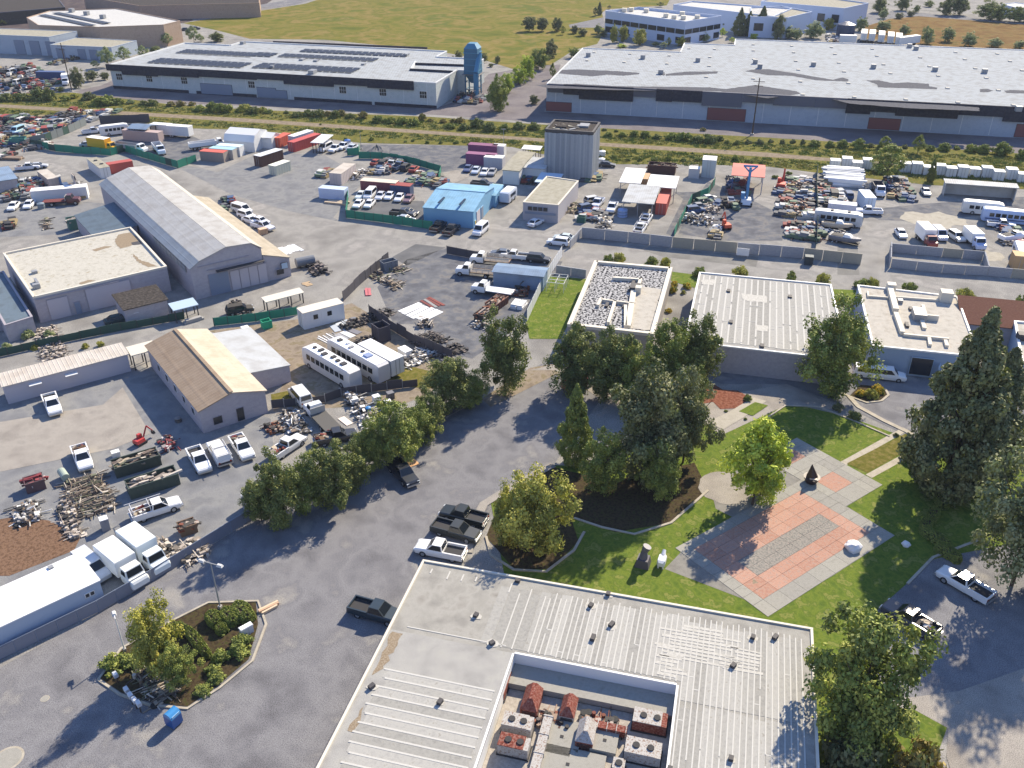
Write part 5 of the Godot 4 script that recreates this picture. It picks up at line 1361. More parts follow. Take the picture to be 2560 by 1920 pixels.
	wbs(t,"roof_sheet",M.felt_mid,4.45,0.01,14.4,[-1.56,-64,1,7.83,2.49,-63.07,1,8.03,12.53,-60.35,1,7.75,15.41,-42.27,1,21.38,21.32,-56.94,1,9.73,17.4,-41.65,1,21.15,19.42,-41.17,1,21.22,24.35,-56.2,1,9.79,-6.65,-54.35,9.62,0.96])
	wbs(t,"roof_sheet",M.felt_pale,4.45,0.01,14.4,[4.52,-62.61,1,8.14,7.5,-61.66,1,7.79,9.54,-61.24,1,7.99,10.55,-60.97,1,7.98,13.54,-60.1,1,7.77,14.6,-60.03,1,8.18,15.6,-59.76,1,8.14,16.27,-58.19,1,9.63,18.33,-57.82,1,9.95,14.38,-42.44,1,21.19,19.29,-57.38,1,9.56,20.29,-57.1,1,9.52,16.4,-41.95,1,21.23,18.38,-41.31,1,20.99,23.31,-56.31,1,9.5,-6.61,-55.37,10.04,0.96,-7.13,-53.44,10.1,0.96,-7.67,-51.52,10.2,0.96,-7.75,-50.51,9.84,0.96,-8.59,-47.62,10.04,0.96,-8.64,-46.6,9.62,0.96])
	wbs(t,"wall",M.stucco,2.05,4.1,14.4,[9.59,-66.68,38.9,0.25,1.19,-33.99,38.9,0.25,-13.33,-55.14,0.25,33.46,24.11,-45.53,0.25,33.46])
	roofpatch(t,"stain_patch",[-11.32,-61.71,-10.3,-61.41,-11.63,-57.18,-12.57,-56.38,-12.01,-58.55],4.45,M.rustroof)
	roofpatch(t,"stain_patch",[-12.8,-52.93,-12.86,-51.36,-13.39,-50.3,-13.79,-50.42],4.45,M.rustroof)
	roofpatch(t,"stain_patch",[7.44,-64.46,8.6,-64.77,9.96,-62.61,8.34,-61.71,7.75,-62.61],4.45,M.rustroof)
	roofpatch(t,"stain_patch",[14.1,-62.91,15.36,-62.46,15.22,-61.56,14.06,-61.86],4.45,M.rustroof)
	roofpatch(t,"stain_patch",[24.53,-69.05,24.95,-68.37,24.33,-68.2],4.45,M.rustroof)
	roofpatch(t,"coated_patch",[-2.89,-63.68,-3.02,-63.28,-3.5,-63.31,-3.86,-63.27,-4.07,-63.71,-3.78,-64.05,-3.47,-64.19,-3.07,-63.91],4.48,M.coat)
	wbox(t,"vent_hood",-3.49,4.64,-63.68,Vector3(0.52,0.32,0.4),115.6,M.darkmetal)
	roofpatch(t,"coated_patch",[-1.16,-60.1,-1.36,-59.79,-1.87,-59.67,-2.18,-59.67,-2.37,-60.13,-2.37,-60.6,-1.82,-60.78,-1.38,-60.48],4.48,M.coat)
	wbox(t,"vent_hood",-1.86,4.64,-60.1,Vector3(0.51,0.32,0.4),142,M.darkmetal)
	roofpatch(t,"coated_patch",[-11.74,-55,-12.02,-54.72,-12.35,-54.66,-12.63,-54.75,-12.92,-55.02,-12.79,-55.3,-12.41,-55.51,-12.02,-55.25],4.48,M.coat)
	wbox(t,"vent_hood",-12.38,4.64,-55,Vector3(0.59,0.32,0.4),132.6,M.darkmetal)
	roofpatch(t,"coated_patch",[-5.84,-53.3,-5.97,-53.08,-6.22,-53,-6.44,-53.12,-6.47,-53.31,-6.42,-53.54,-6.23,-53.59,-5.95,-53.5],4.48,M.coat)
	wbox(t,"vent_hood",-6.23,4.64,-53.3,Vector3(0.55,0.32,0.4),118.6,M.darkmetal)
	roofpatch(t,"coated_patch",[10.16,-66.62,9.93,-66.22,9.51,-66.25,9.07,-66.36,9.09,-66.65,9.18,-66.96,9.66,-67.13,9.95,-66.9],4.48,M.coat)
	wbox(t,"vent_hood",9.56,4.64,-66.62,Vector3(0.5,0.32,0.4),107.5,M.darkmetal)
	roofpatch(t,"coated_patch",[8.01,-60.75,7.8,-60.57,7.56,-60.42,7.33,-60.56,7.22,-60.78,7.39,-60.99,7.66,-61.16,7.83,-60.96],4.48,M.coat)
	wbox(t,"vent_hood",7.6,4.64,-60.75,Vector3(0.7,0.32,0.4),109.6,M.darkmetal)
	roofpatch(t,"coated_patch",[8.43,-65.01,8.15,-64.7,7.66,-64.57,7.18,-64.69,7.15,-65.05,7.3,-65.53,7.8,-65.55,8.24,-65.35],4.48,M.coat)
	wbox(t,"vent_hood",7.71,4.64,-65.01,Vector3(0.54,0.32,0.4),120.6,M.darkmetal)
	roofpatch(t,"coated_patch",[20.35,-57.38,20.28,-57.15,19.95,-57.1,19.78,-57.2,19.62,-57.4,19.86,-57.65,20.13,-57.72,20.37,-57.6],4.48,M.coat)
	wbox(t,"vent_hood",20.02,4.64,-57.38,Vector3(0.56,0.32,0.4),132.6,M.darkmetal)
	roofpatch(t,"coated_patch",[25.1,-60.83,24.95,-60.59,24.58,-60.43,24.33,-60.64,24.28,-60.85,24.47,-61.1,24.84,-61.22,25.12,-61.04],4.48,M.coat)
	wbox(t,"vent_hood",24.69,4.64,-60.83,Vector3(0.64,0.32,0.4),133.9,M.darkmetal)
	roofpatch(t,"coated_patch",[10.05,-62.46,9.96,-62.03,9.42,-61.79,9.03,-62.09,9.02,-62.5,9.06,-62.87,9.62,-63.07,10.05,-62.74],4.48,M.coat)
	wbox(t,"vent_hood",9.5,4.64,-62.46,Vector3(0.68,0.32,0.4),127.6,M.darkmetal)
	roofpatch(t,"coated_patch",[23.12,-60.83,22.95,-60.46,22.51,-60.47,22.21,-60.52,22.04,-60.85,22.31,-61.22,22.75,-61.3,23.02,-61.06],4.48,M.coat)
	wbox(t,"vent_hood",22.61,4.64,-60.83,Vector3(0.49,0.32,0.4),117.1,M.darkmetal)
	roofpatch(t,"coated_patch",[12.87,-46.54,12.79,-46.37,12.55,-46.28,12.36,-46.33,12.36,-46.55,12.44,-46.71,12.67,-46.83,12.85,-46.65],4.48,M.coat)
	wbox(t,"vent_hood",12.6,4.64,-46.54,Vector3(0.63,0.32,0.4),108.2,M.darkmetal)
	roofpatch(t,"coated_patch",[18.13,-47.61,18.05,-47.33,17.64,-47.23,17.35,-47.4,17.39,-47.63,17.51,-47.92,17.86,-47.96,18.1,-47.86],4.48,M.coat)
	wbox(t,"downspout_box",0.57,4.59,-68.55,Vector3(0.5,0.3,0.4),14.4,M.darkmetal)
	wbox(t,"vent_hood",17.74,4.64,-47.61,Vector3(0.45,0.32,0.4),108.7,M.darkmetal)
	hvac("hood","rust red peaked air handler nearest the court corner ledge",1.75,2.49,-54.7,14.4,Vector3(1.5,1.5,2.6),"8e4a44","a5534b")
	hvac("hood","white and red peaked air handler in mid court",4.99,2.49,-53.89,14.4,Vector3(1.3,1.3,2.2),"c9c4c2","8a4740")
	hvac("hood","dark maroon ventilator with pale hood in court centre",6.31,2.49,-51.12,14.4,Vector3(1.5,1.6,2.2),"4c4246","c3bcbc")
	hvac("box","low rust red unit with pale blue cover by court wall",11.93,2.49,-52.44,104.4,Vector3(1.5,1.2,2.9),"a2473f","dfe7ea")
	hvac("box","white air conditioner with two round fans and red end",10.94,2.49,-49.4,104.4,Vector3(1.6,1.2,3.0),"d6d3d0","e9e7e4")
	hvac("box","white air conditioner with one dark fan at court side wall",0.5,2.49,-52.08,104.4,Vector3(1.4,1.2,2.6),"c9cbca","f0f1ef")
	hvac("box","orange topped air conditioner at court side wall",0.19,2.49,-49.97,104.4,Vector3(1.3,1.2,2.6),"c2bdb6","b5482f")
	heap("rusty pipes and litter by the court plinth",3.34,-53.08,14.4,3.2,1.6,.4,"rust",{"y":2.49,"called":"pipe_litter","cat":"litter"})
	heap("brown litter and conduit between court units",7.67,-52.84,14.4,3.2,1.6,.4,"rust",{"y":2.49,"called":"pipe_litter","cat":"litter"})
	heap("rusty brackets along the court ledge",1.91,-57.59,14.4,3.2,1.6,.4,"rust",{"y":2.49,"called":"pipe_litter","cat":"litter"})
	hvac("duct","long beige duct running through the court",2.23,2.49,-49.25,14.4,Vector3(0.8,0.6,8.0),"b9aca6","b9aca6")
	hvac("slab","low square concrete equipment plinth in the court",4.26,2.49,-51.18,14.4,Vector3(3.2,0.3,3.6),"d5d3cc","d5d3cc")
	hvac("slab","small square curb with a drain hole in the court",7.87,2.49,-50.65,14.4,Vector3(2.2,0.5,2.2),"c4bfb6","cfcac0")
	hvac("slab","long concrete equipment plinth at the court bottom",4.61,2.49,-48.45,14.4,Vector3(6.0,0.3,3.2),"d2d0c9","d2d0c9")
	hvac("box","small white cube unit with dark fan",8.77,2.49,-48.05,104.4,Vector3(1.0,0.9,1.0),"e8e8e6","f2f2f0")
	hvac("duct","short brown duct crossing the court deck",8.18,2.49,-51.88,104.4,Vector3(0.7,0.7,3.4),"8b7d72","9a8c80")
	hvac("box","rusty pipe rack unit along the court edge",-0.86,2.49,-56.6,14.4,Vector3(1.0,0.9,2.8),"7c5a44","8a6a50")
	t = flat("office_building","low building with black and white speckled roof","building",[15.29,-154.5,29.09,-151.17,22.04,-124.32,8.82,-127.79],4.5,0.5,M.stucco,M.speckle,M.cream,{'pw':.7})
	roofpatch(t,"coated_patch",[21.79,-143.48,25.88,-142.48,21.9,-126.33,18.71,-127.15],4.06,M.creamroof)
	wbox(t,"air_unit",21.69,4.6,-141.02,Vector3(1.2,1.1,1),104.4,M.cream)
	wbox(t,"roof_curb",22.32,4.3,-144.49,Vector3(0.5,0.55,3.13),-165.6,M.cream)
	wbox(t,"roof_curb",16.31,4.3,-132.57,Vector3(0.5,0.55,8.58),-166.9,M.cream)
	wbox(t,"roof_curb",19.62,4.3,-134.08,Vector3(0.9,0.55,14.1),-169.6,M.cream)
	wbox(t,"roof_curb",18.4,4.3,-131.04,Vector3(0.5,0.55,7.82),-173.7,M.cream)
	wbox(t,"roof_curb",17.63,4.3,-136.41,Vector3(0.4,0.55,5.5),107,M.cream)
	wbox(t,"roof_curb",14.63,4.3,-136.3,Vector3(0.5,0.55,2.88),16.5,M.cream)
	wbox(t,"roof_curb",20.26,4.3,-146.14,Vector3(0.5,0.55,4.89),99.1,M.cream)
	wbox(t,"roof_hatch",21.21,4.5,-141.99,Vector3(2.2,0.9,1.6),104.4,M.darkmetal)
	wbs(t,"roof_scupper",M.darkmetal,4.2,0.35,104.4,[15.82,-135.61,1.6,0.5,18.66,-135.15,1.6,0.5,21.36,-144.99,1.6,0.5])
	t = flat("office_building","low building with grey roof ruled by white seams","building",[33.59,-148.77,55.48,-143.35,49.61,-115.61,26.34,-121.57],4.6,0.22,M.mauve,M.greyroof2,M.white,{'pw':.3})
	wbs(t,"roof_seam",M.sealant,4.43,0.04,14.4,[33.69,-143.48,0.93,0.1,31.63,-135.45,0.93,0.1,29.75,-128.14,0.93,0.1,35,-144.39,0.93,0.1,31.67,-131.43,0.93,0.1,34.48,-134,0.93,0.1,31.99,-124.32,0.93,0.1,35.61,-134.21,0.93,0.1,34.24,-128.89,0.93,0.1,32.35,-121.53,0.93,0.1,33.82,-123.07,0.93,0.1,33.36,-121.27,0.93,0.1,35.84,-126.77,0.93,0.1,34.48,-121.44,0.93,0.1,40,-138.77,0.93,0.1,38.63,-133.44,0.93,0.1,35.37,-120.75,0.93,0.1,41.05,-138.7,0.93,0.1,40,-134.6,0.93,0.1,38.49,-128.72,0.93,0.1,42.06,-138.44,0.93,0.1,41.02,-134.37,0.93,0.1,43.44,-139.64,0.93,0.1,39.98,-126.15,0.93,0.1,38.49,-120.34,0.93,0.1,44.77,-140.64,0.93,0.1,41.01,-125.99,0.93,0.1,45.78,-140.38,0.93,0.1,42.28,-126.73,0.93,0.1,40.91,-121.41,0.93,0.1,40.41,-119.46,0.93,0.1,46.09,-137.41,0.93,0.1,43.6,-127.72,0.93,0.1,41.42,-119.2,0.93,0.1,46.35,-134.24,0.93,0.1,43.1,-121.58,0.93,0.1,47.36,-133.98,0.93,0.1,45.87,-128.17,0.93,0.1,43.43,-118.68,0.93,0.1,48.74,-135.18,0.93,0.1,46.09,-124.87,0.93,0.1,50.82,-139.08,0.93,0.1,49.08,-132.3,0.93,0.1,48.03,-128.24,0.93,0.1,52.83,-138.57,0.93,0.1,51.3,-128.43,0.93,0.1,50.56,-125.52,0.93,0.1,49.19,-120.2,0.93,0.1,48.47,-117.39,0.93,0.1])
	wbs(t,"roof_seam",M.sealant,4.43,0.05,14.4,[33.71,-145.64,0.26,4.2,32.66,-141.55,0.26,3,31.65,-137.61,0.26,4.2,30.12,-131.66,0.26,7,28.67,-126.01,0.26,4.2,27.98,-123.33,0.26,1.33,34.87,-145.97,0.26,3,33.81,-141.85,0.26,5.5,32.04,-134.95,0.26,7,30.53,-129.09,0.26,4.2,29.49,-125.02,0.26,4.2,28.9,-122.71,0.26,0.58,35.56,-144.5,0.26,5.5,34.36,-139.8,0.26,4.2,32.92,-134.2,0.26,5.5,31.51,-128.72,0.26,5.5,30.26,-123.84,0.26,3.44,36.88,-145.45,0.26,3,35.71,-140.87,0.26,5.5,34.5,-136.17,0.26,4.2,33.11,-130.74,0.26,7,31.86,-125.9,0.26,3,31.16,-123.18,0.26,2.62,37.89,-145.19,0.26,3,36.99,-141.7,0.26,4.2,35.79,-137.01,0.26,5.5,34.42,-131.68,0.26,5.5,32.68,-124.9,0.26,6.7,38.9,-144.93,0.26,3,37.53,-139.6,0.26,7,35.55,-131.91,0.26,7,34,-125.86,0.26,5.5,33.08,-122.3,0.26,1.86,39.59,-143.46,0.26,5.5,38.14,-137.79,0.26,5.5,37.08,-133.68,0.26,3,36.02,-129.56,0.26,5.5,34.66,-124.23,0.26,5.5,33.92,-121.35,0.26,0.45,40.91,-144.42,0.26,3,40.02,-140.93,0.26,4.2,38.81,-136.23,0.26,5.5,37.26,-130.18,0.26,7,35.7,-124.12,0.26,5.5,34.92,-121.06,0.26,0.38,41.42,-142.22,0.26,7,40.02,-136.76,0.26,4.2,38.67,-131.51,0.26,5.5,37.28,-126.1,0.26,5.5,36.24,-122.03,0.26,2.91,42.43,-141.96,0.26,7,41.04,-136.54,0.26,4.2,39.42,-130.26,0.26,7,38,-124.72,0.26,3,37.17,-121.49,0.26,2.34,43.62,-142.43,0.26,5.5,42.57,-138.31,0.26,3,41.09,-132.57,0.26,7,39.85,-127.73,0.26,3,39.1,-124.83,0.26,3,38.36,-121.92,0.26,3,37.94,-120.29,0.26,0.38,44.79,-142.8,0.26,4.2,43.72,-138.62,0.26,4.2,42.62,-134.35,0.26,3,41.38,-129.51,0.26,7,39.82,-123.45,0.26,5.5,39.02,-120.32,0.26,0.97,45.8,-142.54,0.26,4.2,44.41,-137.12,0.26,7,42.64,-130.25,0.26,7,41.09,-124.2,0.26,5.5,40.16,-120.56,0.26,2.01,46.46,-140.93,0.26,7,44.72,-134.15,0.26,7,43.47,-129.3,0.26,3,42.04,-123.7,0.26,7,41.04,-119.82,0.26,1.02,47.47,-140.67,0.26,7,46.22,-135.83,0.26,3,45.48,-132.92,0.26,3,44.58,-129.43,0.26,4.2,43.28,-124.37,0.26,5.5,42.14,-119.93,0.26,1.79,48.97,-142.35,0.26,3,47.73,-137.5,0.26,7,46.48,-132.66,0.26,3,45.74,-129.75,0.26,3,44.98,-126.82,0.26,3,43.69,-121.79,0.26,5.5,42.97,-118.97,0.26,0.32,49.67,-140.88,0.26,5.5,48.61,-136.76,0.26,3,47.71,-133.27,0.26,4.2,46.27,-127.66,0.26,5.5,44.91,-122.34,0.26,5.5,44.03,-118.93,0.26,0.78,50.84,-141.25,0.26,4.2,49.44,-135.82,0.26,7,48.05,-130.4,0.26,4.2,46.66,-124.98,0.26,7,45.36,-119.94,0.26,3.4,51.84,-140.99,0.26,4.2,50.8,-136.92,0.26,4.2,49.59,-132.22,0.26,5.5,48.08,-126.32,0.26,5.5,46.71,-120.99,0.26,5.5,45.99,-118.18,0.26,0.3,52.85,-140.73,0.26,4.2,51.63,-135.98,0.26,4.2,50.53,-131.7,0.26,3,49.08,-126.03,0.26,7,47.67,-120.56,0.26,4.2,53.86,-140.47,0.26,4.2,52.81,-136.4,0.26,4.2,51.92,-132.92,0.26,3,51.17,-130.01,0.26,3,50.43,-127.11,0.26,3,49.37,-122.99,0.26,5.5,48.32,-118.92,0.26,2.9])
	wbs(t,"roof_sheet",M.felt_dark,4.42,0.01,14.4,[32.59,-134.99,0.98,26,36.62,-133.96,0.98,26,39.64,-133.18,0.98,26,40.64,-132.92,0.98,26,41.65,-132.66,0.98,26,48.7,-130.85,0.98,26])
	wbs(t,"roof_sheet",M.felt_mid,4.42,0.01,14.4,[33.59,-134.73,0.98,26,38.63,-133.44,0.98,26,44.67,-131.89,0.98,26,45.68,-131.63,0.98,26,50.72,-130.33,0.98,26])
	wbs(t,"roof_sheet",M.felt_pale,4.42,0.01,14.4,[31.58,-135.25,0.98,26,34.6,-134.47,0.98,26,35.61,-134.21,0.98,26,37.62,-133.7,0.98,26,42.66,-132.4,0.98,26,43.67,-132.14,0.98,26,46.69,-131.37,0.98,26,47.7,-131.11,0.98,26,49.71,-130.59,0.98,26,51.73,-130.08,0.98,26])
	wbs(t,"vent_curb",M.darkmetal,4.55,0.28,104.4,[37.08,-140.6,1,0.6,46.98,-138.21,1,0.6,34.89,-128.42,1,0.6,37.89,-120.23,1,0.6])
	roofpatch(t,"coated_patch",[39.04,-139.64,43.15,-138.69,42.45,-135.89,38.8,-136.81],4.46,M.coat)
	roofpatch(t,"coated_patch",[38.57,-127.58,40.52,-127.16,40.01,-125.12,38.26,-125.53],4.46,M.coat)
	roofpatch(t,"coated_patch",[33.43,-145.59,35.88,-145.59,34.98,-143.06,33.06,-143.56],4.46,M.coat)
	panes(t,"window",M.paleblue,M.darkmetal,1,[34,2,-120.24,3.2,2.4,194.4,38.36,2,-119.13,1.6,2.4,194.4])
	pane(t,"window",41.75,2,-118.25,2.6,2.4,194.4,M.mauve2,M.darkmetal,1)
	t = flat("office_building","low building with cream roof and long raised ducts","building",[60.12,-143.33,75.42,-138.46,69.35,-116.88,54.72,-120.42],4.5,0.25,M.bluewall,M.creamroof,M.white,{'pw':.3})
	wbox(t,"air_unit",67.19,4.72,-129.69,Vector3(0.4,0.9,2.4),104.4,M.cream)
	wbox(t,"air_unit",65.23,4.87,-141.58,Vector3(1.4,1.2,1.4),104.4,M.cream)
	wbox(t,"air_unit",72.8,5.12,-137.27,Vector3(1.9,1.7,1.9),104.4,M.cream)
	wbox(t,"air_unit",65.67,4.87,-130.54,Vector3(3.2,1.2,1.9),104.4,M.greymetal)
	wbs(t,"roof_curb",M.cream,4.47,0.4,104.4,[65.23,-127.58,3,0.6,67.82,-134.07,1.4,0.5])
	wbs(t,"roof_curb",M.darkmetal,4.44,0.35,104.4,[62.66,-127.58,1.6,0.5,65.55,-133.62,1.2,0.4])
	wbox(t,"roof_curb",64.86,4.57,-136.35,Vector3(1,0.6,0.8),104.4,M.greymetal)
	wbox(t,"roof_curb",66.18,4.42,-131.85,Vector3(3.4,0.3,0.5),104.4,M.rustroof)
	wbox(t,"roof_duct",60.5,4.47,-139.29,Vector3(0.25,0.35,2.24),-163.3,M.cream)
	wbox(t,"roof_duct",67.72,4.47,-137.51,Vector3(0.25,0.35,7.57),100.7,M.cream)
	wbox(t,"roof_duct",61.9,4.47,-138.1,Vector3(0.25,0.35,3.53),101.5,M.cream)
	wbox(t,"roof_duct",63.81,4.5,-121.58,Vector3(0.5,0.4,2.44),-161.8,M.cream)
	wbox(t,"roof_duct",66.09,4.5,-121,Vector3(0.5,0.4,1.99),-164.2,M.cream)
	wbox(t,"roof_duct",63.89,4.52,-123.13,Vector3(0.4,0.45,6.53),104,M.cream)
	wbox(t,"roof_duct",61.47,4.6,-127.86,Vector3(0.7,0.6,7.26),-167.6,M.cream)
	wbox(t,"roof_duct",63.72,4.7,-136.69,Vector3(0.9,0.8,9.09),-165.5,M.cream)
	pane(t,"doorway",61.85,1.9,-118.43,3,2.8,194.4,M.darkglass,M.paleblue,0)
	wbox(t,"open_door",64.04,1.5,-117.3,Vector3(0.08,2.6,1.4),34.4,M.paleblue)
	shed("brown_roof_building","building with long brown sloping roof behind the tall conifer","building",81.29,-131.62,104.4,15.3,[-3.25,5.2,3.25,3.4],M.mauve,M.brownroof,{'over':.3})
	t = flat("office_building","low white roofed building at the picture edge behind the conifer","building",[80.56,-129.26,88.37,-127.58,81.15,-114.21,74.94,-115.63],4.4,0.3,M.bluewall,M.creamroof,M.white)
	wbox(t,"air_unit",78.7,4.7,-123.13,Vector3(1.4,1,1.4),104.4,M.darkmetal)
	t = null
	t = shed("metal_hall","long metal hall with faceted pale roof","building",-69.12,-175.03,-36,60.3,[-6.6,6,-4.9,7,0.2,8.5,4.8,8.2,6.6,6.9],M.mauve,M.hallroof,{'over':.2,'roofs':[M.hallroof2,M.hallroof,M.hallroof,M.hallroof3]})
	pane(t,"roller_door",-52.98,2.1,-149.42,3.6,4,144,M.bluegrey,M.mauve2,0)
	panes(t,"hall_panel",M.mauve3,M.mauve2,0,[-50.56,2,-151.18,1.55,3.7,144,-49.14,2,-152.21,1.55,3.7,144,-47.73,2,-153.24,1.55,3.7,144,-46.31,2,-154.27,1.55,3.7,144])
	wbox(t,"door_canopy",-49.36,4.6,-151.58,Vector3(9,0.12,0.9),-36,M.darkmetal)
	wbs(t,"louvre_panel",M.greymetal,5.1,1.2,-36,[-58.91,-149.49,0.12,1.8,-60.14,-151.19,0.12,1.8,-61.38,-152.89,0.12,1.8,-62.61,-154.59,0.12,1.8,-63.85,-156.28,0.12,1.8,-65.08,-157.98,0.12,1.8,-66.31,-159.68,0.12,1.8,-67.55,-161.38,0.12,1.8,-68.78,-163.08,0.12,1.8])
	wbox(t,"wall_rail",-51.82,5,-150.19,Vector3(6.5,0.14,0.12),-36,M.mauve2)
	wbox(t,"wall_rail",-51.82,6,-150.19,Vector3(9.5,0.12,0.12),-36,M.mauve2)
	t = shed("lean_to_shed","ribbed brownish lean-to along the sunny side of metal hall","shed",-56.88,-173.83,-36,43.5,[-2.6,5.4,2.6,3.7],M.mauve,M.leanroof,{'over':.15,'skip':['side0']})
	pane(t,"window",-42.73,2.6,-156.57,1.2,1.1,144,M.paleblue,M.darkmetal,0)
	pane(t,"window",-43.54,1.6,-155.98,1.4,1,144,M.darkglass,M.mauve2,0)
	shed("lean_to_shed","dark blue lean-to roof on shaded side of metal hall","shed",-84.23,-177.45,-36,17.5,[-4.1,3.4,4.1,4.6],M.mauve,M.bluemetal,{'over':.2,'skip':['side1']})
	t = flat("warehouse","square warehouse with stained white flat roof beside metal hall","building",[-95.29,-157.23,-76.56,-171.31,-62.47,-150.74,-80.42,-137.34],4.9,0.35,M.mauve,M.whiteroof,M.cream,{'pw':.4})
	pane(t,"roller_door",-70.84,2.1,-144.23,7.4,4,144,M.mauve3,M.mauve2,0)
	pane(t,"door",-75.28,1.1,-141,0.9,2.1,144,M.bluegrey,M.mauve2,0)
	pane(t,"roller_door",-77.63,1.9,-139.29,3.2,3.6,144,M.mauve3,M.mauve2,0)
	wbox(t,"roof_pipe",-85.25,4.8,-148.24,Vector3(0.9,0.5,0.9),-36,M.greymetal)
	wbox(t,"roof_pipe",-82.7,4.9,-143.6,Vector3(0.4,0.7,2.2),-36,M.greymetal)
	wbox(t,"roof_vent",-81.79,5,-141.62,Vector3(1.1,0.8,0.9),-36,M.greymetal)
	wbox(t,"wall_rail",-74.68,4.25,-141.36,Vector3(13.5,0.14,0.14),-36,M.mauve2)
	roofpatch(t,"stain_patch",[-77.77,-167.6,-75.97,-168.9,-71.39,-163.8,-73.17,-161.34,-74.48,-160.14,-76.99,-163.8],4.59,M.rustroof)
	roofpatch(t,"stain_patch",[-73.62,-163.18,-72.4,-164.11,-71.06,-162.56,-72.73,-161.95],4.6,M.darkmetal)
	roofpatch(t,"stain_patch",[-75.48,-143.67,-74.5,-145.19,-72.97,-144.94,-74.87,-143.17],4.59,M.rustroof)
	roofpatch(t,"stain_patch",[-79.74,-159.54,-78.04,-161.34,-76.49,-161.34,-78.5,-158.65],4.59,M.rustroof)
	roofpatch(t,"stain_patch",[-70.97,-157.19,-68.43,-154.32,-64.48,-151.55,-65.97,-151,-69.08,-153.76],4.59,M.rustroof)
	t = flat("annex","blue grey flat annex on low side of white roofed warehouse","building",[-95.66,-148.38,-93.41,-152.66,-79.07,-133.27,-82.06,-130.03],3.2,0.2,M.mauve,M.bluemetal,M.mauve2)
	t = flat("annex","small blue grey annex at picture edge below white roofed warehouse","building",[-94.5,-142.67,-91.71,-145.15,-84.38,-135.19,-86.96,-133.42],2.6,0.2,M.mauve,M.bluemetal,M.mauve2)
	t = shed("shack","small shack with dark weathered roof in shade of warehouse","shed",-64.01,-140.72,54,7,[-3.1,3.4,3.1,3],M.mauve,M.darkroof,{'over':.3})
	pane(t,"window",-63.67,2,-137.28,0.9,0.8,144,M.darkglass,M.white,1)
	shed("canopy","small open canopy with pale blue roof beside dark shack","canopy",-56.2,-139.22,54,4.1,[-1.25,2.7,1.25,2.4],M.darkmetal,M.paleblue,{'over':.1,'open':true,'bays':2})
	shed("canopy","narrow open canopy with cream roof in front of metal hall","canopy",-40.32,-144.05,54,7,[-0.9,2.2,0.9,2],M.darkmetal,M.cream,{'over':.1,'open':true,'bays':3})
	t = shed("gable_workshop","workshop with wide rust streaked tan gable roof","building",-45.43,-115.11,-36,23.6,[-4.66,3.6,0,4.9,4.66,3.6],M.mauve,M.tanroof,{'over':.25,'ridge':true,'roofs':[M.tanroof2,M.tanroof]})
	pane(t,"window",-40.48,1.4,-104.11,1.2,1.1,144,M.darkglass,M.mauve2,0)
	pane(t,"door",-37.89,1.2,-106,1,2,144,M.darkglass,M.mauve2,0)
	panes(t,"window",M.darkglass,M.white,0,[-44.05,2.2,-105.25,0.9,0.9,-126,-46.28,2.2,-108.33,0.9,0.9,-126,-48.52,2.2,-111.4,0.9,0.9,-126,-50.75,2.2,-114.48,0.9,0.9,-126,-52.98,2.2,-117.55,0.9,0.9,-126])
	shed("lean_to_shed","pale grey metal lean-to attached to tan roofed workshop","shed",-40.48,-121.68,-36,15.5,[-3.2,3.4,3.2,2.7],M.mauve,M.whitemetal,{'over':.15,'skip':['side0']})
	t = shed("long_shed","long narrow shed with pinkish cream roof in the side yard","shed",-66.78,-116.97,55,17.2,[-1.8,3.2,1.8,2.9],M.mauve3,M.pinkroof,{'over':.2})
	wbs(t,"awning",M.white,2.3,0.08,-35,[-69.4,-112.73,1.7,1.3,-65.38,-115.55,1.7,1.3])
	pane(t,"door",-71.21,1.2,-112.01,1.6,2.2,145,M.darkglass,M.mauve2,0)
	pane(t,"door",-67.36,1.2,-114.71,1.6,2.2,145,M.mauve2,M.mauve2,0)
	pane(t,"door",-63.84,1.2,-117.18,1.6,2.2,145,M.darkglass,M.mauve2,0)
	pane(t,"door",-61.79,1.2,-118.61,1.6,2.2,145,M.mauve2,M.mauve2,0)
	shed("canopy","small grey canopy between long shed and tan workshop","canopy",-57.31,-122.63,55,3.8,[-1.3,2.9,1.3,2.6],M.darkmetal,M.cream,{'over':.1,'open':true,'bays':2})
	t = shed("trailer_office","long trailer office with bright white roof","trailer",-50.53,-66.69,47,16,[-2.9,3.2,2.9,3.2],M.trailer,M.brightwhite,{'over':.1,'thick':.12})
	panes(t,"window",M.darkglass,M.white,0,[-43.42,2.2,-69.32,0.35,0.4,137,-43.78,2.2,-68.98,0.35,0.4,137])
	wbox(t,"roof_vent",-48.54,3.4,-71.89,Vector3(0.5,0.2,0.5),47,M.greymetal)
	wbs(t,"skirting_panel",M.bluegrey,0.55,1,-43,[-43.54,-69.17,2,0.06,-45.15,-67.67,2,0.06,-46.76,-66.16,2,0.06,-48.37,-64.66,2,0.06,-49.98,-63.16,2,0.06,-51.59,-61.66,2,0.06,-53.2,-60.16,2,0.06])

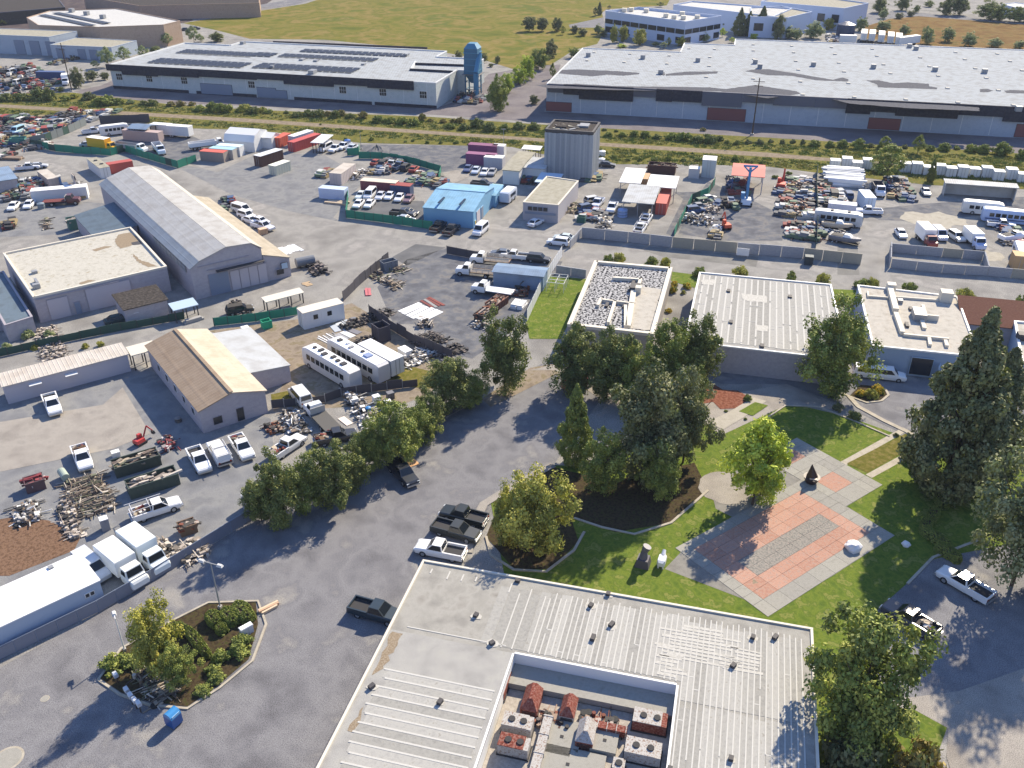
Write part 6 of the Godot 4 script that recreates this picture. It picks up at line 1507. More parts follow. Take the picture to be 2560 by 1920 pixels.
func build_far() -> void:
	t = flat("warehouse","long pale warehouse with rows of solar panels on its roof","building",[-140.77,-326.07,-24.34,-295.09,-18.68,-316.35,-15.78,-315.58,-10.13,-336.84,-27.52,-341.47,-24.43,-353.07,-107.04,-375.05,-109.36,-366.35,-128.68,-371.49],8.2,0.4,M.whwall,M.metalroof,M.palewhite,{'pw':.4})
	wbs(t,"eave_shade_band",M.shade_trim,6.7,3.2,14.9,[-133.13,-323.68,5.95,0.5,-126.36,-321.88,7.95,0.5,-73.21,-307.73,5.95,0.5,-64.51,-305.42,11.95,0.5])  # dark strips paint the smeared shadow and parapet edge under the eaves
	wbs(t,"eave_shade_band",M.shade_trim,6.9,2.8,14.9,[-117.67,-319.56,9.95,0.5,-109.93,-317.5,5.95,0.5,-43.25,-299.76,7.95,0.5,-35.52,-297.71,7.95,0.5])
	wbs(t,"eave_shade_band",M.shade_trim,7.1,2.4,14.9,[-101.24,-315.19,11.95,0.5,-90.61,-312.36,9.95,0.5,-52.92,-302.33,11.95,0.5])
	wbs(t,"eave_shade_band",M.shade_trim,7.25,2.1,14.9,[-138.93,-325.22,5.95,0.5,-80.94,-309.79,9.95,0.5])
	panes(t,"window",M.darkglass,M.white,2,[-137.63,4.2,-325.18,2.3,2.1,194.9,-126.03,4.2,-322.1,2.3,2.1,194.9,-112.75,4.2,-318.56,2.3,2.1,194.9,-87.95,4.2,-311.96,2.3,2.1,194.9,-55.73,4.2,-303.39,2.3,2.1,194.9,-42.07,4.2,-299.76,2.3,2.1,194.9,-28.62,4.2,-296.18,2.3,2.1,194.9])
	panes(t,"dock_door",M.bluegrey,M.shade_trim,0,[-101.16,1.9,-315.48,12,3.4,194.9,-82.8,1.8,-310.59,7,3.2,194.9,-77.97,1.5,-309.31,5,2.6,194.9])
	wbs(t,"wall_base",M.shade_trim,0.5,1,14.9,[-126.29,-322.16,30,0.12,-97.78,-314.57,23,0.12,-59.61,-304.41,28,0.12,-34.73,-297.79,21.48,0.12])
	wbs(t,"wall_joint",M.palewhite,4,7.4,14.9,[-136.91,-325.01,0.16,0.1,-129.08,-322.93,0.16,0.1,-121.26,-320.85,0.16,0.1,-113.43,-318.76,0.16,0.1,-105.6,-316.68,0.16,0.1,-97.77,-314.6,0.16,0.1,-89.94,-312.52,0.16,0.1,-82.12,-310.43,0.16,0.1,-74.29,-308.35,0.16,0.1,-66.46,-306.27,0.16,0.1,-58.63,-304.19,0.16,0.1,-50.81,-302.1,0.16,0.1,-42.98,-300.02,0.16,0.1,-35.15,-297.94,0.16,0.1,-27.32,-295.85,0.16,0.1])
	solar_grid(t,-123.84,8.19,-349.59,12,4,[2.51,0.67,0.52,-1.95],2.24,1.32)
	solar_grid(t,-127.57,8.19,-330.5,14,4,[2.55,0.68,0.58,-2.18],2.29,1.56)
	solar_grid(t,-94.59,8.19,-343.98,3,3,[2.71,0.72,0.63,-2.36],2.45,1.74)
	solar_grid(t,-84.25,8.19,-342.11,15,3,[2.43,0.65,0.56,-2.09],2.17,1.47)
	solar_grid(t,-78.27,8.19,-352.95,16,2,[2.57,0.68,0.71,-2.68],2.31,2.07)
	solar_grid(t,-88.34,8.19,-321.27,14,4,[2.58,0.69,0.57,-2.14],2.32,1.52)
	wbox(t,"roof_curb",-25.35,8.19,-325.53,Vector3(0.5,0.7,17.87),100.3,M.shade_trim)
	wbox(t,"roof_curb",-63.25,8.19,-365.84,Vector3(0.5,0.7,63.64),103.1,M.shade_trim)
	wbox(t,"roof_curb",-27.33,8.19,-314.71,Vector3(0.5,0.7,15.33),105.1,M.shade_trim)
	wbox(t,"roof_curb",-34.19,8.19,-323.54,Vector3(0.5,0.7,13.67),-178.7,M.palewhite)
	wbs(t,"roof_vent",M.greymetal,8.09,0.5,104.9,[-69.85,-333.68,2,1.5,-51.98,-327.12,1.8,1.2,-75.26,-335.91,2.4,1.5])
	wbox(t,"roof_vent",-38.7,8.24,-343.97,Vector3(1.6,0.8,1),104.9,M.greymetal)
	wbs(t,"roof_vent",M.greymetal,8.34,1,104.9,[-82.54,-320.8,1.2,1.2,-105.51,-370.37,2,1.5])
	wbox(t,"roof_vent",-66.84,8.44,-311.72,Vector3(3,1.2,2),104.9,M.greymetal)
	t = flat("warehouse","huge grey roofed warehouse with dark patched roof and red dock doors","building",[10.95,-291.62,234.5,-237.54,258.56,-336.97,89.14,-377.96,85.73,-363.86,67.17,-368.35,62.41,-348.67,26.84,-357.27],8.6,0.3,M.bluewall2,M.metalroof,M.palewhite,{'pw':.35})
	wbs(t,"eave_shade_band",M.shade_trim,6.62,4.2,13.6,[26.9,-287.35,11.95,0.6,35.16,-285.36,4.95,0.6,102.22,-269.13,6.95,0.6,114.86,-266.07,4.95,0.6,123.12,-264.08,11.95,0.6,144.99,-258.78,8.95,0.6])  # shadow smeared below this roof edge, painted as uneven dark lengths
	wbox(t,"eave_shade_band",46.82,6.92,-282.53,Vector3(4.95,3.6,0.6),13.6,M.shade_trim)
	wbs(t,"eave_shade_band",M.shade_trim,7.02,3.4,13.6,[53.63,-280.89,8.95,0.6,109.03,-267.48,6.95,0.6])
	wbs(t,"eave_shade_band",M.shade_trim,7.22,3,13.6,[18.63,-289.35,4.95,0.6,131.38,-262.08,4.95,0.6,137.21,-260.67,6.95,0.6])
	wbox(t,"eave_shade_band",155.2,7.42,-256.32,Vector3(11.95,2.6,0.6),13.6,M.shade_trim)
	wbox(t,"eave_shade_band",63.83,6.62,-278.42,Vector3(11.95,4.2,0.6),13.6,M.shade_trim2)  # paler lengths of the same painted eave shadow
	wbs(t,"eave_shade_band",M.shade_trim2,7.22,3,13.6,[84.24,-273.48,11.95,0.6,94.45,-271.01,8.95,0.6])
	wbs(t,"eave_shade_band",M.shade_trim2,7.42,2.6,13.6,[13.77,-290.53,4.95,0.6,40.99,-283.94,6.95,0.6,74.04,-275.95,8.95,0.6])
	wbs(t,"wall_joint",M.palewhite,4,7.4,13.6,[13.86,-290.89,0.16,0.1,21.64,-289.01,0.16,0.1,29.41,-287.13,0.16,0.1,37.19,-285.24,0.16,0.1,44.96,-283.36,0.16,0.1,52.74,-281.48,0.16,0.1,60.52,-279.6,0.16,0.1,68.29,-277.72,0.16,0.1,76.07,-275.84,0.16,0.1,83.84,-273.96,0.16,0.1,91.62,-272.08,0.16,0.1,99.39,-270.2,0.16,0.1,107.17,-268.31,0.16,0.1,114.95,-266.43,0.16,0.1,122.72,-264.55,0.16,0.1,130.5,-262.67,0.16,0.1,138.27,-260.79,0.16,0.1,146.05,-258.91,0.16,0.1,153.82,-257.03,0.16,0.1])
	panes(t,"dock_door",M.maroon,M.shade_trim,0,[14.89,1.65,-290.62,8.16,2.8,193.6,65.61,2.05,-278.35,11.41,3.6,193.6,110.12,1.85,-267.58,8.85,3.2,193.6,147.69,2.05,-258.49,5.85,3.6,193.6])
	roofpatch(t,"bitumen_patch",[16.26,-315.14,22,-316.15,35.05,-313.14,42.47,-310.17,42.23,-308.22,36.54,-305.33,31.77,-307.25,26.57,-304.38,15.4,-309.19],8.35,M.bitumen)
	roofpatch(t,"bitumen_patch",[48.87,-311.74,51.11,-311.15,50.25,-305.33,48.43,-307.25],8.35,M.bitumen)
	roofpatch(t,"bitumen_patch",[51.06,-308.22,58.25,-312.14,69.2,-312.54,68.15,-309.19,61.25,-307.25,50.63,-305.33],8.35,M.bitumen)
	roofpatch(t,"bitumen_patch",[78.28,-313.14,82.49,-316.15,86.99,-316.56,94.4,-309.19,103.49,-298.79,107.66,-302.5,108.83,-299.71,107.45,-296.06,97.99,-297.87,91.82,-305.33,84.44,-306.29],8.35,M.bitumen)
	roofpatch(t,"bitumen_patch",[114,-297.87,118.09,-297.87,120.9,-293.38,125.85,-294.8,131.93,-292.49,130.51,-289,132.31,-286.77,131.15,-284.4,113.96,-287.28,115.13,-291.61],8.35,M.bitumen)
	roofpatch(t,"bitumen_patch",[144.52,-284.74,147.18,-285.07,147.47,-282.23,144.88,-280.09,142.82,-280.59],8.35,M.bitumen)
	roofpatch(t,"bitumen_patch",[150.84,-282.23,153.53,-283.4,160.06,-282.23,157.99,-278.15,149.97,-278.96],8.35,M.bitumen)
	roofpatch(t,"bitumen_patch",[7.29,-290.73,20.14,-292.49,32.61,-289,46.98,-288.14,61.27,-287.28,66.15,-284.74,76.5,-290.73,79.5,-288.14,87.11,-281.41,87.26,-278.15,75.88,-271.82,63.69,-281.41,32.01,-283.06,10.78,-286.43],8.35,M.bitumen)
	roofpatch(t,"bitumen_patch",[93.72,-271.82,105.69,-268.76,114.73,-265.75,123.89,-263.54,132.93,-259.92,131.34,-255.69,112.22,-259.2,97.67,-265.01],8.35,M.bitumen)
	wbs(t,"roof_fan",M.greymetal,9.02,1.4,103.6,[27.69,-340.01,1.6,1.6,46.84,-335.44,1.6,1.6,65.52,-329.87,1.6,1.6,84.96,-326.61,1.6,1.6,49.33,-308.22,1.6,1.6,84.56,-318.2,1.6,1.6,103.9,-321.93,1.6,1.6,123.13,-317.79,1.6,1.6,142.22,-313.14,1.6,1.6,157.35,-309.78,1.6,1.6,151.33,-359,1.6,1.6,151.86,-353.95,1.6,1.6,142.07,-255.69,1.6,1.6])
	wbs(t,"skylight",M.coat,8.47,0.3,103.6,[30.45,-348.3,1.7,1.1,43.39,-345.18,1.7,1.1,57.32,-341.64,1.7,1.1,67.03,-356.46,1.7,1.1,76.37,-354.95,1.7,1.1,71.44,-338.4,1.7,1.1,39.48,-328.78,1.7,1.1,54.11,-325.97,1.7,1.1,68.04,-321.72,1.7,1.1,90.29,-351.97,1.7,1.1,93.39,-365.24,1.7,1.1,86.36,-334.31,1.7,1.1,78.14,-300.08,1.7,1.1,63.49,-302.87,1.7,1.1,26.7,-332.08,1.7,1.1,107.41,-362.1,1.7,1.1,121.7,-359,1.7,1.1,135.98,-355.45,1.7,1.1,164.36,-348.3,1.7,1.1,178.33,-345.18,1.7,1.1,104.33,-348.06,1.7,1.1,118.54,-344.7,1.7,1.1,132.59,-340.94,1.7,1.1,147.08,-337.71,1.7,1.1,161.55,-334.08,1.7,1.1,175.94,-330.53,1.7,1.1,100.4,-330.97,1.7,1.1,114.52,-327.47,1.7,1.1,129.09,-324.47,1.7,1.1,143.61,-320.89,1.7,1.1,157.76,-317.38,1.7,1.1,171.92,-313.74,1.7,1.1,96.85,-314.94,1.7,1.1,111.32,-311.74,1.7,1.1,125.75,-308.8,1.7,1.1,139.93,-304.76,1.7,1.1,154.06,-301.19,1.7,1.1,92.12,-295.52,1.7,1.1,106.64,-293.02,1.7,1.1,134.87,-285.58,1.7,1.1,149.22,-282.56,1.7,1.1,116,-269.98,1.7,1.1,129.65,-266.05,1.7,1.1,144.09,-262.52,1.7,1.1,101.86,-273.07,1.7,1.1,87.51,-276.54,1.7,1.1])
	t = flat("warehouse","beige factory with bright white roof and slim solar strips","building",[-220.5,-434.72,-219.9,-457.06,-191.39,-465.27,-147.52,-424.65,-151.03,-412.99,-176.45,-406.4,-204.54,-411.65],9,0.35,M.beige,M.brightroof,M.beige)
	wbox(t,"awning",-177.99,4.2,-421.13,Vector3(14.07,0.3,4),6.5,M.maroon)
	wbox(t,"roller_door",-156.37,2.6,-415.67,Vector3(5.08,5,0.4),17.2,M.bluegrey)
	wbs(t,"roof_fan",M.greymetal,9.6,1.6,104.4,[-208.07,-453.85,2,2,-196.93,-444.1,2,2,-184.98,-432.89,2,2])
	wbs(t,"solar_panel",M.solar,9.1,0.1,131.9,[-215.77,-441.56,3.4,3.85,-212.68,-438.79,3.4,3.85,-209.59,-436.02,3.4,3.85,-206.5,-433.24,3.4,3.85,-203.42,-430.47,3.4,3.85,-200.33,-427.7,3.4,3.85,-197.24,-424.92,3.4,3.85,-194.15,-422.15,3.4,3.85,-191.06,-419.38,3.4,3.85,-187.97,-416.6,3.4,3.85,-184.88,-413.83,3.4,3.85,-181.79,-411.06,3.4,3.85,-212.41,-448.49,3.4,3.92,-209.26,-445.67,3.4,3.92,-206.12,-442.84,3.4,3.92,-202.98,-440.02,3.4,3.92,-199.84,-437.2,3.4,3.92,-196.7,-434.37,3.4,3.92,-193.55,-431.55,3.4,3.92,-190.41,-428.72,3.4,3.92,-187.27,-425.9,3.4,3.92,-184.13,-423.08,3.4,3.92,-180.98,-420.25,3.4,3.92,-177.84,-417.43,3.4,3.92])
	wbox(t,"window",-151.9,6.2,-426.4,Vector3(0.5,1.8,1.2),60,M.darkglass)
	t = flat("storage_building","storage building with three tall blue grey doors at picture edge","building",[-225.44,-413.61,-185.46,-405.24,-190.69,-389.99,-216.55,-395.96],7.5,0.2,M.bluewall2,M.creamroof2,M.bluewall2)
	panes(t,"roller_door",M.bluegrey,M.shade_trim2,0,[-205.29,2.85,-393.31,4.6,5.4,193,-198.2,2.85,-391.67,4.6,5.4,193,-190.61,2.85,-389.92,4.6,5.4,193])
	t = flat("storage_building","lower storage building with cream roof and blue grey doors","building",[-185.43,-403.85,-156.98,-395.5,-161.28,-379.17,-188.67,-385.22],5.2,0.2,M.bluewall2,M.creamroof2,M.bluewall2)
	panes(t,"roller_door",M.bluegrey,M.shade_trim2,0,[-175.03,1.98,-382.16,3.4,3.74,192.4,-169.82,1.98,-381,3.4,3.74,192.4,-184.57,1.98,-384.26,3.4,3.74,192.4])
	t = flat("office_block","white two storey office with dark window band behind warehouse","building",[43.72,-449.18,61.23,-463.05,94.59,-432.71,75.39,-414.92],10,1.2,M.farwhite,M.brightroof,M.farwhite)
	panes(t,"window",M.darkglass,M.bluegrey,0,[45.44,5.6,-447.24,4.68,1.9,227.2,48.95,5.6,-443.43,4.68,1.9,227.2,52.47,5.6,-439.62,4.68,1.9,227.2,55.99,5.6,-435.82,4.68,1.9,227.2,59.51,5.6,-432.01,4.68,1.9,227.2,63.03,5.6,-428.2,4.68,1.9,227.2,66.55,5.6,-424.4,4.68,1.9,227.2,70.07,5.6,-420.59,4.68,1.9,227.2,73.59,5.6,-416.78,4.68,1.9,227.2,45.44,2,-447.24,3.98,2.4,227.2,52.47,2,-439.62,3.98,2.4,227.2,59.51,2,-432.01,3.98,2.4,227.2,66.55,2,-424.4,3.98,2.4,227.2,73.59,2,-416.78,3.98,2.4,227.2,77.35,5.6,-416.65,4.73,1.9,137.2,81.19,5.6,-420.21,4.73,1.9,137.2,85.03,5.6,-423.77,4.73,1.9,137.2,88.87,5.6,-427.33,4.73,1.9,137.2,92.71,5.6,-430.89,4.73,1.9,137.2,77.35,2,-416.65,4.03,2.4,137.2,85.03,2,-423.77,4.03,2.4,137.2,92.71,2,-430.89,4.03,2.4,137.2])
	wbs(t,"roof_unit",M.cream,9.8,1.4,104.4,[53.06,-453.85,2.2,2.2,63.19,-451.87,2.2,2.2,70.17,-436.57,2.2,2.2,73,-431.07,2.2,2.2,78.48,-442.19,2.2,2.2,76.87,-429.27,2.2,2.2,83.42,-431.07,2.2,2.2,56.57,-455.85,2.2,2.2])
	t = flat("office_block","far flat roofed office with pale cluttered roof behind the white office","building",[80.38,-479.87,92.27,-493.48,135.7,-466.1,119.7,-438.43],9,0.6,M.farwhite,M.brightroof,M.farwhite)
	panes(t,"window",M.darkglass,M.bluegrey,0,[121.75,4.5,-441.86,4,3.15,120,125.75,4.5,-448.78,4,3.15,120,129.75,4.5,-455.69,4,3.15,120,133.75,4.5,-462.61,4,3.15,120])
	t = flat("office_block","far office with arched window gable at the top of the picture","building",[136.65,-502.96,158.55,-507.91,176.49,-477.3,158.26,-458.07,124.87,-484.05],10,0.6,M.farwhite,M.creamroof2,M.farwhite)
	panes(t,"window",M.darkglass,M.bluegrey,0,[127.61,5,-481.84,3.53,3.5,217.9,133.18,5,-477.51,3.53,3.5,217.9,138.75,5,-473.18,3.53,3.5,217.9,144.31,5,-468.85,3.53,3.5,217.9,149.88,5,-464.52,3.53,3.5,217.9,155.44,5,-460.19,3.53,3.5,217.9])
	t = flat("office_block","arched office wing beside the far parking","building",[116.6,-470.32,132.99,-474.62,141.78,-453.85,125.17,-434.72,109.21,-438.43],9,0.6,M.farwhite,M.creamroof2,M.farwhite)
	panes(t,"window",M.darkglass,M.bluegrey,0,[113.19,4.5,-437.44,4.1,3.15,193.1,121.17,4.5,-435.59,4.1,3.15,193.1])
	t = flat("house","far white bungalow half hidden by trees at picture corner","building",[261.33,-514.38,272.27,-521.6,276.24,-509.67,262.97,-493.81],5,0.3,M.farwhite,M.brightroof,M.farwhite)
	t = flat("storage_building","far brown roofed depot at top edge","building",[-234.94,-530.47,-140.59,-538.88,-131.76,-502.89,-190.52,-491.88],7,0.3,M.beige,M.darkroof,M.beige)
	t = flat("storage_building","far dark depot at top corner behind white roofed factory","building",[-292.38,-533.06,-256.21,-543.55,-229.8,-494.65,-259.46,-469.09],6,0.3,M.darkroof,M.darkroof,M.shade_trim2)
	container("semi_trailer","white semi trailer parked nearest the grass field road","trailer",-157.46,-518.42,68,15,2.6,2.9,M.palewhite,M.brightwhite,{'lift':1.1})
	container("semi_trailer","white semi trailer parked farther along the field road","trailer",-151.27,-535.14,68,15,2.6,2.9,M.palewhite,M.brightwhite,{'lift':1.1})
	container("flatbed_trailer","empty dark low trailer parked beside white semi trailers","trailer",-169.44,-508.19,78,14,2.6,0.5,M.darkmetal,M.palewhite,{'lift':1.0})
	container("semi_trailer","first of the white trailers parked in a row behind warehouse, counted from dark tank","trailer",159.04,-428.58,20,13,2.6,2.9,M.palewhite,M.brightwhite,{'lift':1.1,'group':'white trailers behind the warehouse'})
	container("semi_trailer","second of the white trailers parked in a row behind warehouse, counted from dark tank","trailer",162.13,-426.95,20,13,2.6,2.9,M.palewhite,M.brightwhite,{'lift':1.1,'group':'white trailers behind the warehouse'})
	container("semi_trailer","third of the white trailers parked in a row behind warehouse, counted from dark tank","trailer",165.14,-423.72,20,13,2.6,2.9,M.palewhite,M.brightwhite,{'lift':1.1,'group':'white trailers behind the warehouse'})
	container("semi_trailer","fourth of the white trailers parked in a row behind warehouse, counted from dark tank","trailer",168.11,-420.54,20,13,2.6,2.9,M.palewhite,M.brightwhite,{'lift':1.1,'group':'white trailers behind the warehouse'})
	container("semi_trailer","fifth of the white trailers parked in a row behind warehouse, counted from dark tank","trailer",170.53,-417.4,20,13,2.6,2.9,M.palewhite,M.brightwhite,{'lift':1.1,'group':'white trailers behind the warehouse'})
	container("semi_trailer","sixth of the white trailers parked in a row behind warehouse, counted from dark tank","trailer",148.07,-417.4,100,7,2.6,2.9,M.palewhite,M.brightwhite,{'lift':1.1,'group':'white trailers behind the warehouse'})
	container("semi_trailer","seventh of the white trailers parked in a row behind warehouse, counted from dark tank","trailer",173.42,-414.31,60,13,2.6,2.9,M.palewhite,M.brightwhite,{'lift':1.1,'group':'white trailers behind the warehouse'})
	tank("storage_tank","dark blue tank by the white trailers behind warehouse","tank",152.72,-435.21,4,6,"2c3c58")
	heap("rubble and red scrap beside the trailers behind warehouse",146.11,-431.31,104.4,24,5,2,"mix",{'density':1.2})
	dust_collector(-13.14,-313.94,104.9)
	heap("dark machinery and piping under blue dust collector",-14.07,-308.31,104.9,10,9,4,"dark",{'called':'machinery_stack','cat':'machinery'})
	silo_tower(15.15,-223.63,104.4,12,10.4,11.8)

func build_yards() -> void:
	t = shed("metal_workshop","bright blue metal workshop with three skylight strips","building",-11.63,-193.23,104.4,11.3,[-8.43,4,-0.84,5,8.43,3.7],M.bluepaint,M.bluepaintroof,{'over':.15,'ridge':true})
	wbs(t,"skylight_strip",M.darkglass,4.75,0.1,14.4,[-15.35,-188.58,0.5,4,-10.7,-187.39,0.5,4])
	pane(t,"roller_door",-7.36,1.6,-186.94,2.6,2.8,104.4,M.mauve3,M.bluepaint,0)
	pane(t,"sign",-7.91,0.8,-184.81,0.7,1.2,104.4,M.gold,M.bluepaint,0)
	pane(t,"roller_door",-6.61,1.5,-189.85,1.6,2.6,104.4,M.bluegrey,M.bluepaint,0)
	shed("annex","small blue annex at the end of blue workshop","shed",-4.35,-201.44,104.4,3,[-3.43,3,3.43,2.6],M.bluepaint,M.bluepaintroof,{'over':.1})
	t = flat("office_building","low shop with weathered cream roof and arched graffiti wall","building",[2.4,-188.94,10.02,-187,15.52,-204.38,8.22,-208.02],4.2,0.2,M.shopwall,M.creamroof2,M.cream)
	panes(t,"window",M.darkglass,M.bluegrey,0,[3.94,2.9,-188.5,0.9,0.8,-165.7,5.05,2.9,-188.21,0.9,0.8,-165.7,6.17,2.9,-187.93,0.9,0.8,-165.7,7.28,2.9,-187.65,0.9,0.8,-165.7])
	wbox(t,"sign_band",6.18,1.9,-187.85,Vector3(6.86,0.5,0.08),14.3,M.bluegrey)
	shed("shed","cream roofed shed beside the tall grey tower","shed",1.81,-223.11,104.4,4.1,[-8.45,3.4,0,3.7,8.45,3.4],M.palewhite,M.creamroof2)
	shed("shed","flat white shed roof abutting the tall grey tower","shed",6.36,-221.96,104.4,5.4,[-4.19,3.35,4.19,3.05],M.palewhite,M.whitemetal)
	shed("canopy","pale blue canopy at the foot of the tall tower","canopy",8.89,-210.01,104.4,5,[-3.37,3.1,3.37,2.9],M.darkmetal,M.paleblue,{'open':true})
	shed("shed","small white shed roof up by the tracks near the tower","shed",5.35,-238.49,104.4,4.6,[-1.36,2.7,1.36,2.5],M.darkmetal,M.white,{'open':true})
	shed("canopy","white square canopy farthest from the street wall","canopy",28.92,-210.01,104.4,4.6,[-5.32,3.75,5.32,3.45],M.greymetal,M.white,{'open':true,'bays':2})
	shed("canopy","large white canopy beside the red container","canopy",35.32,-204.76,104.4,6.3,[-3.99,3.95,3.99,3.65],M.greymetal,M.white,{'open':true,'bays':2})
	shed("canopy","bluish white canopy nearest the street wall","canopy",29.19,-196.04,104.4,6.6,[-5.9,3.75,5.9,3.45],M.greymetal,M.whitemetal,{'open':true,'bays':2})
	container("shipping_container","long faded red container under the white canopies","container",34.7,-198.3,14.4,12,2.4,2.6,paint("b04e44",.7),paint("b04e44",.7))
	container("storage_shed","tan plywood shed between white canopies","shed",32.1,-213.16,14.4,5,2.4,2.6,paint("a98a6c",.9),paint("b79a7c",.9))
	shed("canopy","coral red roofed machine shed with blue posts","canopy",57.05,-212.43,104.4,7.2,[-5.01,4.2,0,4.7,5.01,4.2],paint("3d5a86",.6),M.coral,{'open':true,'bays':2})
	shed("long_shed","long open fronted shed with white roof by the tracks","shed",109.95,-205.06,104.4,15.5,[-1.2,3.3,1.2,3.1],M.whitemetal,M.whitemetal,{'skip':['side1']})
	shed("shed","brown arched roof shed behind the metal hall","shed",-103.3,-206.73,144,1.8,[-0.13,4,0,4.9,0.13,4],M.mauve,M.brownmetal,{'skip':['end-1'],'roofs':[M.brownmetal,M.pinkroof]})
	shed("storage_shed","blue walled trailer with cream roof behind metal hall","shed",-109.26,-211.75,144,0.9,[-0.21,3.05,0.21,2.95],paint("4a6c96",.6),M.cream)
	container("shipping_container","white spotted container behind the brown arched shed","container",-105.05,-224.55,-38,11,2.5,2.6,M.palewhite,M.creamroof2,{'vents':[[0,-2,'444444'],[0.3,2,'444444']]})
	container("shipping_container","small red container at the end of the brown arched shed","container",-100.3,-225.93,54,6,2.4,2.4,paint("a84c44",.7),paint("a84c44",.7))
	shed("shed","pale blue roofed shed at picture edge among wrecks","shed",-122.39,-210.4,54,5,[-5.14,4,5.14,3.6],M.mauve,M.bluemetal2)
	shed("shed","small turquoise roofed shed among wrecks at picture edge","shed",-116.37,-205.89,144,0.4,[-0.14,2.7,0.14,2.5],M.darkmetal,M.turq)
	container("mobile_office","long white trailer with dark side behind parked white cars","trailer",-105.65,-203.37,73,12,2.8,2.8,M.palewhite,M.white)
	container("cargo_trailer","narrow cream topped trailer among wrecks behind metal hall","trailer",-113.39,-214.57,-40,9,2.4,2.6,paint("b0a49c",.8),M.pinkroof)
	container("shipping_container","tan container beside the yellow box truck","container",-105.31,-256.46,106.4,12,2.5,2.7,paint("ab9892",.8),paint("ab9892",.8))

func park_near() -> void:
	car("pickup",-5.78,-84.02,292.4,"1f2522","dark green pickup, upper one of the dark pair beside white pickup")
	car("pickup",-6.46,-81.24,112.4,"2c302f","charcoal pickup parked between dark green and white pickups")
	car("pickup",-8.1,-77.88,286.4,"e4e4e2","white pickup nose out beside the two dark pickups")
	car("pickup",-13.98,-68.21,110.4,"22313a","dark blue pickup alone at the grey office block side")
	car("pickup",-13.83,-92.71,147,"20252f","black pickup in tree shade on the main drive")
	boards("plywood_sheet","tan plywood sheet lying in road behind black pickup","plywood",-13.43,-96.4,147,2.6,1.6,1,1,["c79a6c"],{'even':1})
	car("pickup",48.5,-72.35,-37,"e4e4e2","white pickup parked alone by the lawn kerb")
	car("pickup",40.69,-67.22,-40,"43464d","silver pickup painted dark for tree shade, loaded bed, beside leafy tree","",{'load':1})  # a silver truck; the shade is put into its dark body colour
	car("suv",9.65,-115.44,60,"a01828","red car half hidden behind tall narrow tree")
	limo(55.7,-118.4,104,"white stretch limousine van by the tall conifer")
	car("pickup",-65.82,-109.44,147,"e4e4e2","white pickup alone in the upper side yard")
	car("pickup",-55.93,-96.06,148,"e4e4e2","white pickup with brush in its bed by the concrete slab","",{'load':1})
	car("pickup",-40.56,-95.54,148,"e4e4e2","white pickup, first of three by tan workshop")
	car("pickup",-38.5,-97.26,-32,"e4e4e2","white pickup with ladder rack, middle of three by tan workshop","",{'rack':1,'shell':'d9d9d6'})
	car("pickup",-35.78,-98.49,148,"e4e4e2","white work pickup with open lid, last of three by tan workshop","",{'load':1})
	car("pickup",-29.83,-98.76,32,"dfdfdd","long white pickup stripped of doors near shade trees","",{'load':1})
	car("pickup",-42.6,-85.35,57,"d8d8d8","white work truck loaded with scrap beside dark green bins","",{'load':1,'rack':1})
	car("flatbed",-26.67,-105.7,-35,"dde0e2","white and black flatbed with long empty bed by the wire fence","",{'stakes':false,'deck':'55534f'})
	car("pickup",-23.76,-101,70,"26282c","black pickup with white roof under the shade trees","",{'load':1})
	boxtruck(-40.78,-76.77,130,"dfe6e6","dfe5e4",7,"white box truck with cab facing the drive",{'bh':2.2})
	boxtruck(-42.36,-74.48,130,"d9dcda","e6e6e2",7.2,"white box truck beside trailer office, cab hidden",{'bh':2.0})
	car("van",-46.09,-74.9,130,"c9ccd0","pale van squeezed against the trailer office end")
	bin_box("dumpster","dark green open dumpster, upper of two, beside concrete slab","dumpster",-48.41,-94.82,57,5.6,2.3,1.5,"39443c",{'fill':'wood'})
	bin_box("dumpster","dark green open dumpster, lower of two, heaped with boards","dumpster",-44.8,-90.48,57,6,2.3,1.6,"3c4a42",{'fill':'stone'})
	heap("pile of pale lumber offcuts and branches beside dumpsters",-52.25,-88.69,57,9,4.5,1.2,"wood",{'called':'lumber_pile','cat':'lumber pile'})
	heap("grey crumpled tarpaulin and plastic heap at picture edge",-58.19,-85.25,57,4.5,2.6,1.2,"white",{'density':4})
	heap("brown brush and broken stone row along wood chip bed",-52.49,-83.86,57,8,1.8,0.8,"stone",{'called':'brush_pile','cat':'brush pile'})
	heap("rubble stones piled inside drive fence corner",-36.41,-78.14,45,4,3.2,1.1,"stone",{'called':'rubble_pile','cat':'rubble pile'})
	heap("tan crumpled stone slab stack beside box truck",-39.2,-78.3,130,1.8,4,1.2,"stone",{'called':'stone_stack','cat':'stone stack','density':5})
	bin_box("planter_crate","rusty open crate by the rubble corner","crate",-37.81,-81.91,57,1.9,1.5,1.2,"6e5a48",{'fill':'rust'})
	bin_box("waste_cart","tall grey bin with white lid beside scrap truck","bin",-47.59,-82.36,57,0.9,0.9,1.5,"8d8d93",{'lid':'e8e8e6'})
	tank("gas_tank","white topped grey tank near shade trees","tank",-32.04,-86.45,0.55,2,"8f9094",{'lid':'ecebe8'})
	tank("compressor_tank","pale green lying tank below white pickup","tank",-56.72,-92.25,0.5,1.9,"9aa596",{'lying':true,'az':140})
	bin_box("tool_crate","maroon crate with clutter near lumber pile","crate",-59.5,-90.38,57,2.2,1.8,1.4,"5c4446",{'fill':'maroon'})
	digger("small red loader among clutter on concrete slab",-50,-100.32,30,0.55,"b03a38",{'called':'loader','cat':'loader'})
	heap("rusty red machine parts beside small red loader",-46.18,-99.97,57,3.5,1.8,1.2,"maroon")
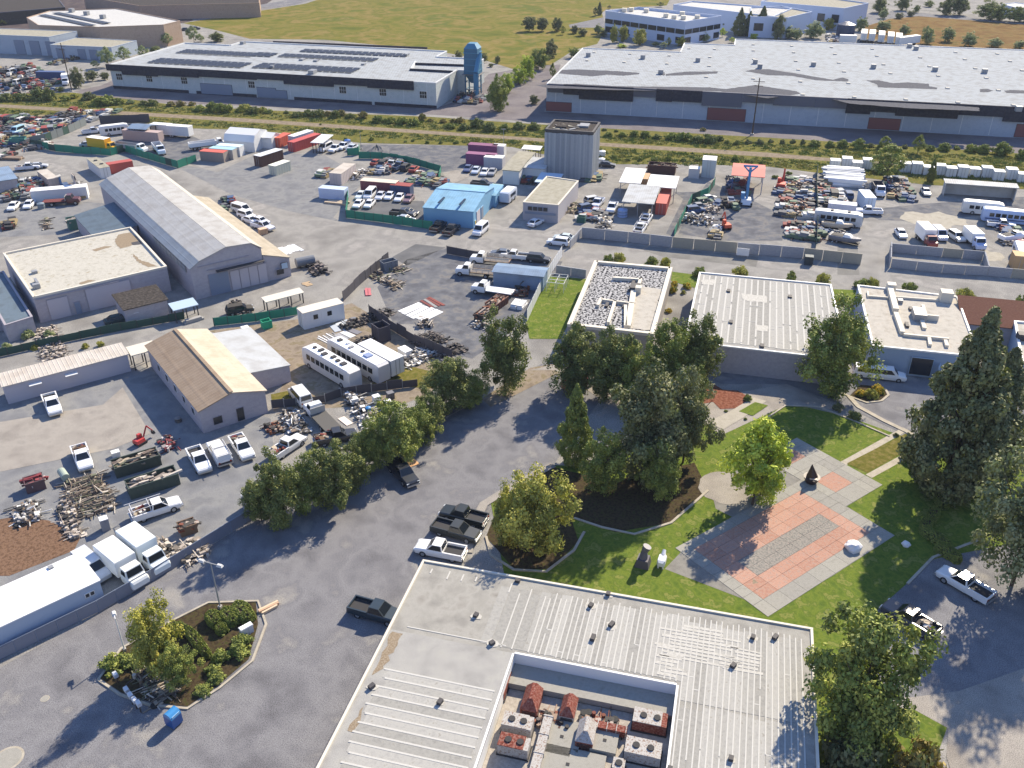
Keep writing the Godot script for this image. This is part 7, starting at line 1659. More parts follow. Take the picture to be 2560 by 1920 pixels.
	bin_box("crate","small white crate on slab beside upper dumpster","crate",-52.21,-97.46,57,1,0.8,0.6,"d9d5cd",{'lid':'eeece6'})
	tank("round_planter","small dark round planter in workshop shade","planter",-46.71,-105.89,0.45,0.6,"6d6a68")
	heap("white appliances and scrap along workshop end",-30.39,-105.49,60,7,2.6,1.2,"white")
	heap("mixed bags, boards and junk under wire fence",-21.73,-109.21,62,12,2.6,1.2,"white")
	heap("rusty wheel barrow parts beside workshop end",-32.91,-103.8,60,2.6,2.2,1,"rust")
	tank("bucket","blue plastic barrel in junk row","barrel",-20.43,-108.27,0.4,0.9,"2a78b5")
	boards("plywood_sheet","pale board leaning beside white flatbed","board",-23.39,-106.05,-40,2.4,1.2,1,1,["e0d3c4"],{'even':1})
	bin_box("appliance","white square appliance in junk row by the wire fence","appliance",-22.77,-110.67,60,1,0.9,0.9,"e3e2de",{'lid':'eeeeec'})
	bin_box("appliance","round topped white appliance in junk row by the wire fence","appliance",-19.68,-111.32,60,1,0.9,0.9,"f0efec",{'lid':'f5f4f2'})
	bin_box("appliance","dark grey drum appliance in junk row by the wire fence","appliance",-17.78,-112.31,60,1,0.9,0.9,"56565a",{'lid':'707074'})
	bin_box("appliance","low white appliance in junk row by the wire fence","appliance",-17.83,-109.86,60,1,0.9,0.9,"d8d5d0",{'lid':'e8e6e2'})
	car("van",-30.81,-111.72,-33,"d6d5d0","white van nose up beside white coaches")
	coach("coach_bus","white coach with dark roof hatches, left of the pair","bus",-27.44,-118.95,-45,12.4,3.3,"c9c7c3","f2f2f0",{'vents':[[0,-4,.5,.5],[0.2,-2.6,.9,.6],[-.2,-1.2,.9,.7],[.2,.6,.8,.6],[0,2,.6,.6],[0,3.4,.9,.8]]})
	coach("coach_bus","white coach with pale roof hatches, right of the pair","bus",-23.73,-121.18,-45,13.2,3.3,"b9b9ba","f4f4f3",{'vents':[[0,-4.4,.7,.7],[0.2,-2.6,.5,.5,'c9c9c9'],[-.2,-1.2,.8,.5,'8d8d90'],[.2,1.2,.5,.5],[0,2.8,1.1,1.2,'7d8db0']]})
	container("cargo_trailer","white box trailer beside the two white coaches","trailer",-20.14,-121.18,-45,8.2,2.5,2.6,paint("d2d2cf",.6),M.brightwhite,{'lift':.7,'axles':[.25,.33]})
	container("mobile_office","white mobile office with cream roof by the green fence","trailer",-32.49,-137.82,56,7.4,2.6,3,M.palewhite,M.cream,{'win':[[1,-1,.8],[1,1.5,.8]]})
	boards("pipe_stack","white long pipes and gutters laid in dirt yard","pipes",-29.1,-130.76,-45,6.5,3.2,7,1,["e2e2e0", "8d8b88", "c9c9c6"],{'fill':.5,'piece':'pipe'})
	boards("sheet_stack","grey metal sheets scattered beside mobile office","sheets",-28.33,-136.58,-45,3.4,5.4,4,1,["8f97a3", "a9b0b8", "c4c9cf", "6b6f78"],{'piece':'sheet','mess':6})
	boards("sheet_stack","pale rolls and grey sheets below metal sheets","sheets",-27.38,-133.09,-45,3.2,4.2,3,1,["c9c9c8", "9a9a9c", "737278"],{'piece':'sheet','mess':5})
	heap("dark scrap and wheels along leaning dark fence",-24.85,-138.45,-40,10,2.4,1.3,"dark")
	heap("maroon and grey scrap beside box trailer",-23.99,-129.71,-40,5,3,1.4,"dark")
	bin_box("tall_crate","tall dark container frame standing on the dark fence line","crate",-21.46,-131.12,-38,2.4,2.2,2.8,"3c3a44")
	heap("white and grey building scrap behind box trailer",-16.03,-123.52,-40,9,3.5,1.1,"white")
	bin_box("appliance","white box unit among scrap behind box trailer","appliance",-16.93,-125.34,-40,2.2,1.4,1.2,"dfe0de",{'lid':'f0f0ee'})
	bin_box("crate","grey crate where the dark fence ends","crate",-9.87,-121.24,-40,1.8,1.5,1.5,"5b5a60")
	boards("panel_stack","white roofing panels laid out on tan dirt","panels",-16.01,-141.63,40,5.4,6.6,6,1,["f1f1ef", "e4e4e2", "d2d2d0"],{'piece':'panel'})
	boards("panel_stack","rust red sheets beside white roofing panels","panels",-14.29,-145.49,-38,4.6,2.6,4,1,["6e2a22", "8a8a88", "7a3026"],{'piece':'panel'})
	heap("cement mixer and tools in the grey gravel yard",-14.65,-136.46,0,2.6,2.2,1.6,"stone")
	heap("dark tarpaulin covered junk at gravel yard edge",-13.67,-130.42,-40,5,4,1.6,"dark")
	heap("black scrap and barrels along far dark fence end",-9.86,-126.7,-40,5,3,1,"dark")
	heap("boards and rubble at foot of dark fence top",-23.74,-155.27,-40,2.6,9,0.8,"wood")
	heap("fallen leaves and brush at tip of dark fence",-21.92,-160.39,54,3,3,0.7,"wood",{'called':'brush_pile','cat':'brush pile'})
	boards("plank_stack","pink painted plank leaning at dark fence","plank",-26.38,-150.04,-10,3.6,1.1,2,2,["b8646a", "c97a7c"])
	bin_box("tank_box","grey metal box on the tip of dark fence","box",-23.73,-161.04,54,3,1.7,1.8,"70757c")
	car("flatbed",-4.35,-163.64,284.4,"e4e4e2","white stake truck at the top of grey gravel yard")
	car("flatbed",-6.86,-157.83,284.4,"e4e4e2","white stake truck nosing past the blue grey shed")
	car("flatbed",-3.62,-149.2,290.4,"e4e4e2","white truck with white load near rusty bins","",{'stake':'e6e6e4','stakes':false,'deck':'dddddb'})
	car("sedan",-2.13,-167.92,284.4,"59606a","grey car with white roof behind white stake truck")
	shed("shed","blue grey metal shed roof in gravel yard","shed",1.58,-153.59,104.4,9.4,[-1.99,2.9,0,3.2,1.99,2.9],M.bluemetal2,M.bluemetal2)
	car("suv",5.24,-164.85,104.4,"22242c","black car with pale roof behind blue grey shed")
	car("pickup",0.46,-166.37,284.4,"dcdcda","white pickup tail behind black car")
	bin_box("scrap_bin","rusty scrap bin, upper of two by the lawn edge","scrap bin",-2.7,-144.03,30,4.5,2.2,1.3,"6b4438",{'fill':'rust'})
	bin_box("scrap_bin","rusty scrap bin, lower of two behind dark tree","scrap bin",-4.43,-139.75,30,4.5,2.2,1.3,"3c3230",{'fill':'rust'})
	heap("white bags and rails near rusty bins",-4.94,-136.38,20,3,3,1,"white")
	heap("rusty machine parts under blue grey shed front",2.12,-150.97,104.4,6,2.5,1.6,"rust")
	boards("tarp_roll","white tarpaulin bundle beside the slatted garden fence","tarpaulin",1.23,-144.03,20,3.2,2.4,2,3,["f0f0ee", "dadad8"],{'thick':.25})
	fence("garden_fence","white slatted fence along the small lawn",[9.94,-167.45,7.28,-158.04,4.83,-148.43,2.57,-137.89],2.2,M.whitepanel,M.palewhite,{'step':1.6,'gap':.1})
	fence("garden_wall","grey concrete wall closing the small lawn",[8.43,-159.17,14.04,-156.93],1.6,M.cinder,M.cinder,{'posts':false,'thick':.25,'step':4,'uneven':0.01})
	trellis(8.34,-152.06,104.4,"white wire climbing frame standing on the small lawn")
	fence("dark_fence","dark corrugated fence from mobile office up to the gravel yard",[-30.21,-146.18,-28.31,-153.65,-26.16,-160.31,-24.27,-165.02],1.9,M.darkpanel,M.darkmetal,{'step':2.4,'uneven':.08})
	fence("dark_fence","dark corrugated fence running down behind the scrap rows",[-24.78,-140.65,-20.72,-135.22,-15.68,-129.29,-9.33,-123.75],1.9,M.darkpanel,M.darkmetal,{'step':2.4,'uneven':.12})
	fence("dark_fence","dark board fence at top of grey gravel yard",[-13.09,-169.01,-4.84,-165.02],1.7,M.darkpanel,M.darkmetal,{'step':2.4})
	fence("wire_fence","sagging grey wire fence above the junk row",[-34.39,-109.32,-31.08,-110.12,-27.08,-111.09,-25,-112.73,-20.77,-114.08,-14.07,-115.79],1.4,M.darkpanel,M.greymetal,{'step':2.2,'uneven':.15,'thick':.03})
	fence("drive_fence","grey slatted fence along the main drive by trailer office",[-51.92,-60.62,-42.97,-68.85,-39.05,-73.53,-33.93,-80.26,-30.3,-85.04],1.5,M.slatgrey,M.bluegrey,{'step':2.0,'rail':true})
	fence("drive_fence","dark fence half buried in shade trees along the main drive",[-28.53,-87.02,-20.18,-95.22,-13.1,-103.03,-4.8,-112.07],1.4,M.darkpanel,M.darkmetal,{'step':2.4})
	fence("green_fence","dark green screened fence along warehouse yard path",[-82.08,-124.52,-76.58,-128.07,-71.03,-131.36,-65.49,-134.35,-56.22,-138.8],1.4,M.darkgreen,M.darkmetal,{'step':2.6,'uneven':.08})
	fence("green_fence","bright green screened fence leading to mobile office",[-50.43,-136.1,-43.81,-137.89,-37.05,-140.65],1.5,M.green,M.darkmetal,{'step':2.2,'uneven':.06})
	bin_box("dumpster","bright green dumpster at the bright green fence","dumpster",-41.41,-135.66,56,1.6,1.3,1.3,"1c9a72")
	bin_box("appliance","white box on the bright green fence line","box",-44.44,-133.56,56,1.2,1,1,"e6e6e6",{'lid':'f4f4f2'})
	heap("dark vehicles and rubble along hall front wall",-48.01,-142.59,60,7,2,1.4,"dark")
	car("suv",-47.41,-141.3,65,"3a3630","dark brown car at front wall of metal hall","",{'dull':1})
	car("sedan",-67.13,-137.6,57,"3f4a46","dark car in warehouse shade beside shack","",{'dull':1})
	boards("boat_hull","pale upturned hull lying near the blue canopy","boat hull",-54.53,-137.93,50,3.4,1,1,2,["9a9894"],{'thick':.3})
	bin_box("green_tank_crate","green box bin behind metal hall lean-to","bin",-94.18,-183.82,54,2.6,2.2,2.3,"3f6a62",{'fill':'stone'})
	tank("propane_tank","grey tank and boat shape beside hall lean-to","tank",-40.21,-162.36,0.9,3.6,"6d7278",{'lying':true,'az':60})
	heap("rusty grey boat hulls and tank by hall corner",-37.88,-161.11,65,7,3,1.3,"dark")
	boards("sheet_stack","white corrugated sheets laid by hall lean-to","sheets",-45.26,-171.35,-40,4.4,4.2,5,1,["eeeeec", "cfd4d8", "8d8f94"],{'piece':'sheet'})
	boards("pallet_board","tan pallet leaning at hall corner","pallet",-38.23,-153.73,54,1.6,2,4,1,["b39a78"],{'piece':'slat'})
	car("van",-60.79,-193.91,125,"dededc","white van topmost of the cars lined up by hall")
	car("suv",-58.84,-190.41,125,"e6e6e6","white car second in the line by hall")
	car("sedan",-57.18,-187.38,125,"d5d8dc","silver white car third in the line by hall")
	car("sedan",-54.88,-187,125,"dfe1e4","white sedan fourth in the line by hall")
	car("pickup",-53.49,-183.34,125,"c5c9d4","silver pickup last in the line by hall")
	bin_box("crate","tan wooden crate beside line of cars at hall","crate",-52.84,-180.47,54,1.7,1.3,1.1,"b39476",{'lid':'cdb294'})
	heap("black crumpled wreck up by hall far end",-65.87,-201.75,60,3.6,2,1.2,"dark")
	heap("black frame and axle wreck beside hall lean-to",-65.48,-195.47,60,5,1.6,0.9,"dark")
	car("sedan",-113.58,-196.72,172,"e6e6e6","white car, left of two parked below long white trailer")
	car("sedan",-110.6,-197.94,172,"e6e6e6","white car, right of two parked below long white trailer")
	tank("round_tank","grey round tank beside two white cars","tank",-107.39,-196.9,0.8,1.2,"7b8890")
	car("flatbed",-103.63,-199.59,78,"5b2c2c","maroon low trailer loaded with red rods below long white trailer","",{'stakes':false,'deck':'6b3330'})
	heap("dark blue generator and clutter in left yard",-108.91,-185.04,70,4.4,2.4,1.5,"dark")
	heap("yellow and tan timbers lying in left yard",-101.67,-186.61,68,8,1.2,0.5,"wood")
	heap("wrecks and engine parts packed at picture edge",-119.42,-208.92,55,14,7,1.8,"dark")
	heap("red and dark car parts between sheds",-115.79,-213.67,55,9,5,1.6,"mix")
	heap("coloured car parts behind long white trailer",-105.13,-209.2,60,12,4,1.5,"mix")
	car("pickup",-124.66,-227.31,70,"c9ccd2","silver wrecked pickup at head of wreck row","",{'far':1,'load':1,'dull':1})
	car("sedan",-122.69,-228.87,75,"a5aab2","grey wrecked car behind silver pickup","",{'far':1,'dull':1})
	boards("flat_trailer","brown rubble loaded flat trailer on the grey track","trailer",-133.96,-236.89,95,7,2.4,3,2,["6b5a4c", "a08c78"],{'thick':.3})
	heap("brown scrap on flat trailer end",-136.11,-238.89,95,5,2.4,1.4,"rust")
	boxtruck(-112.52,-245.93,112,"d8a427","d39a22",9,"yellow box truck with white roof",{'top':'f2f0ea','bh':2.4})
	boxtruck(-104.75,-244.74,112,"e4e6e8","8c8f94",11,"white semi with long silver flatbed beside yellow truck",{'box':false,'bedc':'9a9ca0'})
	boxtruck(-96.42,-243.56,150,"dfe3ea","dfe3ea",8,"white conventional truck cab nosing the green fence",{'box':false,'bedc':'c9ccd0'})
	boxtruck(-84.4,-247.73,62,"e2e2e2","e6e6e4",10,"white dump truck with ribbed side in north yard",{'box':false,'bedc':'e6e6e4'})
	container("cargo_trailer","white trailer behind the tan container","trailer",-101.7,-261.69,104,6,2.5,2.7,M.palewhite,M.brightwhite,{'lift':.6})
	container("cargo_trailer","lone white cargo trailer by the tracks","trailer",-95.69,-259.7,104.4,7,2.5,2.6,M.palewhite,M.brightwhite,{'lift':.7})
	shed("canopy","blue arched canopy roof behind the tan container","canopy",-106.01,-258.65,104.4,5.7,[-2.57,3.2,0,3.8,2.57,3.2],M.darkmetal,M.bluemetal2,{'open':true})
	coach("motorhome","white motorhome by the tracks in north yard","motorhome",-115.82,-262.5,60,8,2.9,"dcdad6","e8e6e0")
	car("pickup",-122.83,-263.82,60,"c5c9d0","silver truck next to white motorhome","",{'far':1})
	car("sedan",-118.4,-249.77,70,"9aa0aa","silver wreck behind the yellow truck","",{'far':1,'dull':1})
	container("shipping_container","brown container with red roof, nearest of three beside white tent","container",-78.96,-235.57,104.4,7,2.5,2.6,paint("8d837c",.8),paint("c05a4c",.7))
	container("shipping_container","grey container with pale blue roof, middle of three beside white tent","container",-77.29,-238.37,104.4,7,2.5,2.6,paint("a8a49c",.8),paint("9cc0cc",.6))
	container("shipping_container","white container, far one of three beside white tent","container",-76.21,-241.23,104.4,7,2.5,2.6,M.palewhite,paint("c9dde2",.6))
	shed("arched_tent","big white arched fabric tent in north yard","tent",-73.64,-248.83,104.4,9.1,[-4.2,2.6,-3.2,4.2,0,5.2,3.2,4.2,4.2,2.6],M.palewhite,M.white,{'over':.05,'skip':['end1']})
	shed("shed","white pitched shed beyond the arched tent","shed",-68.67,-250.12,104.4,6.1,[-2.4,3,0,3.8,2.4,3],M.palewhite,M.white)
	container("shipping_container","orange red container beyond arched tent","container",-64.49,-251.41,18.4,6,2.4,2.6,paint("b85642",.7),paint("b85642",.7))
	container("shipping_container","long coral red container beside white canopy","container",-57.66,-248.95,30.4,11,2.4,2.6,paint("b44a46",.7),paint("b44a46",.7))
	container("cargo_trailer","white truck box between the two red containers","trailer",-59.64,-253.91,30.4,8,2.4,2.6,paint("c4c6ca",.7),M.brightwhite)
	shed("canopy","white canopy beside long coral red container","canopy",-52.12,-246.1,101.4,3,[-3.83,3.1,3.83,2.9],M.darkmetal,M.palewhite,{'open':true})
	car("van",-51.33,-245.57,202,"e2e2e2","white van first in the row by the green fence","",{'far':1})
	car("pickup",-48.37,-244.98,202,"e6e6e6","white pickup second in the row by the green fence","",{'far':1})
	car("pickup",-46.53,-247.35,202,"dfe2e6","white pickup third in row with blue tarp behind","",{'far':1})
	car("sedan",-44.1,-246.16,202,"c5cdd8","silver boat like car last in row by the green fence","",{'far':1})
	tank("tarp_bundle","bright blue tarpaulin bundle behind parked pickups","tarpaulin",-46.46,-252.75,0.9,1,"2b5fa8")
	container("slatted_trailer","grey box trailer with rust brown slatted side","trailer",-63.96,-233.37,32.4,8,2.6,2.8,paint("5a4036",.8),M.palewhite)
	container("shipping_container","small cream container with green stains","container",-59.16,-224.91,30.4,5.5,2.4,2.4,paint("c4c4b0",.7),paint("dcdcca",.7))
	container("mobile_office","white long trailer with pinkish roof by green mesh yard","trailer",-42.11,-218.9,14.4,9,3.2,2.8,paint("b8aeaa",.8),M.pinkroof)
	container("cargo_trailer","pale blue cargo trailer outside the green yard","trailer",-41.94,-204.59,104.4,6.5,2.5,2.4,paint("b9c7de",.5),paint("b9c7de",.5))
	boards("flat_trailer","low flat trailer beside the pale blue trailer","trailer",-40.57,-200.56,104.4,5.5,2,3,1,["b5a48c"],{'thick':.4})
	heap("white pallets stacked along pinkish trailer",-38.67,-222.31,14.4,2.4,8,1.6,"white",{'called':'pallet_pile','cat':'pallets'})
	heap("black junk and wreck outside the green yard corner",-47.36,-223.41,104.4,5,3,1.5,"dark")
	heap("mixed wrecks filling the back of the green yard",-31.92,-229.45,104.4,12,5,1.6,"mix")
	heap("maroon car bodies heaped in the green yard",-22.53,-218.4,104.4,9,6,1.6,"maroon")
	heap("machine parts at green yard corner by tan slab",-18.53,-214.89,104.4,5,4,1.3,"mix")
	container("shipping_container","dark red container with cream roof inside green yard","container",-31.69,-209.48,104.4,9,2.5,2.6,paint("7d444a",.8),paint("cfc0ae",.8))
	container("shipping_container","dark blue container inside green yard","container",-26.17,-207.23,104.4,5,2.5,2.4,paint("3c4a68",.7),paint("8e3f3c",.8))
	sheet("concrete_slab",[-17.74,-223.91,-14.66,-226.95,-9.74,-222.92,-14.59,-215.21],0.04,M.slab)
	car("sedan",-35.62,-204.68,190,"d5dbd8","pale green car first in back row of green yard","",{'far':1})
	car("van",-33.44,-204.68,190,"e0e0de","white van second in back row of green yard","",{'far':1})
	car("sedan",-30.93,-204.24,190,"c9ccd4","silver car third in back row of green yard","",{'far':1})
	car("sedan",-28.75,-204.24,190,"d9dce0","pale silver car fourth in back row of green yard","",{'far':1})
	car("sedan",-26.3,-202.96,190,"e4e4e4","white car fifth in back row of green yard","",{'far':1})
	car("sedan",-24.05,-202.1,190,"7d6064","faded maroon car last in back row of green yard","",{'far':1})
	car("sedan",-35.22,-198.35,190,"e6e6e6","round white car by the green fence corner","",{'far':1})
	car("sedan",-32.7,-198.35,190,"dadada","white car beside round white car in green yard","",{'far':1})
	car("sedan",-23.11,-192.73,104.4,"1c1d20","black car beside blue workshop")
	car("sedan",-23.41,-188.13,109.4,"9ea6b0","silver car in front of black cars")
	car("pickup",-24.29,-191.56,104.4,"2a2a2e","black pickup behind silver car")
	car("pickup",-15.71,-183.34,20,"23201f","black pickup in shadow of blue workshop")
	car("pickup",-12.85,-181.2,20,"2a2626","dark brown pickup at blue workshop front")
	car("van",-6.69,-180.85,200,"e2e2e2","white van parked at blue workshop corner")
	fence("green_fence","bright green mesh fence round the car yard front",[-38.67,-205.41,-36.81,-190.4,-28.21,-187.4,-16.96,-183.03],1.9,M.green,M.darkmetal,{'step':2.6,'uneven':.04})
	fence("green_fence","bright green mesh fence behind the car yard",[-40.98,-237.6,-34.71,-237.04,-27.88,-233.77,-23.88,-230.06,-18.1,-224.92,-18.14,-217.09],1.8,M.green,M.darkmetal,{'step':2.6,'uneven':.06})
	fence("green_fence","green screened fence stub at end of parked row",[-44.53,-240.39,-41.48,-240.96,-42.18,-246.75],2,M.green,M.darkmetal,{'step':2.6})
	fence("green_fence","green mesh fence below the yellow truck yard",[-134.44,-250.1,-125.28,-244.41,-117.01,-242.1,-108.47,-240.39,-106.22,-244.41,-101.07,-239.83,-86.46,-228.49,-83.61,-234.86],1.9,M.green,M.darkmetal,{'step':2.8,'alt':M.darkgreen,'uneven':.08})
	fence("dark_fence","long grey and green fence dividing wreck yards",[-135.29,-251.56,-132.45,-254.65,-130.02,-264.32,-128.89,-273.94],2.2,M.greypanel,M.darkmetal,{'step':2.8,'alt':M.darkgreen})
	fence("dark_fence","black screened fence beside the tracks",[-124.96,-274.65,-110.6,-276.81],2.6,M.darkpanel,M.darkmetal,{'step':2.8})
	heap("wrecked cars and scrap between tracks and grey fence",-138.7,-270.33,104.4,46,16,1.8,"mix",{'density':.75})
	heap("scrap and wrecks at picture edge by the tracks",-151.86,-271.74,104.4,24,16,1.8,"dark",{'density':.8})
	heap("tyres and wrecks row in front of grey dividing fence",-135.87,-257.34,70,26,6,1.5,"mix",{'density':1.2})
	car("van",-144.86,-263.82,190,"9fc4d0","pale blue van with red roof among wrecks","",{'far':1})
	bin_box("dumpster","teal dumpster among wrecks at picture edge","dumpster",-138.76,-251.84,80,4,2.2,1.8,"3c7a72")
	heap("junk rows in far storage yard at picture edge",-183.25,-340.18,60,60,22,2,"mix",{'density':.35})
	container("shipping_container","dark blue container in far storage yard","container",-169.77,-341.89,94.4,10,2.6,2.8,paint("33466e",.7),paint("41557e",.7))
	boxtruck(-160.81,-333.51,160,"e4e6ea","e2e4e8",7,"white box truck by utility pole in far storage yard")
	heap("rusty parts beside far white box truck",-167.11,-332.57,104.4,14,6,1.6,"rust",{'density':.9})
	heap("dark piles along blue grey storage doors",-179.35,-379.57,104.4,22,4,2,"dark",{'density':.8})
	mound(-36.99,-243.83,5.5,3.2,1.7,"grey gravel mound in the north gravel yard")
	container("shipping_container","purple container, upper of two stacked rows","container",-7.73,-241.23,104.4,8,2.5,2.8,paint("7a4468",.7),paint("7a4468",.7))
	container("shipping_container","purple container, lower of the two","container",-7.94,-232.28,104.4,8,2.5,2.8,paint("82496f",.7),paint("82496f",.7))
	container("shipping_container","small white container beside upper purple container","container",-3.5,-240.65,104.4,3.4,2.5,2.8,paint("c9c9c6",.7),M.white)
	container("storage_shed","grey shed with white roof beside lower purple container","shed",-4.56,-229.6,104.4,5,2.8,2.8,paint("aeaeb4",.8),M.white)
	car("sedan",-11.34,-226.28,190,"3b4f78","blue wreck first in row under purple containers","",{'far':1,'dull':1})
	car("sedan",-9.21,-224.75,190,"aeb8c8","silver wreck second in row under purple containers","",{'far':1,'dull':1})
	car("sedan",-6.95,-223.23,190,"c9cdd4","pale wreck third in row under purple containers","",{'far':1,'dull':1})
	car("sedan",-5.05,-223.23,190,"8a8f98","grey wreck last in row under purple containers","",{'far':1,'dull':1})
	car("pickup",-7.11,-213.1,104.4,"26282a","black flatbed pickup alone in tan yard","",{'far':1})
	coach("motorhome","white camper parked by the cream roofed shop","motorhome",-0.86,-202.44,20,6,2.8,"c9d2e0","f0f2f2")
	bin_box("mint_crate","mint green topped box between shops","crate",-3.63,-206.72,104.4,2.6,2,2.2,"9fb8a8",{'lid':'bfe0cc'})
	heap("shaded clutter at foot of cream shed by tower",4.33,-218.59,104.4,8,5,1.4,"dark")
	car("sedan",24.67,-229.92,100,"2a2c32","black sedan behind the tower by the tracks")
	tank("white_tank","white tank by track verge behind tower, upper","tank",24.4,-240.5,0.9,1.2,"dcdedf")
	tank("white_tank","white tank by track verge behind tower, lower","tank",23.62,-233.29,0.9,1.2,"cfd2d6")
	heap("dark scrap and wheels at tower foot",20.07,-220.74,104.4,6,4,1.2,"dark")
	bin_box("scrap_bin","dark rusty round scrap bin by track verge","scrap bin",38.18,-224.74,104.4,7,3.2,2.2,"4a2e2a",{'fill':'rust'})
	container("kiosk","small white kiosk in shadow near track verge","kiosk",45.72,-220.87,104.4,2.6,2.4,2.4,paint("c2c2c0",.8),M.white)
	container("storage_tank_box","white patterned round tank shed near red machine shed","shed",49.63,-222.37,14.4,4,3.4,4.4,paint("b9c2c0",.7),paint("d9d9d6",.8))
	car("sedan",5.15,-185.89,35,"dcdcdc","white car with red rear at cream shop corner")
	car("suv",9.52,-174.02,288.4,"dfe3e8","white wagon, nearer of two at street corner")
	car("sedan",10.85,-176.7,288.4,"b9c6c8","pale green car behind white wagon at street corner")
	car("pickup",22.68,-195.51,195,"dfe2e6","white pickup facing the canopies")
	car("pickup",29.41,-187.75,20,"e6e6e6","white pickup, upper of two behind the street wall","",{'rack':1})
	car("pickup",27.41,-181.91,20,"e2e2e2","white pickup, lower of two behind the street wall","",{'rack':1})
	car("pickup",19.68,-198.76,200,"c9cdd6","silver pickup with blue load behind pole stack")
	car("sedan",18.63,-192.34,200,"b5bcc8","silver wreck beside pole stack")
	tank("tarp_bundle","pale blue tarpaulin bundle under the canopy","tarpaulin",24.62,-191.56,1.1,1.6,"8fa6cc")
	heap("tanks and bins along pole stack",17.78,-191.2,15,4,7,1.3,"mix")
	heap("white and rust junk inside street wall corner",20.13,-185.85,104.4,6,3,1.4,"white")
	heap("planks and dirt beside cream shop side",13.75,-197.16,15,3,8,0.8,"wood")
	bin_box("dumpster","dark green dumpster at street wall end","dumpster",15.22,-187.8,104.4,1.8,1.4,1.3,"2c5a52")
	jib_crane(53.98,-199.5,190)
	digger("orange red excavator inside the street wall",46.05,-183.45,-10,0.8,"c8502e")
	digger("orange red excavator with raised arm by track verge",64.94,-210.85,20,1.1,"c8402c")
	heap("rusty machines in front of coral red shed",54.85,-212.36,104.4,13,5,2,"maroon")
	heap("stone pallets and machine parts along green side fence",44.38,-197.08,15,6,7,1.8,"stone")
	heap("dark generators and frames in crane yard",49.03,-199.18,104.4,5,5,2.2,"dark")
	heap("white tarpaulin covered pallets at street wall",40.72,-188.49,30,7,4.5,1.8,"white")
	heap("grey steel frames leaning at street wall",43.36,-179.97,104.4,7,2,1.6,"dark")
	fence("green_fence","green screened fence beside crane yard",[49.67,-214.28,46.45,-206.28,41.71,-201.16,34.17,-178.84],2,M.green,M.darkmetal,{'step':2.8,'alt':M.darkgreen})
	heap("rusty steel scrap heap along tall green fence, upper part",70.62,-211.25,20,10,14,2.2,"rust")
	heap("rusty steel scrap heap along tall green fence, middle part",65.19,-196.73,15,7,13,2.2,"rust")
	heap("rusty steel scrap heap along tall green fence, lower part",62.56,-181.04,15,6,10,2,"rust")
	fence("green_fence","tall dark green fence between scrap heaps and trailers",[77.85,-224.92,72.84,-208.91,67.09,-188.51,61.93,-171.86],2.2,M.darkgreen,M.darkmetal,{'step':3.0})
	boards("truss_stack","stack of white roof trusses and ladders","trusses",82.5,-218.35,104.4,10,12,9,6,["f0f0ee", "d5d8dc", "9aa0ac", "c9ccd0"],{'thick':.3,'piece':'truss','fill':.5,'mess':2})
	heap("vehicles and engine parts under the truss stack",75.04,-202.9,104.4,12,6,1.8,"mix")
	heap("orange and rusty machine parts by track verge",93.4,-210.72,104.4,16,5,1.8,"rust")
	boxtruck(87.37,-207.68,190,"dfe2e8","dfe2e8",7,"white truck cab beside orange machine parts",{'box':false,'bedc':'4a4a50'})
	car("sedan",98.5,-207.21,190,"9aa0a6","grey car alone at gravel edge","",{'far':1})
	container("cargo_trailer","pale blue cargo trailer near white pickup","trailer",81.26,-198.72,4.4,6,2.5,2.8,paint("bccbdb",.6),paint("bccbdb",.5))
	car("pickup",80,-193.12,278.4,"dfe3ea","white pickup below pale blue cargo trailer")
	container("cargo_trailer","lilac white box trailer behind long camper","trailer",74,-193.44,108.4,6,2.4,2.4,paint("bfc3d2",.6),paint("bfc3d2",.5))
	coach("motorhome","long cream motorhome with dark windows beside boat","motorhome",70.82,-186.03,110.4,10,3,"c2c4c4","f0eee8",{'vents':[[0,-2,.8,.6],[0,1.5,.8,.6]]})
	boat(69.67,-183.51,112.4,"tan boat on trailer below long cream motorhome","c2b29c")
	heap("white pipes and scrap below tan boat",68.58,-178.9,114.4,6,2.4,1.2,"white")
	boat(68.72,-175.16,124.4,"grey skiff lying near street wall opening","6f7076")
	car("sedan",81.97,-179.1,185,"e2e2e2","small white car alone in the tan lot")
	boxtruck(85.71,-175.17,183,"8a3a34","f2f0ec",8,"box truck with maroon front and white roof")
	car("van",89.59,-178.07,183,"b9c2d6","pale lilac van between box truck and jeep")
	car("suv",92.79,-177.04,172,"d5d6d4","white off road car with rack behind block wall","",{'rack':1})
	boxtruck(95.03,-173.83,183,"b4c2e0","e4e6e4",7.6,"pale blue cab box truck behind block wall",{'bh':1.9})
	coach("motorhome","white motorhome with one dark side window","motorhome",105.35,-192.95,108.4,8.5,2.9,"d9d7d2","f2f0ec")
	coach("motorhome","pale blue striped motorhome at picture edge","motorhome",108.5,-187.15,108.4,11,3,"a9bcdc","f2f2f0",{'stripe':'4a5c86'})
	car("pickup",105.71,-184.43,108.4,"dfe2e8","white pickup in front of pale blue striped motorhome")
	heap("dark axles and parts at picture edge lot",106.17,-181.53,104.4,7,4,1.4,"dark")
	boat(104.3,-176.5,75,"white boat hull at picture edge by red barrels","e6e6ec")
	heap("tan sacks below white boat hull",102.3,-175.41,104.4,4,2.4,0.9,"stone")
	coach("motorhome","white camper with square dark window at picture edge","motorhome",100.57,-166,20,7,2.9,"d9dde4","efefee")
	container("storage_shed","plywood shed at picture edge below camper","shed",98.41,-161.91,14.4,3,3,2.8,paint("b3946c",.9),paint("c9ab80",.9))
	tank("barrel","dark red barrel cluster at picture edge","barrel",104.4,-173.1,0.9,1.3,"7a2434")
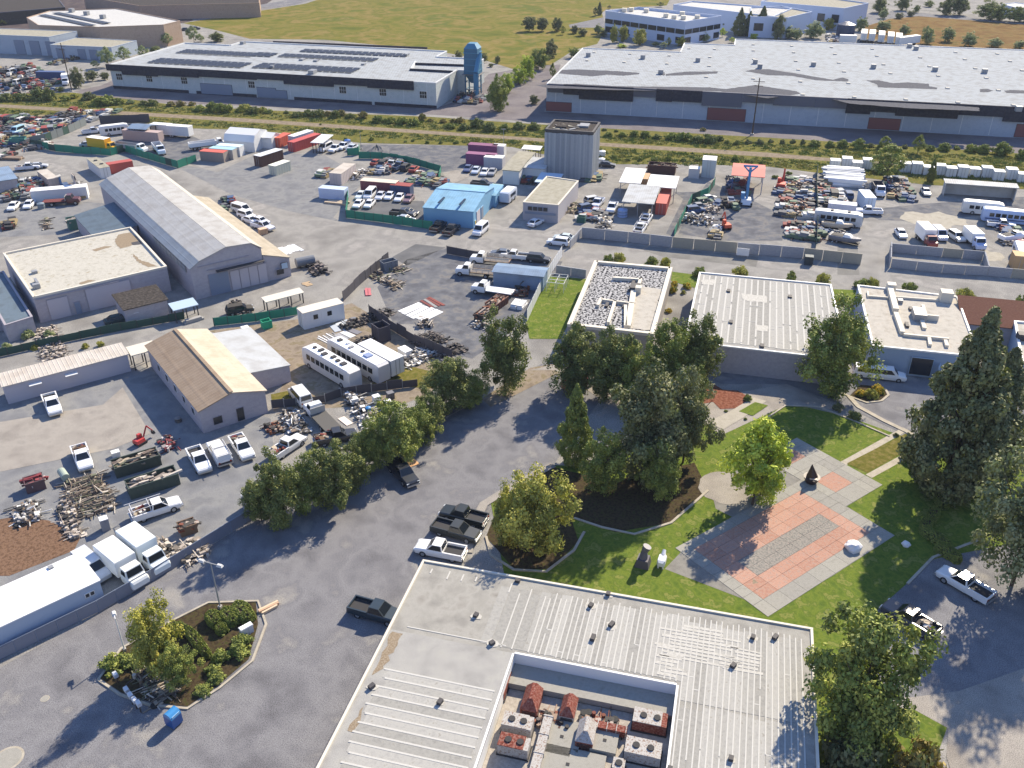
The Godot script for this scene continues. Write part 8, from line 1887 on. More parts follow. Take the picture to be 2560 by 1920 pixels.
	patch("sand_patch",93.4,-189.26,6.2,5.2,20,.02,M.sand)
	patch("sand_patch",95.84,-168.07,2.6,2.6,20,.02,M.sand)
	fence("block_wall","long grey block wall along the street",[14.6,-178.15,24.02,-175.46,32.7,-172.51,49.48,-168.38,57.83,-166.53,68.23,-163.23],2.3,M.cinder,M.cinder,{'posts':false,'thick':.22,'step':4,'uneven':.015,'alt':M.cinder2,'cat':'wall','sway':0})
	fence("block_wall","short grey block wall returning at the street corner",[14.67,-179.18,11.81,-171.86],1.8,M.cinder,M.cinder,{'posts':false,'thick':.22,'step':3,'cat':'wall'})
	fence("block_wall","grey block wall of the walled lot, far side",[76.47,-169.95,85.84,-167.45,93.1,-165.62],1.9,M.cinder,M.cinder,{'posts':false,'thick':.22,'step':4,'cat':'wall','alt':M.cinder2,'uneven':.01})
	fence("block_wall","grey block wall of the walled lot, street side",[73.46,-161.76,82.39,-159.17,90.4,-157.76,98.45,-155.82],1.9,M.cinder,M.cinder,{'posts':false,'thick':.22,'step':4,'cat':'wall','alt':M.cinder2,'uneven':.01})
	fence("block_wall","short end of the walled lot at its street gate",[76.35,-169.95,73.24,-161.76],2.2,M.cinder,M.cinder,{'posts':false,'thick':.22,'step':3,'cat':'wall'})
	fence("block_wall","leaning cross wall closing the walled lot",[93.22,-165.62,90.53,-158.04],1.9,M.cinder,M.cinder,{'posts':false,'thick':.22,'step':3,'cat':'wall'})
	banner(46.02,-167.45,196,"white notice board hung on street block wall")
	bin_box("dumpster","dark teal wheeled bin on the street side of block wall","bin",58.07,-163.64,104.4,1.6,1.4,1.6,"26343c",{'lid':'31444c'})
	container("storage_box","white topped storage box, fourth to the left of tall light green tree","storage box",83.53,-228.71,14.4,2.6,2.5,2.2,M.palewhite,M.palewhite,{'group':'storage boxes along the rail tracks'})
	container("storage_box","white topped storage box, third to the left of tall light green tree","storage box",86.7,-229.24,14.4,2.6,2.5,2.6,M.palewhite,M.palewhite,{'group':'storage boxes along the rail tracks'})
	container("storage_box","white topped storage box, second to the left of tall light green tree","storage box",88.87,-227.66,14.4,2.6,2.5,2,M.palewhite,M.palewhite,{'group':'storage boxes along the rail tracks'})
	container("storage_box","white topped storage box, first to the left of tall light green tree","storage box",91.91,-228.71,14.4,2.6,2.5,2.4,M.palewhite,M.palewhite,{'group':'storage boxes along the rail tracks'})
	container("storage_box","white topped storage box, first to the right of tall light green tree","storage box",100.64,-226.11,14.4,2.6,2.5,2.2,M.palewhite,M.palewhite,{'group':'storage boxes along the rail tracks'})
	container("storage_box","white topped storage box, second to the right of tall light green tree","storage box",103,-224.57,14.4,2.6,2.5,2.6,M.palewhite,M.palewhite,{'group':'storage boxes along the rail tracks'})
	container("storage_box","white topped storage box, third to the right of tall light green tree","storage box",105.54,-223.55,14.4,2.6,2.5,2,M.palewhite,M.palewhite,{'group':'storage boxes along the rail tracks'})
	container("storage_box","white topped storage box, fourth to the right of tall light green tree","storage box",108.47,-223.55,14.4,2.6,2.5,2.4,M.palewhite,M.palewhite,{'group':'storage boxes along the rail tracks'})
	container("storage_box","white topped storage box, fifth to the right of tall light green tree","storage box",110.61,-222.04,14.4,2.6,2.5,2.2,M.palewhite,M.palewhite,{'group':'storage boxes along the rail tracks'})
	container("storage_box","white topped storage box, sixth to the right of tall light green tree","storage box",113.31,-221.55,14.4,2.6,2.5,2.6,M.palewhite,M.palewhite,{'group':'storage boxes along the rail tracks'})
	container("storage_box","white topped storage box, seventh to the right of tall light green tree","storage box",116.59,-222.04,14.4,2.6,2.5,2,M.palewhite,M.palewhite,{'group':'storage boxes along the rail tracks'})
	container("storage_box","white topped storage box, eighth to the right of tall light green tree","storage box",119.43,-221.55,14.4,2.6,2.5,2.4,M.palewhite,M.palewhite,{'group':'storage boxes along the rail tracks'})
	container("storage_box","white topped storage box, ninth to the right of tall light green tree","storage box",121.18,-219.08,14.4,2.6,2.5,2.2,M.palewhite,M.palewhite,{'group':'storage boxes along the rail tracks'})
	container("storage_box","white topped storage box, tenth to the right of tall light green tree","storage box",124.58,-219.57,14.4,2.6,2.5,2.6,M.palewhite,M.palewhite,{'group':'storage boxes along the rail tracks'})
	container("storage_box","white topped storage box, eleventh to the right of tall light green tree","storage box",126.51,-217.62,14.4,2.6,2.5,2,M.palewhite,M.palewhite,{'group':'storage boxes along the rail tracks'})
	wrecks("in the row beside the tracks at far wreck yard","wrecks in the row beside the tracks at far wreck yard",["van",-155.2,-278.2,10.7,"8d3b36","red", "van",-153.4,-277.8,9.6,"2b2c30","black", "van",-151.5,-277.4,2.2,"5a6e5a","green", "suv",-149.6,-277,10.8,"c9c9c6","white", "pickup",-147.7,-276.6,10.7,"2b2c30","black", "pickup",-145.8,-276.2,12.2,"8d3b36","red", "sedan",-143.9,-275.8,12.2,"c9c9c6","white", "sedan",-142.1,-275.4,12.7,"5a6e5a","green", "sedan",-140.2,-275,14.1,"8d3b36","red", "suv",-138.3,-274.6,14.5,"7d8084","grey", "pickup",-136.4,-274.2,11.5,"b0b4b8","silver"])
	wrecks("in the row before the grey dividing fence","wrecks in the row before the grey dividing fence",["pickup",-142.2,-257.8,-21.7,"3f5578","blue", "sedan",-141.1,-259,-13.9,"2b2c30","black", "sedan",-140,-260.3,-25.8,"5a6e5a","green", "suv",-139,-261.5,-12.6,"3f5578","blue", "suv",-137.9,-262.8,-21.3,"a08a5c","tan", "van",-136.8,-264,-22.4,"8d3b36","red", "van",-135.7,-265.3,-24.3,"7d8084","grey", "sedan",-134.6,-266.5,-14.3,"5a6e5a","green", "suv",-133.6,-267.8,-12.6,"8d3b36","red"])
	wrecks("in the green yard back corner","wrecks in the green yard back corner",["sedan",-35.5,-232,22.1,"8d3b36","red", "suv",-33.4,-230.7,14,"2b2c30","black", "pickup",-31.3,-229.5,13.4,"b0b4b8","silver", "pickup",-29.2,-228.3,26.4,"3f5578","blue", "suv",-27.2,-227.1,18.8,"2b2c30","black", "sedan",-25.1,-225.9,12.7,"8d3b36","red"])
	wrecks("at the left of the far storage yard","wrecks at the left of the far storage yard",["pickup",-191.7,-349.9,23.5,"8d3b36","red", "van",-190.2,-351,26.1,"2b2c30","black", "van",-188.7,-352.1,15.8,"b0b4b8","silver", "suv",-187.2,-353.2,12.1,"3f5578","blue", "van",-185.7,-354.3,20.6,"2b2c30","black", "pickup",-184.2,-355.4,16.7,"b0b4b8","silver"])
	wrecks("in front row of the far storage yard","wrecks in front row of the far storage yard",["sedan",-181,-328.3,18,"3f5578","blue", "suv",-179.6,-329.8,12.8,"2b2c30","black", "pickup",-178.3,-331.3,13,"5a6e5a","green", "van",-176.9,-332.8,17.9,"c9c9c6","white", "van",-175.6,-334.3,22.6,"2b2c30","black", "pickup",-174.2,-335.8,17.1,"8d3b36","red"])
	wrecks("among sheds behind metal hall","wrecks among sheds behind metal hall",["suv",-122,-212.4,-21,"8d3b36","red", "van",-121.1,-213.6,-23.2,"2b2c30","black", "sedan",-120.1,-214.8,-15.4,"b0b4b8","silver", "sedan",-119.1,-216,-22,"c9c9c6","white", "sedan",-118.2,-217.2,-17.9,"2b2c30","black"])
	wrecks("under the truss stack by green fence","wrecks under the truss stack by green fence",["pickup",73.8,-204,7.6,"3f5578","blue", "van",75.6,-204.2,13.3,"2b2c30","black", "sedan",77.3,-204.4,11.4,"b0b4b8","silver", "suv",79.1,-204.6,6,"3f5578","blue"])
	wrecks("beside the pole stack inside street wall","wrecks beside the pole stack inside street wall",["suv",17.1,-195.4,61.5,"3f5578","blue", "sedan",18.1,-198.1,57.8,"2b2c30","black", "suv",19,-200.8,65.5,"b0b4b8","silver"])
	wrecks("along the crane yard side fence","wrecks along the crane yard side fence",["suv",41.2,-193.9,74.6,"3f5578","blue", "sedan",42.8,-196.7,77.5,"7d8084","grey", "suv",44.4,-199.6,70,"5a6e5a","green", "sedan",46,-202.4,67.2,"c9c9c6","white"])

func plant_near() -> void:
	tree("cone","mid",8.09,-95.85,12.2,2.9,"tall narrow olive tree standing left of the dark grove")
	tree("round","deep",16.98,-92.27,16.7,6.6,"largest dark tree in the park grove")
	tree("round","deep",22.27,-95.85,14.4,4.6,"dark tree at the grove side nearest red mulch bed")
	tree("round","mid",11.18,-89.83,9.2,3.6,"lower green tree at the front of dark grove")
	tree("round","mid",17.9,-88.41,8.5,3.2,"small leafy tree under the front of dark grove")
	tree("round","olive",3.09,-78.09,11.9,5,"broad olive tree in kerbed bed by parked pickups")
	tree("round","olive",-0.05,-79.69,8.2,3,"small olive tree beside dark pickups")
	tree("loose","bright",29.26,-87.02,12.3,4.9,"bright lime green tree on the round pad by plaza")
	tree("round","bright",30.33,-87.94,10.1,3.6,"lime green lower tree touching the lime green tree")
	tree("cone","deep",53.55,-89.83,25.4,7.6,"huge dark conifer towering over the office roofs")
	tree("cone","deep",59.2,-92.77,18.9,6,"second dark conifer at picture edge")
	tree("round","sage",53.95,-72.81,18,6.4,"big grey green tree overhanging the white pickup")
	tree("round","mid",29.84,-52.98,15.4,5.8,"large leafy tree beside the grey office block corner")
	tree("bush","deep",28.54,-49.24,5.3,3.2,"dark shrub at bottom edge by office wall")
	tree("bush","dry",33.69,-48.8,5.9,3.3,"brown dry shrub mound at the bottom edge")
	tree("bush","mid",31.55,-51.07,4.7,2,"green shrub between dark shrub and walkway")
	tree("round","dark",-1.1,-114.35,13.1,4.9,"dark tree at end of the slatted garden fence")
	tree("round","dark",9.16,-113.67,11.8,5,"dark tree first behind speckled roof")
	tree("round","dark",13.82,-112.34,12,4.8,"dark tree second behind speckled roof")
	tree("round","mid",17.4,-111.03,10.2,4.2,"lower leafy tree third behind speckled roof")
	tree("round","mid",22.59,-114.35,11.8,4.4,"tree overlapping speckled roof corner")
	tree("round","dark",27.42,-116.41,11.9,4.6,"dark tree between speckled and seamed roofs")
	tree("round","mid",46.75,-113.67,14.8,6.2,"big spreading tree before seamed roof")
	tree("round","mid",25.57,-109.74,6.8,3,"low light tree beside red mulch bed")
	tree("round","dark",-8.65,-108.47,9.1,4.6,"dark tree at upper end of main drive row")
	tree("round","mid",-15.45,-95.85,9.3,4.4,"second tree down main drive row above black pickup")
	tree("round","mid",-12.52,-100.18,6.7,3,"small tree squeezed in main drive row")
	tree("round","dark",-21.97,-86.57,9,4,"third tree down main drive row")
	tree("round","dark",-27.08,-83.03,9.9,3.9,"lowest dark tree of main drive row by fence corner")
	tree("round","dark",-29.74,-83.9,5.8,2.6,"lower leafy tree filling the main drive row, by the fence corner")
	tree("round","mid",-24.76,-85.66,8.1,3,"lower leafy tree filling the main drive row, between the two lowest trees")
	tree("round","dark",-19.95,-89.83,7.6,3.2,"lower leafy tree filling the main drive row, above third tree")
	tree("round","mid",-18.11,-93.27,8,2.8,"lower leafy tree filling the main drive row, before second tree")
	tree("round","dark",-11.19,-103.03,6.6,3,"lower leafy tree filling the main drive row, between upper trees")
	tree("round","mid",-5.73,-109.74,6.1,2.6,"lower leafy tree filling the main drive row, at the row head")
	sheet("planted_island",[-39.46,-60.09,-38.69,-63.61,-35.01,-67.38,-31.99,-70.05,-27.01,-70.22,-26.01,-67.05,-25.77,-62.41,-27.89,-59.12,-29.98,-56.68,-33.58,-57.21,-36.68,-58.29],0.06,M.mulch)
	band(self,numbered("kerb"),[-39.46,-59.81,-38.75,-63.76,-35.03,-67.46,-32.01,-70.14,-26.83,-70.39,-25.18,-67.05,-25.36,-62.11,-27.59,-58.84,-29.89,-56.42,-33.55,-56.82,-36.68,-58.02,-39.46,-59.81],0.25,0,0.14,M.curb).set_meta("kind","structure")
	tree("round","olive",-33.95,-60.81,9.1,3,"upright olive tree on the traffic island")
	tree("round","mid",-31.42,-59.53,5,2,"small green tree leaning over the island walk")
	hedge(-31.38,-64.35,-43,0.5,2.6,1,"long clipped hedge across the island")
	hedge(-30.52,-67.36,-43,0.75,1.1,1.1,"clipped hedge block first at island tip")
	hedge(-29.01,-67.69,-43,0.8,1.3,1.1,"clipped hedge block second at island tip")
	hedge(-27.81,-68.35,-43,0.85,1.6,1.1,"widest clipped hedge at island tip")
	hedge(-33.84,-65.91,47,0.8,0.8,1,"short clipped hedge behind island tree")
	hedge(-29.44,-66.07,-43,0.6,0.6,0.9,"small clipped hedge inside island tip")
	tree("bush","mid",-38.47,-61.24,1.6,1.8,"rounded clipped shrub on the traffic island, by the blue mailbox kerb end","clipped shrubs on the island")
	tree("bush","mid",-28.34,-62.26,1.2,1.4,"rounded clipped shrub on the traffic island, first on the drive side","clipped shrubs on the island")
	tree("bush","mid",-27.18,-63,1.3,1.6,"rounded clipped shrub on the traffic island, second on the drive side","clipped shrubs on the island")
	tree("bush","mid",-26.81,-64.22,1.3,1.5,"rounded clipped shrub on the traffic island, third beside white sign","clipped shrubs on the island")
	tree("bush","mid",-28.89,-60.66,0.9,1.1,"rounded clipped shrub on the traffic island, small one mid drive side","clipped shrubs on the island")
	tree("bush","mid",-28.31,-59.81,1,1.2,"rounded clipped shrub on the traffic island, next to small one mid drive side","clipped shrubs on the island")
	tree("bush","mid",-28.89,-58.43,0.8,1.2,"rounded clipped shrub on the traffic island, low one nearest the blue bin","clipped shrubs on the island")
	tree("bush","mid",-29.13,-65.93,0.8,0.9,"rounded clipped shrub on the traffic island, tiny one inside the tip","clipped shrubs on the island")
	tree("bush","mid",-37,-62.11,1.1,1.6,"rounded clipped shrub on the traffic island, spreading one behind mailboxes","clipped shrubs on the island")
	heap("bare twigs and dry ground cover on the island",-33.75,-59.31,47,5,2.6,0.3,"wood",{'called':'dry_ground_cover','cat':'ground cover','density':5})
	mailbox(-37.42,-59.39,137,"white mailbox standing apart in the island shrub shade")
	mailbox(-35.72,-57.61,137,"white mailbox, first of four in a row")
	mailbox(-35.1,-56.95,137,"white mailbox, second of four in a row")
	mailbox(-34.53,-56.42,137,"white mailbox, third of four in a row")
	mailbox(-34.02,-56.03,137,"pale mailbox, last of four in a row")
	postbox(-30.52,-54.75,120,"blue steel collection box on the drive beside island")
	bin_box("sign_box","white box sign at island tip","sign",-26.79,-65.75,47,1.3,0.5,1,"c9c9cc",{'lid':'f6f6f4'})
	boards("bench","pale plank bench frame lying on island point","bench",-25.31,-69.33,50,2.2,0.8,3,1,["b9987a", "cdb596"],{'piece':'slat','thick':.3})
	pole("street_lamp","grey street lamp with two heads beside the island","street lamp",-30.52,-69.37,6.2,M.greymetal,{'r':.09,'heads':[-1.1,1.1],'az':20})
	pole("street_lamp","white lamp post leaning over the drive by trailer fence","street lamp",-38.29,-63.46,4.4,M.palewhite,{'r':.08,'heads':[-.8],'az':60})
	manhole(-43.82,-51.1,1.3,"round concrete manhole cover on the drive"); manhole(-43.55,-57.61,.4,"small iron manhole cover on the drive")
	sculpture("peak",37.72,-91.58,"dark bronze pointed sculpture on the plaza")
	sculpture("bust",14.55,-76.18,"dark bronze statue on block beside lawn")
	sculpture("lamb",16.59,-75.99,"white stone animal sculpture at plaza corner")
	sculpture("rock",38.8,-78.72,"white boulder on the plaza edge")
	sculpture("stone",45.05,-79.43,"small pale stone on shaded lawn")
	hedge(52.19,-96.09,145,.7,1.4,1.1,"olive hedge section at the garden path end")
	hedge(52.37,-93.5,145,.7,1.4,1.1,"olive hedge section second from garden path")
	hedge(52.86,-90.03,150,.7,1.5,1.1,"olive hedge section at the conifer shadow bend")
	hedge(52.26,-87.2,185,.7,1.3,1.1,"olive hedge section below the bend")
	hedge(50.16,-84.5,215,.7,1.3,1.1,"olive hedge section fourth down the curve")
	hedge(48.55,-82.54,210,.7,1.2,1.1,"olive hedge section by the white post")
	hedge(48.69,-80.24,150,.7,1.9,1.1,"long olive hedge section toward the parked pickup")
	hedge(49.05,-77.63,150,.7,1.6,1.1,"last olive hedge section above the white pickup")
	tree("bush","gold",51.32,-113.23,1.1,1,"yellow flowering shrub on the small round island, left one")
	tree("bush","gold",54.17,-113.57,1.3,1.1,"yellow flowering shrub on the small round island, right one")
	tree("bush","olive",52.62,-112.57,1.5,1.3,"green shrub in front on the small round island")
	tree("bush","gold",54.39,-114.93,1.1,1,"yellow flowering shrub at the back of small round island")
	tree("bush","deep",46.58,-109.01,1.3,1.1,"dark cone shrub by the kerb corner")
	tree("bush","dark",48.17,-106.83,1.4,1.2,"round dark shrub beside cone shrub")
	tree("bush","deep",52.42,-102.22,0.6,0.5,"tiny dark shrub at garden path head")
	tree("bush","gold",29.42,-149.97,1.4,1.2,"yellow green shrub nearest speckled roof wall")
	tree("bush","gold",30.12,-153.12,1.2,1,"yellow flowering shrub at side garden back")
	tree("bush","gold",32.31,-152.06,1.3,1.1,"yellow green shrub by seamed roof wall")
	tree("bush","olive",31.24,-149.45,0.8,0.7,"small shrub on side garden path")
	tree("bush","gold",27.3,-141.59,1,0.8,"low shrub in lower side garden")
	tree("bush","gold",58.13,-144.95,1.1,0.9,"yellow shrub beside cream roofed building wall")
	tree("bush","pale",59.92,-143.49,1.3,1.1,"bare grey shrub beside cream roofed building")
	tree("bush","olive",55.69,-124.52,1.4,1.2,"olive shrub at shaded wall of cream roofed building")
	tree("bush","mid",27.03,-103.09,0.7,0.6,"dark shrub beside the plaza tree walk")
	tree("bush","mid",34.25,-111.74,1,0.9,"round shrub in kerb planting bed")
	tree("bush","mid",30.55,-108.53,0.4,0.4,"tiny shrub in gravel bed")
	tree("bush","mid",32.86,-106.37,0.4,0.4,"tiny dark shrub at bed corner")
	tree("bush","mid",18.86,-163.82,2.3,1.5,"low ragged street shrub first of the row behind speckled roof","low shrubs along the street")
	tree("bush","olive",20.9,-163.82,2.6,1.8,"low ragged street shrub second behind speckled roof","low shrubs along the street")
	tree("bush","mid",27.25,-162.05,2.3,2.1,"low ragged street shrub third behind speckled roof","low shrubs along the street")
	tree("bush","olive",29.64,-161.47,2.6,1.5,"low ragged street shrub at far corner of speckled roof","low shrubs along the street")
	tree("bush","mid",35.54,-157.48,2.3,1.8,"low ragged street shrub left of the seamed roof edge","low shrubs along the street")
	tree("bush","olive",43.23,-156.93,2.6,2.1,"low ragged street shrub behind the seamed roof middle","low shrubs along the street")
	tree("bush","mid",52.26,-155.28,2.3,1.5,"low ragged street shrub behind the seamed roof, next to middle","low shrubs along the street")
	tree("bush","olive",57.87,-153.65,2.6,1.8,"low ragged street shrub behind seamed roof far corner","low shrubs along the street")
	tree("bush","mid",64.45,-152.06,2.3,2.1,"low ragged street shrub by the cream roof corner","low shrubs along the street")
	tree("bush","olive",66.19,-151.53,2.6,1.5,"low ragged street shrub beside the cream roof corner, second","low shrubs along the street")
	tree("bush","mid",72.83,-150.49,2.3,1.8,"low ragged street shrub behind cream roof middle","low shrubs along the street")
	tree("bush","olive",81.45,-146.92,2.6,2.1,"low ragged street shrub by the brown sloping roof","low shrubs along the street")
	tree("bush","mid",90.44,-144.46,2.3,1.5,"low ragged street shrub at picture edge by the street","low shrubs along the street")
	tree("bush","pale",-80,-131.78,1.6,1.3,"olive shrub in warehouse verge, tallest")
	tree("bush","pale",-76.56,-132.2,1.4,1.2,"olive grey shrub next in warehouse verge")
	tree("bush","pale",-81.43,-127.67,1.3,1.1,"pale shrub at picture edge of warehouse verge")
	tree("bush","olive",-76.95,-127.67,1,0.8,"low golden shrub on warehouse verge path")
	tree("bush","olive",-68.91,-128.07,1,0.8,"golden shrub by dark green screen fence")
	tree("bush","olive",-66.8,-128.88,1,0.8,"golden shrub second by dark green screen fence")
	heap("grey ground litter and driftwood in warehouse verge",-75.3,-129.47,58,13,3.5,0.4,"stone",{'called':'ground_litter','cat':'litter'})

func plant_far() -> void:
	shrubs("large dark green shrub beyond rail track, below the far storage yard","shrubs along the rail tracks",["dark",-169.2,-306.9,3.9,3.7,"dark",-164.6,-306.9,3.4,3.3,"dark",-159.2,-308.6,3.9,3.7,"dark",-154.5,-306.9,3.6,3.4])
	shrubs("middling mid green shrub beyond rail track, below the far storage yard","shrubs along the rail tracks",["mid",-149.8,-306.9,2.7,2.6])
	shrubs("middling olive shrub beyond rail track, below the far storage yard","shrubs along the rail tracks",["olive",-148.2,-310.4,2.5,2.4])
	shrubs("large blackish green shrub beyond rail track, below the far storage yard","shrubs along the rail tracks",["deep",-142.4,-308.6,3.8,3.6])
	shrubs("large mid green shrub beyond rail track, below the far storage yard","shrubs along the rail tracks",["mid",-135.5,-300.1,3.7,3.5,"mid",-132.4,-300.9,3.9,3.7])
	shrubs("middling mid green shrub beyond rail track, before the solar roofed warehouse","shrubs along the rail tracks",["mid",-129.3,-301.7,3,2.9])
	shrubs("middling pale shrub beyond rail track, before the solar roofed warehouse","shrubs along the rail tracks",["pale",-126.1,-302.6,2.2,2.1])
	shrubs("middling dark green shrub beyond rail track, before the solar roofed warehouse","shrubs along the rail tracks",["dark",-121,-300.1,2.6,2.4,"dark",-118,-300.1,2.6,2.4,"dark",-82.1,-288.8,2.4,2.3])
	shrubs("middling tan shrub beyond rail track, before the solar roofed warehouse","shrubs along the rail tracks",["dry",-111.6,-299.2,2.3,2.2,"dry",-108.2,-299.2,2.3,2.2])
	shrubs("small tan shrub beyond rail track, before the solar roofed warehouse","shrubs along the rail tracks",["dry",-105.1,-300.1,1.9,1.8])
	shrubs("large mid green shrub beyond rail track, before the solar roofed warehouse","shrubs along the rail tracks",["mid",-100.3,-291.9,3.1,2.9,"mid",-96.2,-291.9,3.5,3.3,"mid",-91.7,-290.4,3.2,3.1])
	shrubs("large olive shrub beyond rail track, before the solar roofed warehouse","shrubs along the rail tracks",["olive",-85.9,-291.9,3.6,3.5])
	shrubs("middling olive shrub beyond rail track, before the solar roofed warehouse","shrubs along the rail tracks",["olive",-79.5,-290.4,2.6,2.5])
	shrubs("middling mid green shrub beyond rail track, before the solar roofed warehouse","shrubs along the rail tracks",["mid",-77.2,-288.8,2.2,2.1,"mid",-40.8,-276.8,2.6,2.5,"mid",-29.9,-273.9,2.2,2.1])
	shrubs("small dark green shrub beyond rail track, before the solar roofed warehouse","shrubs along the rail tracks",["dark",-71.4,-288.8,1.6,1.5])
	shrubs("middling dark green shrub beyond rail track, before the solar roofed warehouse","shrubs along the rail tracks",["dark",-67.1,-284.2,2.7,2.6,"dark",-64.1,-285.7,2.5,2.4,"dark",-60.6,-284.2,2.5,2.4,"dark",-55.2,-282.7,2.3,2.2,"dark",-50.2,-282.7,2.3,2.2])
	shrubs("middling tan shrub beyond rail track, before the solar roofed warehouse","shrubs along the rail tracks",["dry",-58,-285.7,2.5,2.4,"dry",-53.9,-285.7,2.3,2.2,"dry",-46.4,-282.7,2.1,2,"dry",-27.6,-279.7,1.9,1.8])
	shrubs("large mid green shrub beyond rail track, before the solar roofed warehouse","shrubs along the rail tracks",["mid",-37.2,-276.8,3,2.8,"mid",-33.2,-275.4,2.8,2.6])
	shrubs("small tan shrub beyond rail track, between dust collector and tower","shrubs along the rail tracks",["dry",-25,-278.3,1.5,1.4,"dry",-18.1,-276.8,1.7,1.6,"dry",-15.8,-276.8,1.7,1.6])
	shrubs("middling tan shrub beyond rail track, between dust collector and tower","shrubs along the rail tracks",["dry",-21,-276.8,1.8,1.8])
	shrubs("middling mid green shrub beyond rail track, between dust collector and tower","shrubs along the rail tracks",["mid",-18.4,-269.7,2.5,2.4,"mid",-2.1,-267,2.5,2.4])
	shrubs("large dark green shrub beyond rail track, between dust collector and tower","shrubs along the rail tracks",["dark",-14.2,-268.4,2.9,2.7,"dark",-10.2,-271.1,3.2,3.1,"dark",-6.6,-267,2.7,2.5])
	shrubs("small blackish green shrub this side of rail track, before the solar roofed warehouse","shrubs along the rail tracks",["deep",-58,-273.9,0.7,0.7])
	shrubs("middling mid green shrub this side of rail track, before the solar roofed warehouse","shrubs along the rail tracks",["mid",-28.1,-255.3,1.2,1.1,"mid",-40.1,-255.9,1.2,1.1,"mid",-47.1,-254.6,1.2,1.1])
	shrubs("small mid green shrub this side of rail track, before the solar roofed warehouse","shrubs along the rail tracks",["mid",-30.3,-254,0.9,0.8,"mid",-23.9,-252.8,1,0.9])
	shrubs("middling mid green shrub this side of rail track, between dust collector and tower","shrubs along the rail tracks",["mid",-20,-252.8,1.1,1,"mid",-15.8,-252.8,1.2,1.1])
	shrubs("middling dark green shrub this side of rail track, between dust collector and tower","shrubs along the rail tracks",["dark",-11.8,-251.6,1.2,1.1])
	shrubs("large dark green shrub beyond rail track, between dust collector and tower","shrubs along the rail tracks",["dark",2.1,-269.7,3.2,3.1,"dark",6.9,-268.4,2.9,2.7])
	shrubs("middling dark green shrub beyond rail track, between dust collector and tower","shrubs along the rail tracks",["dark",11.4,-268.4,2.5,2.4])
	shrubs("middling mid green shrub this side of rail track, between dust collector and tower","shrubs along the rail tracks",["mid",7.1,-249.1,1.4,1.3,"mid",27.3,-237.6,1.2,1.2])
	shrubs("small dark green shrub beyond rail track, between dust collector and tower","shrubs along the rail tracks",["dark",27.4,-267,1.3,1.2])
	shrubs("middling mid green shrub beyond rail track, between dust collector and tower","shrubs along the rail tracks",["mid",27.9,-260.4,2.1,2])
	shrubs("small dark green shrub beyond rail track, before the grey roofed warehouse","shrubs along the rail tracks",["dark",30.7,-265.7,1.1,1,"dark",60.8,-252.8,1.2,1.2,"dark",63.2,-251.6,1.2,1.2])
	shrubs("middling mid green shrub beyond rail track, before the grey roofed warehouse","shrubs along the rail tracks",["mid",32.2,-260.4,2.1,2,"mid",35.6,-260.4,2.1,2,"mid",38.4,-259.1,1.9,1.8])
	shrubs("middling dark green shrub beyond rail track, before the grey roofed warehouse","shrubs along the rail tracks",["dark",41.9,-257.8,2.3,2.2,"dark",59.2,-255.9,1.8,1.7])
	shrubs("large mid green shrub beyond rail track, before the grey roofed warehouse","shrubs along the rail tracks",["mid",45.6,-257.8,3,2.8,"mid",49,-256.5,3.1,3])
	shrubs("large dark green shrub beyond rail track, before the grey roofed warehouse","shrubs along the rail tracks",["dark",52.2,-254,3.3,3.1,"dark",55.8,-254,3.1,3])
	shrubs("small tan shrub beyond rail track, before the grey roofed warehouse","shrubs along the rail tracks",["dry",56.6,-267,1.5,1.4])
	shrubs("middling blackish green shrub beyond rail track, before the grey roofed warehouse","shrubs along the rail tracks",["deep",66.6,-252.8,1.7,1.7,"deep",69.8,-252.2,1.7,1.7])
	shrubs("middling mid green shrub this side of rail track, before the grey roofed warehouse","shrubs along the rail tracks",["mid",30.8,-235.4,1.1,1.1,"mid",34.1,-235.4,1.1,1.1,"mid",37.8,-235.4,1.3,1.3,"mid",41.5,-235.4,1.2,1.2,"mid",45.5,-235.4,1.2,1.2,"mid",49.8,-235.4,1.4,1.4,"mid",53.3,-234.3,1.2,1.2,"mid",59.4,-235.4,1.4,1.4,"mid",62.8,-234.3,1.4,1.4,"mid",65.3,-232.2,1.1,1.1])
	shrubs("small mid green shrub this side of rail track, before the grey roofed warehouse","shrubs along the rail tracks",["mid",49.1,-242.1,0.7,0.7])
	shrubs("small blackish green shrub beyond rail track, before the grey roofed warehouse","shrubs along the rail tracks",["deep",73.3,-254,1.4,1.3,"deep",76.4,-252.8,1.4,1.3,"deep",79.5,-253.4,1.1,1,"deep",82,-252.2,1.2,1.2,"deep",100,-249.1,1.6,1.5])
	shrubs("large mid green shrub beyond rail track, before the grey roofed warehouse","shrubs along the rail tracks",["mid",84.7,-250.3,2.6,2.5,"mid",96.2,-247.9,3.2,3])
	shrubs("middling mid green shrub beyond rail track, before the grey roofed warehouse","shrubs along the rail tracks",["mid",88.9,-249.1,2.5,2.4,"mid",92.4,-249.1,2.5,2.4])
	shrubs("middling mid green shrub beyond rail track, beyond the storage boxes","shrubs along the rail tracks",["mid",101.6,-246.8,1.8,1.7,"mid",115.2,-245.6,1.8,1.7,"mid",126.2,-244.4,2.2,2.1,"mid",136.2,-237.6,2.4,2.3])
	shrubs("small blackish green shrub beyond rail track, beyond the storage boxes","shrubs along the rail tracks",["deep",109.1,-247.9,1.6,1.5])
	shrubs("large mid green shrub beyond rail track, beyond the storage boxes","shrubs along the rail tracks",["mid",119.4,-245.6,3.1,2.9,"mid",129.1,-243.2,2.7,2.6,"mid",132.5,-241,3.3,3.1])
	shrubs("small mid green shrub beyond rail track, beyond the storage boxes","shrubs along the rail tracks",["mid",123.1,-246.8,1.6,1.6])
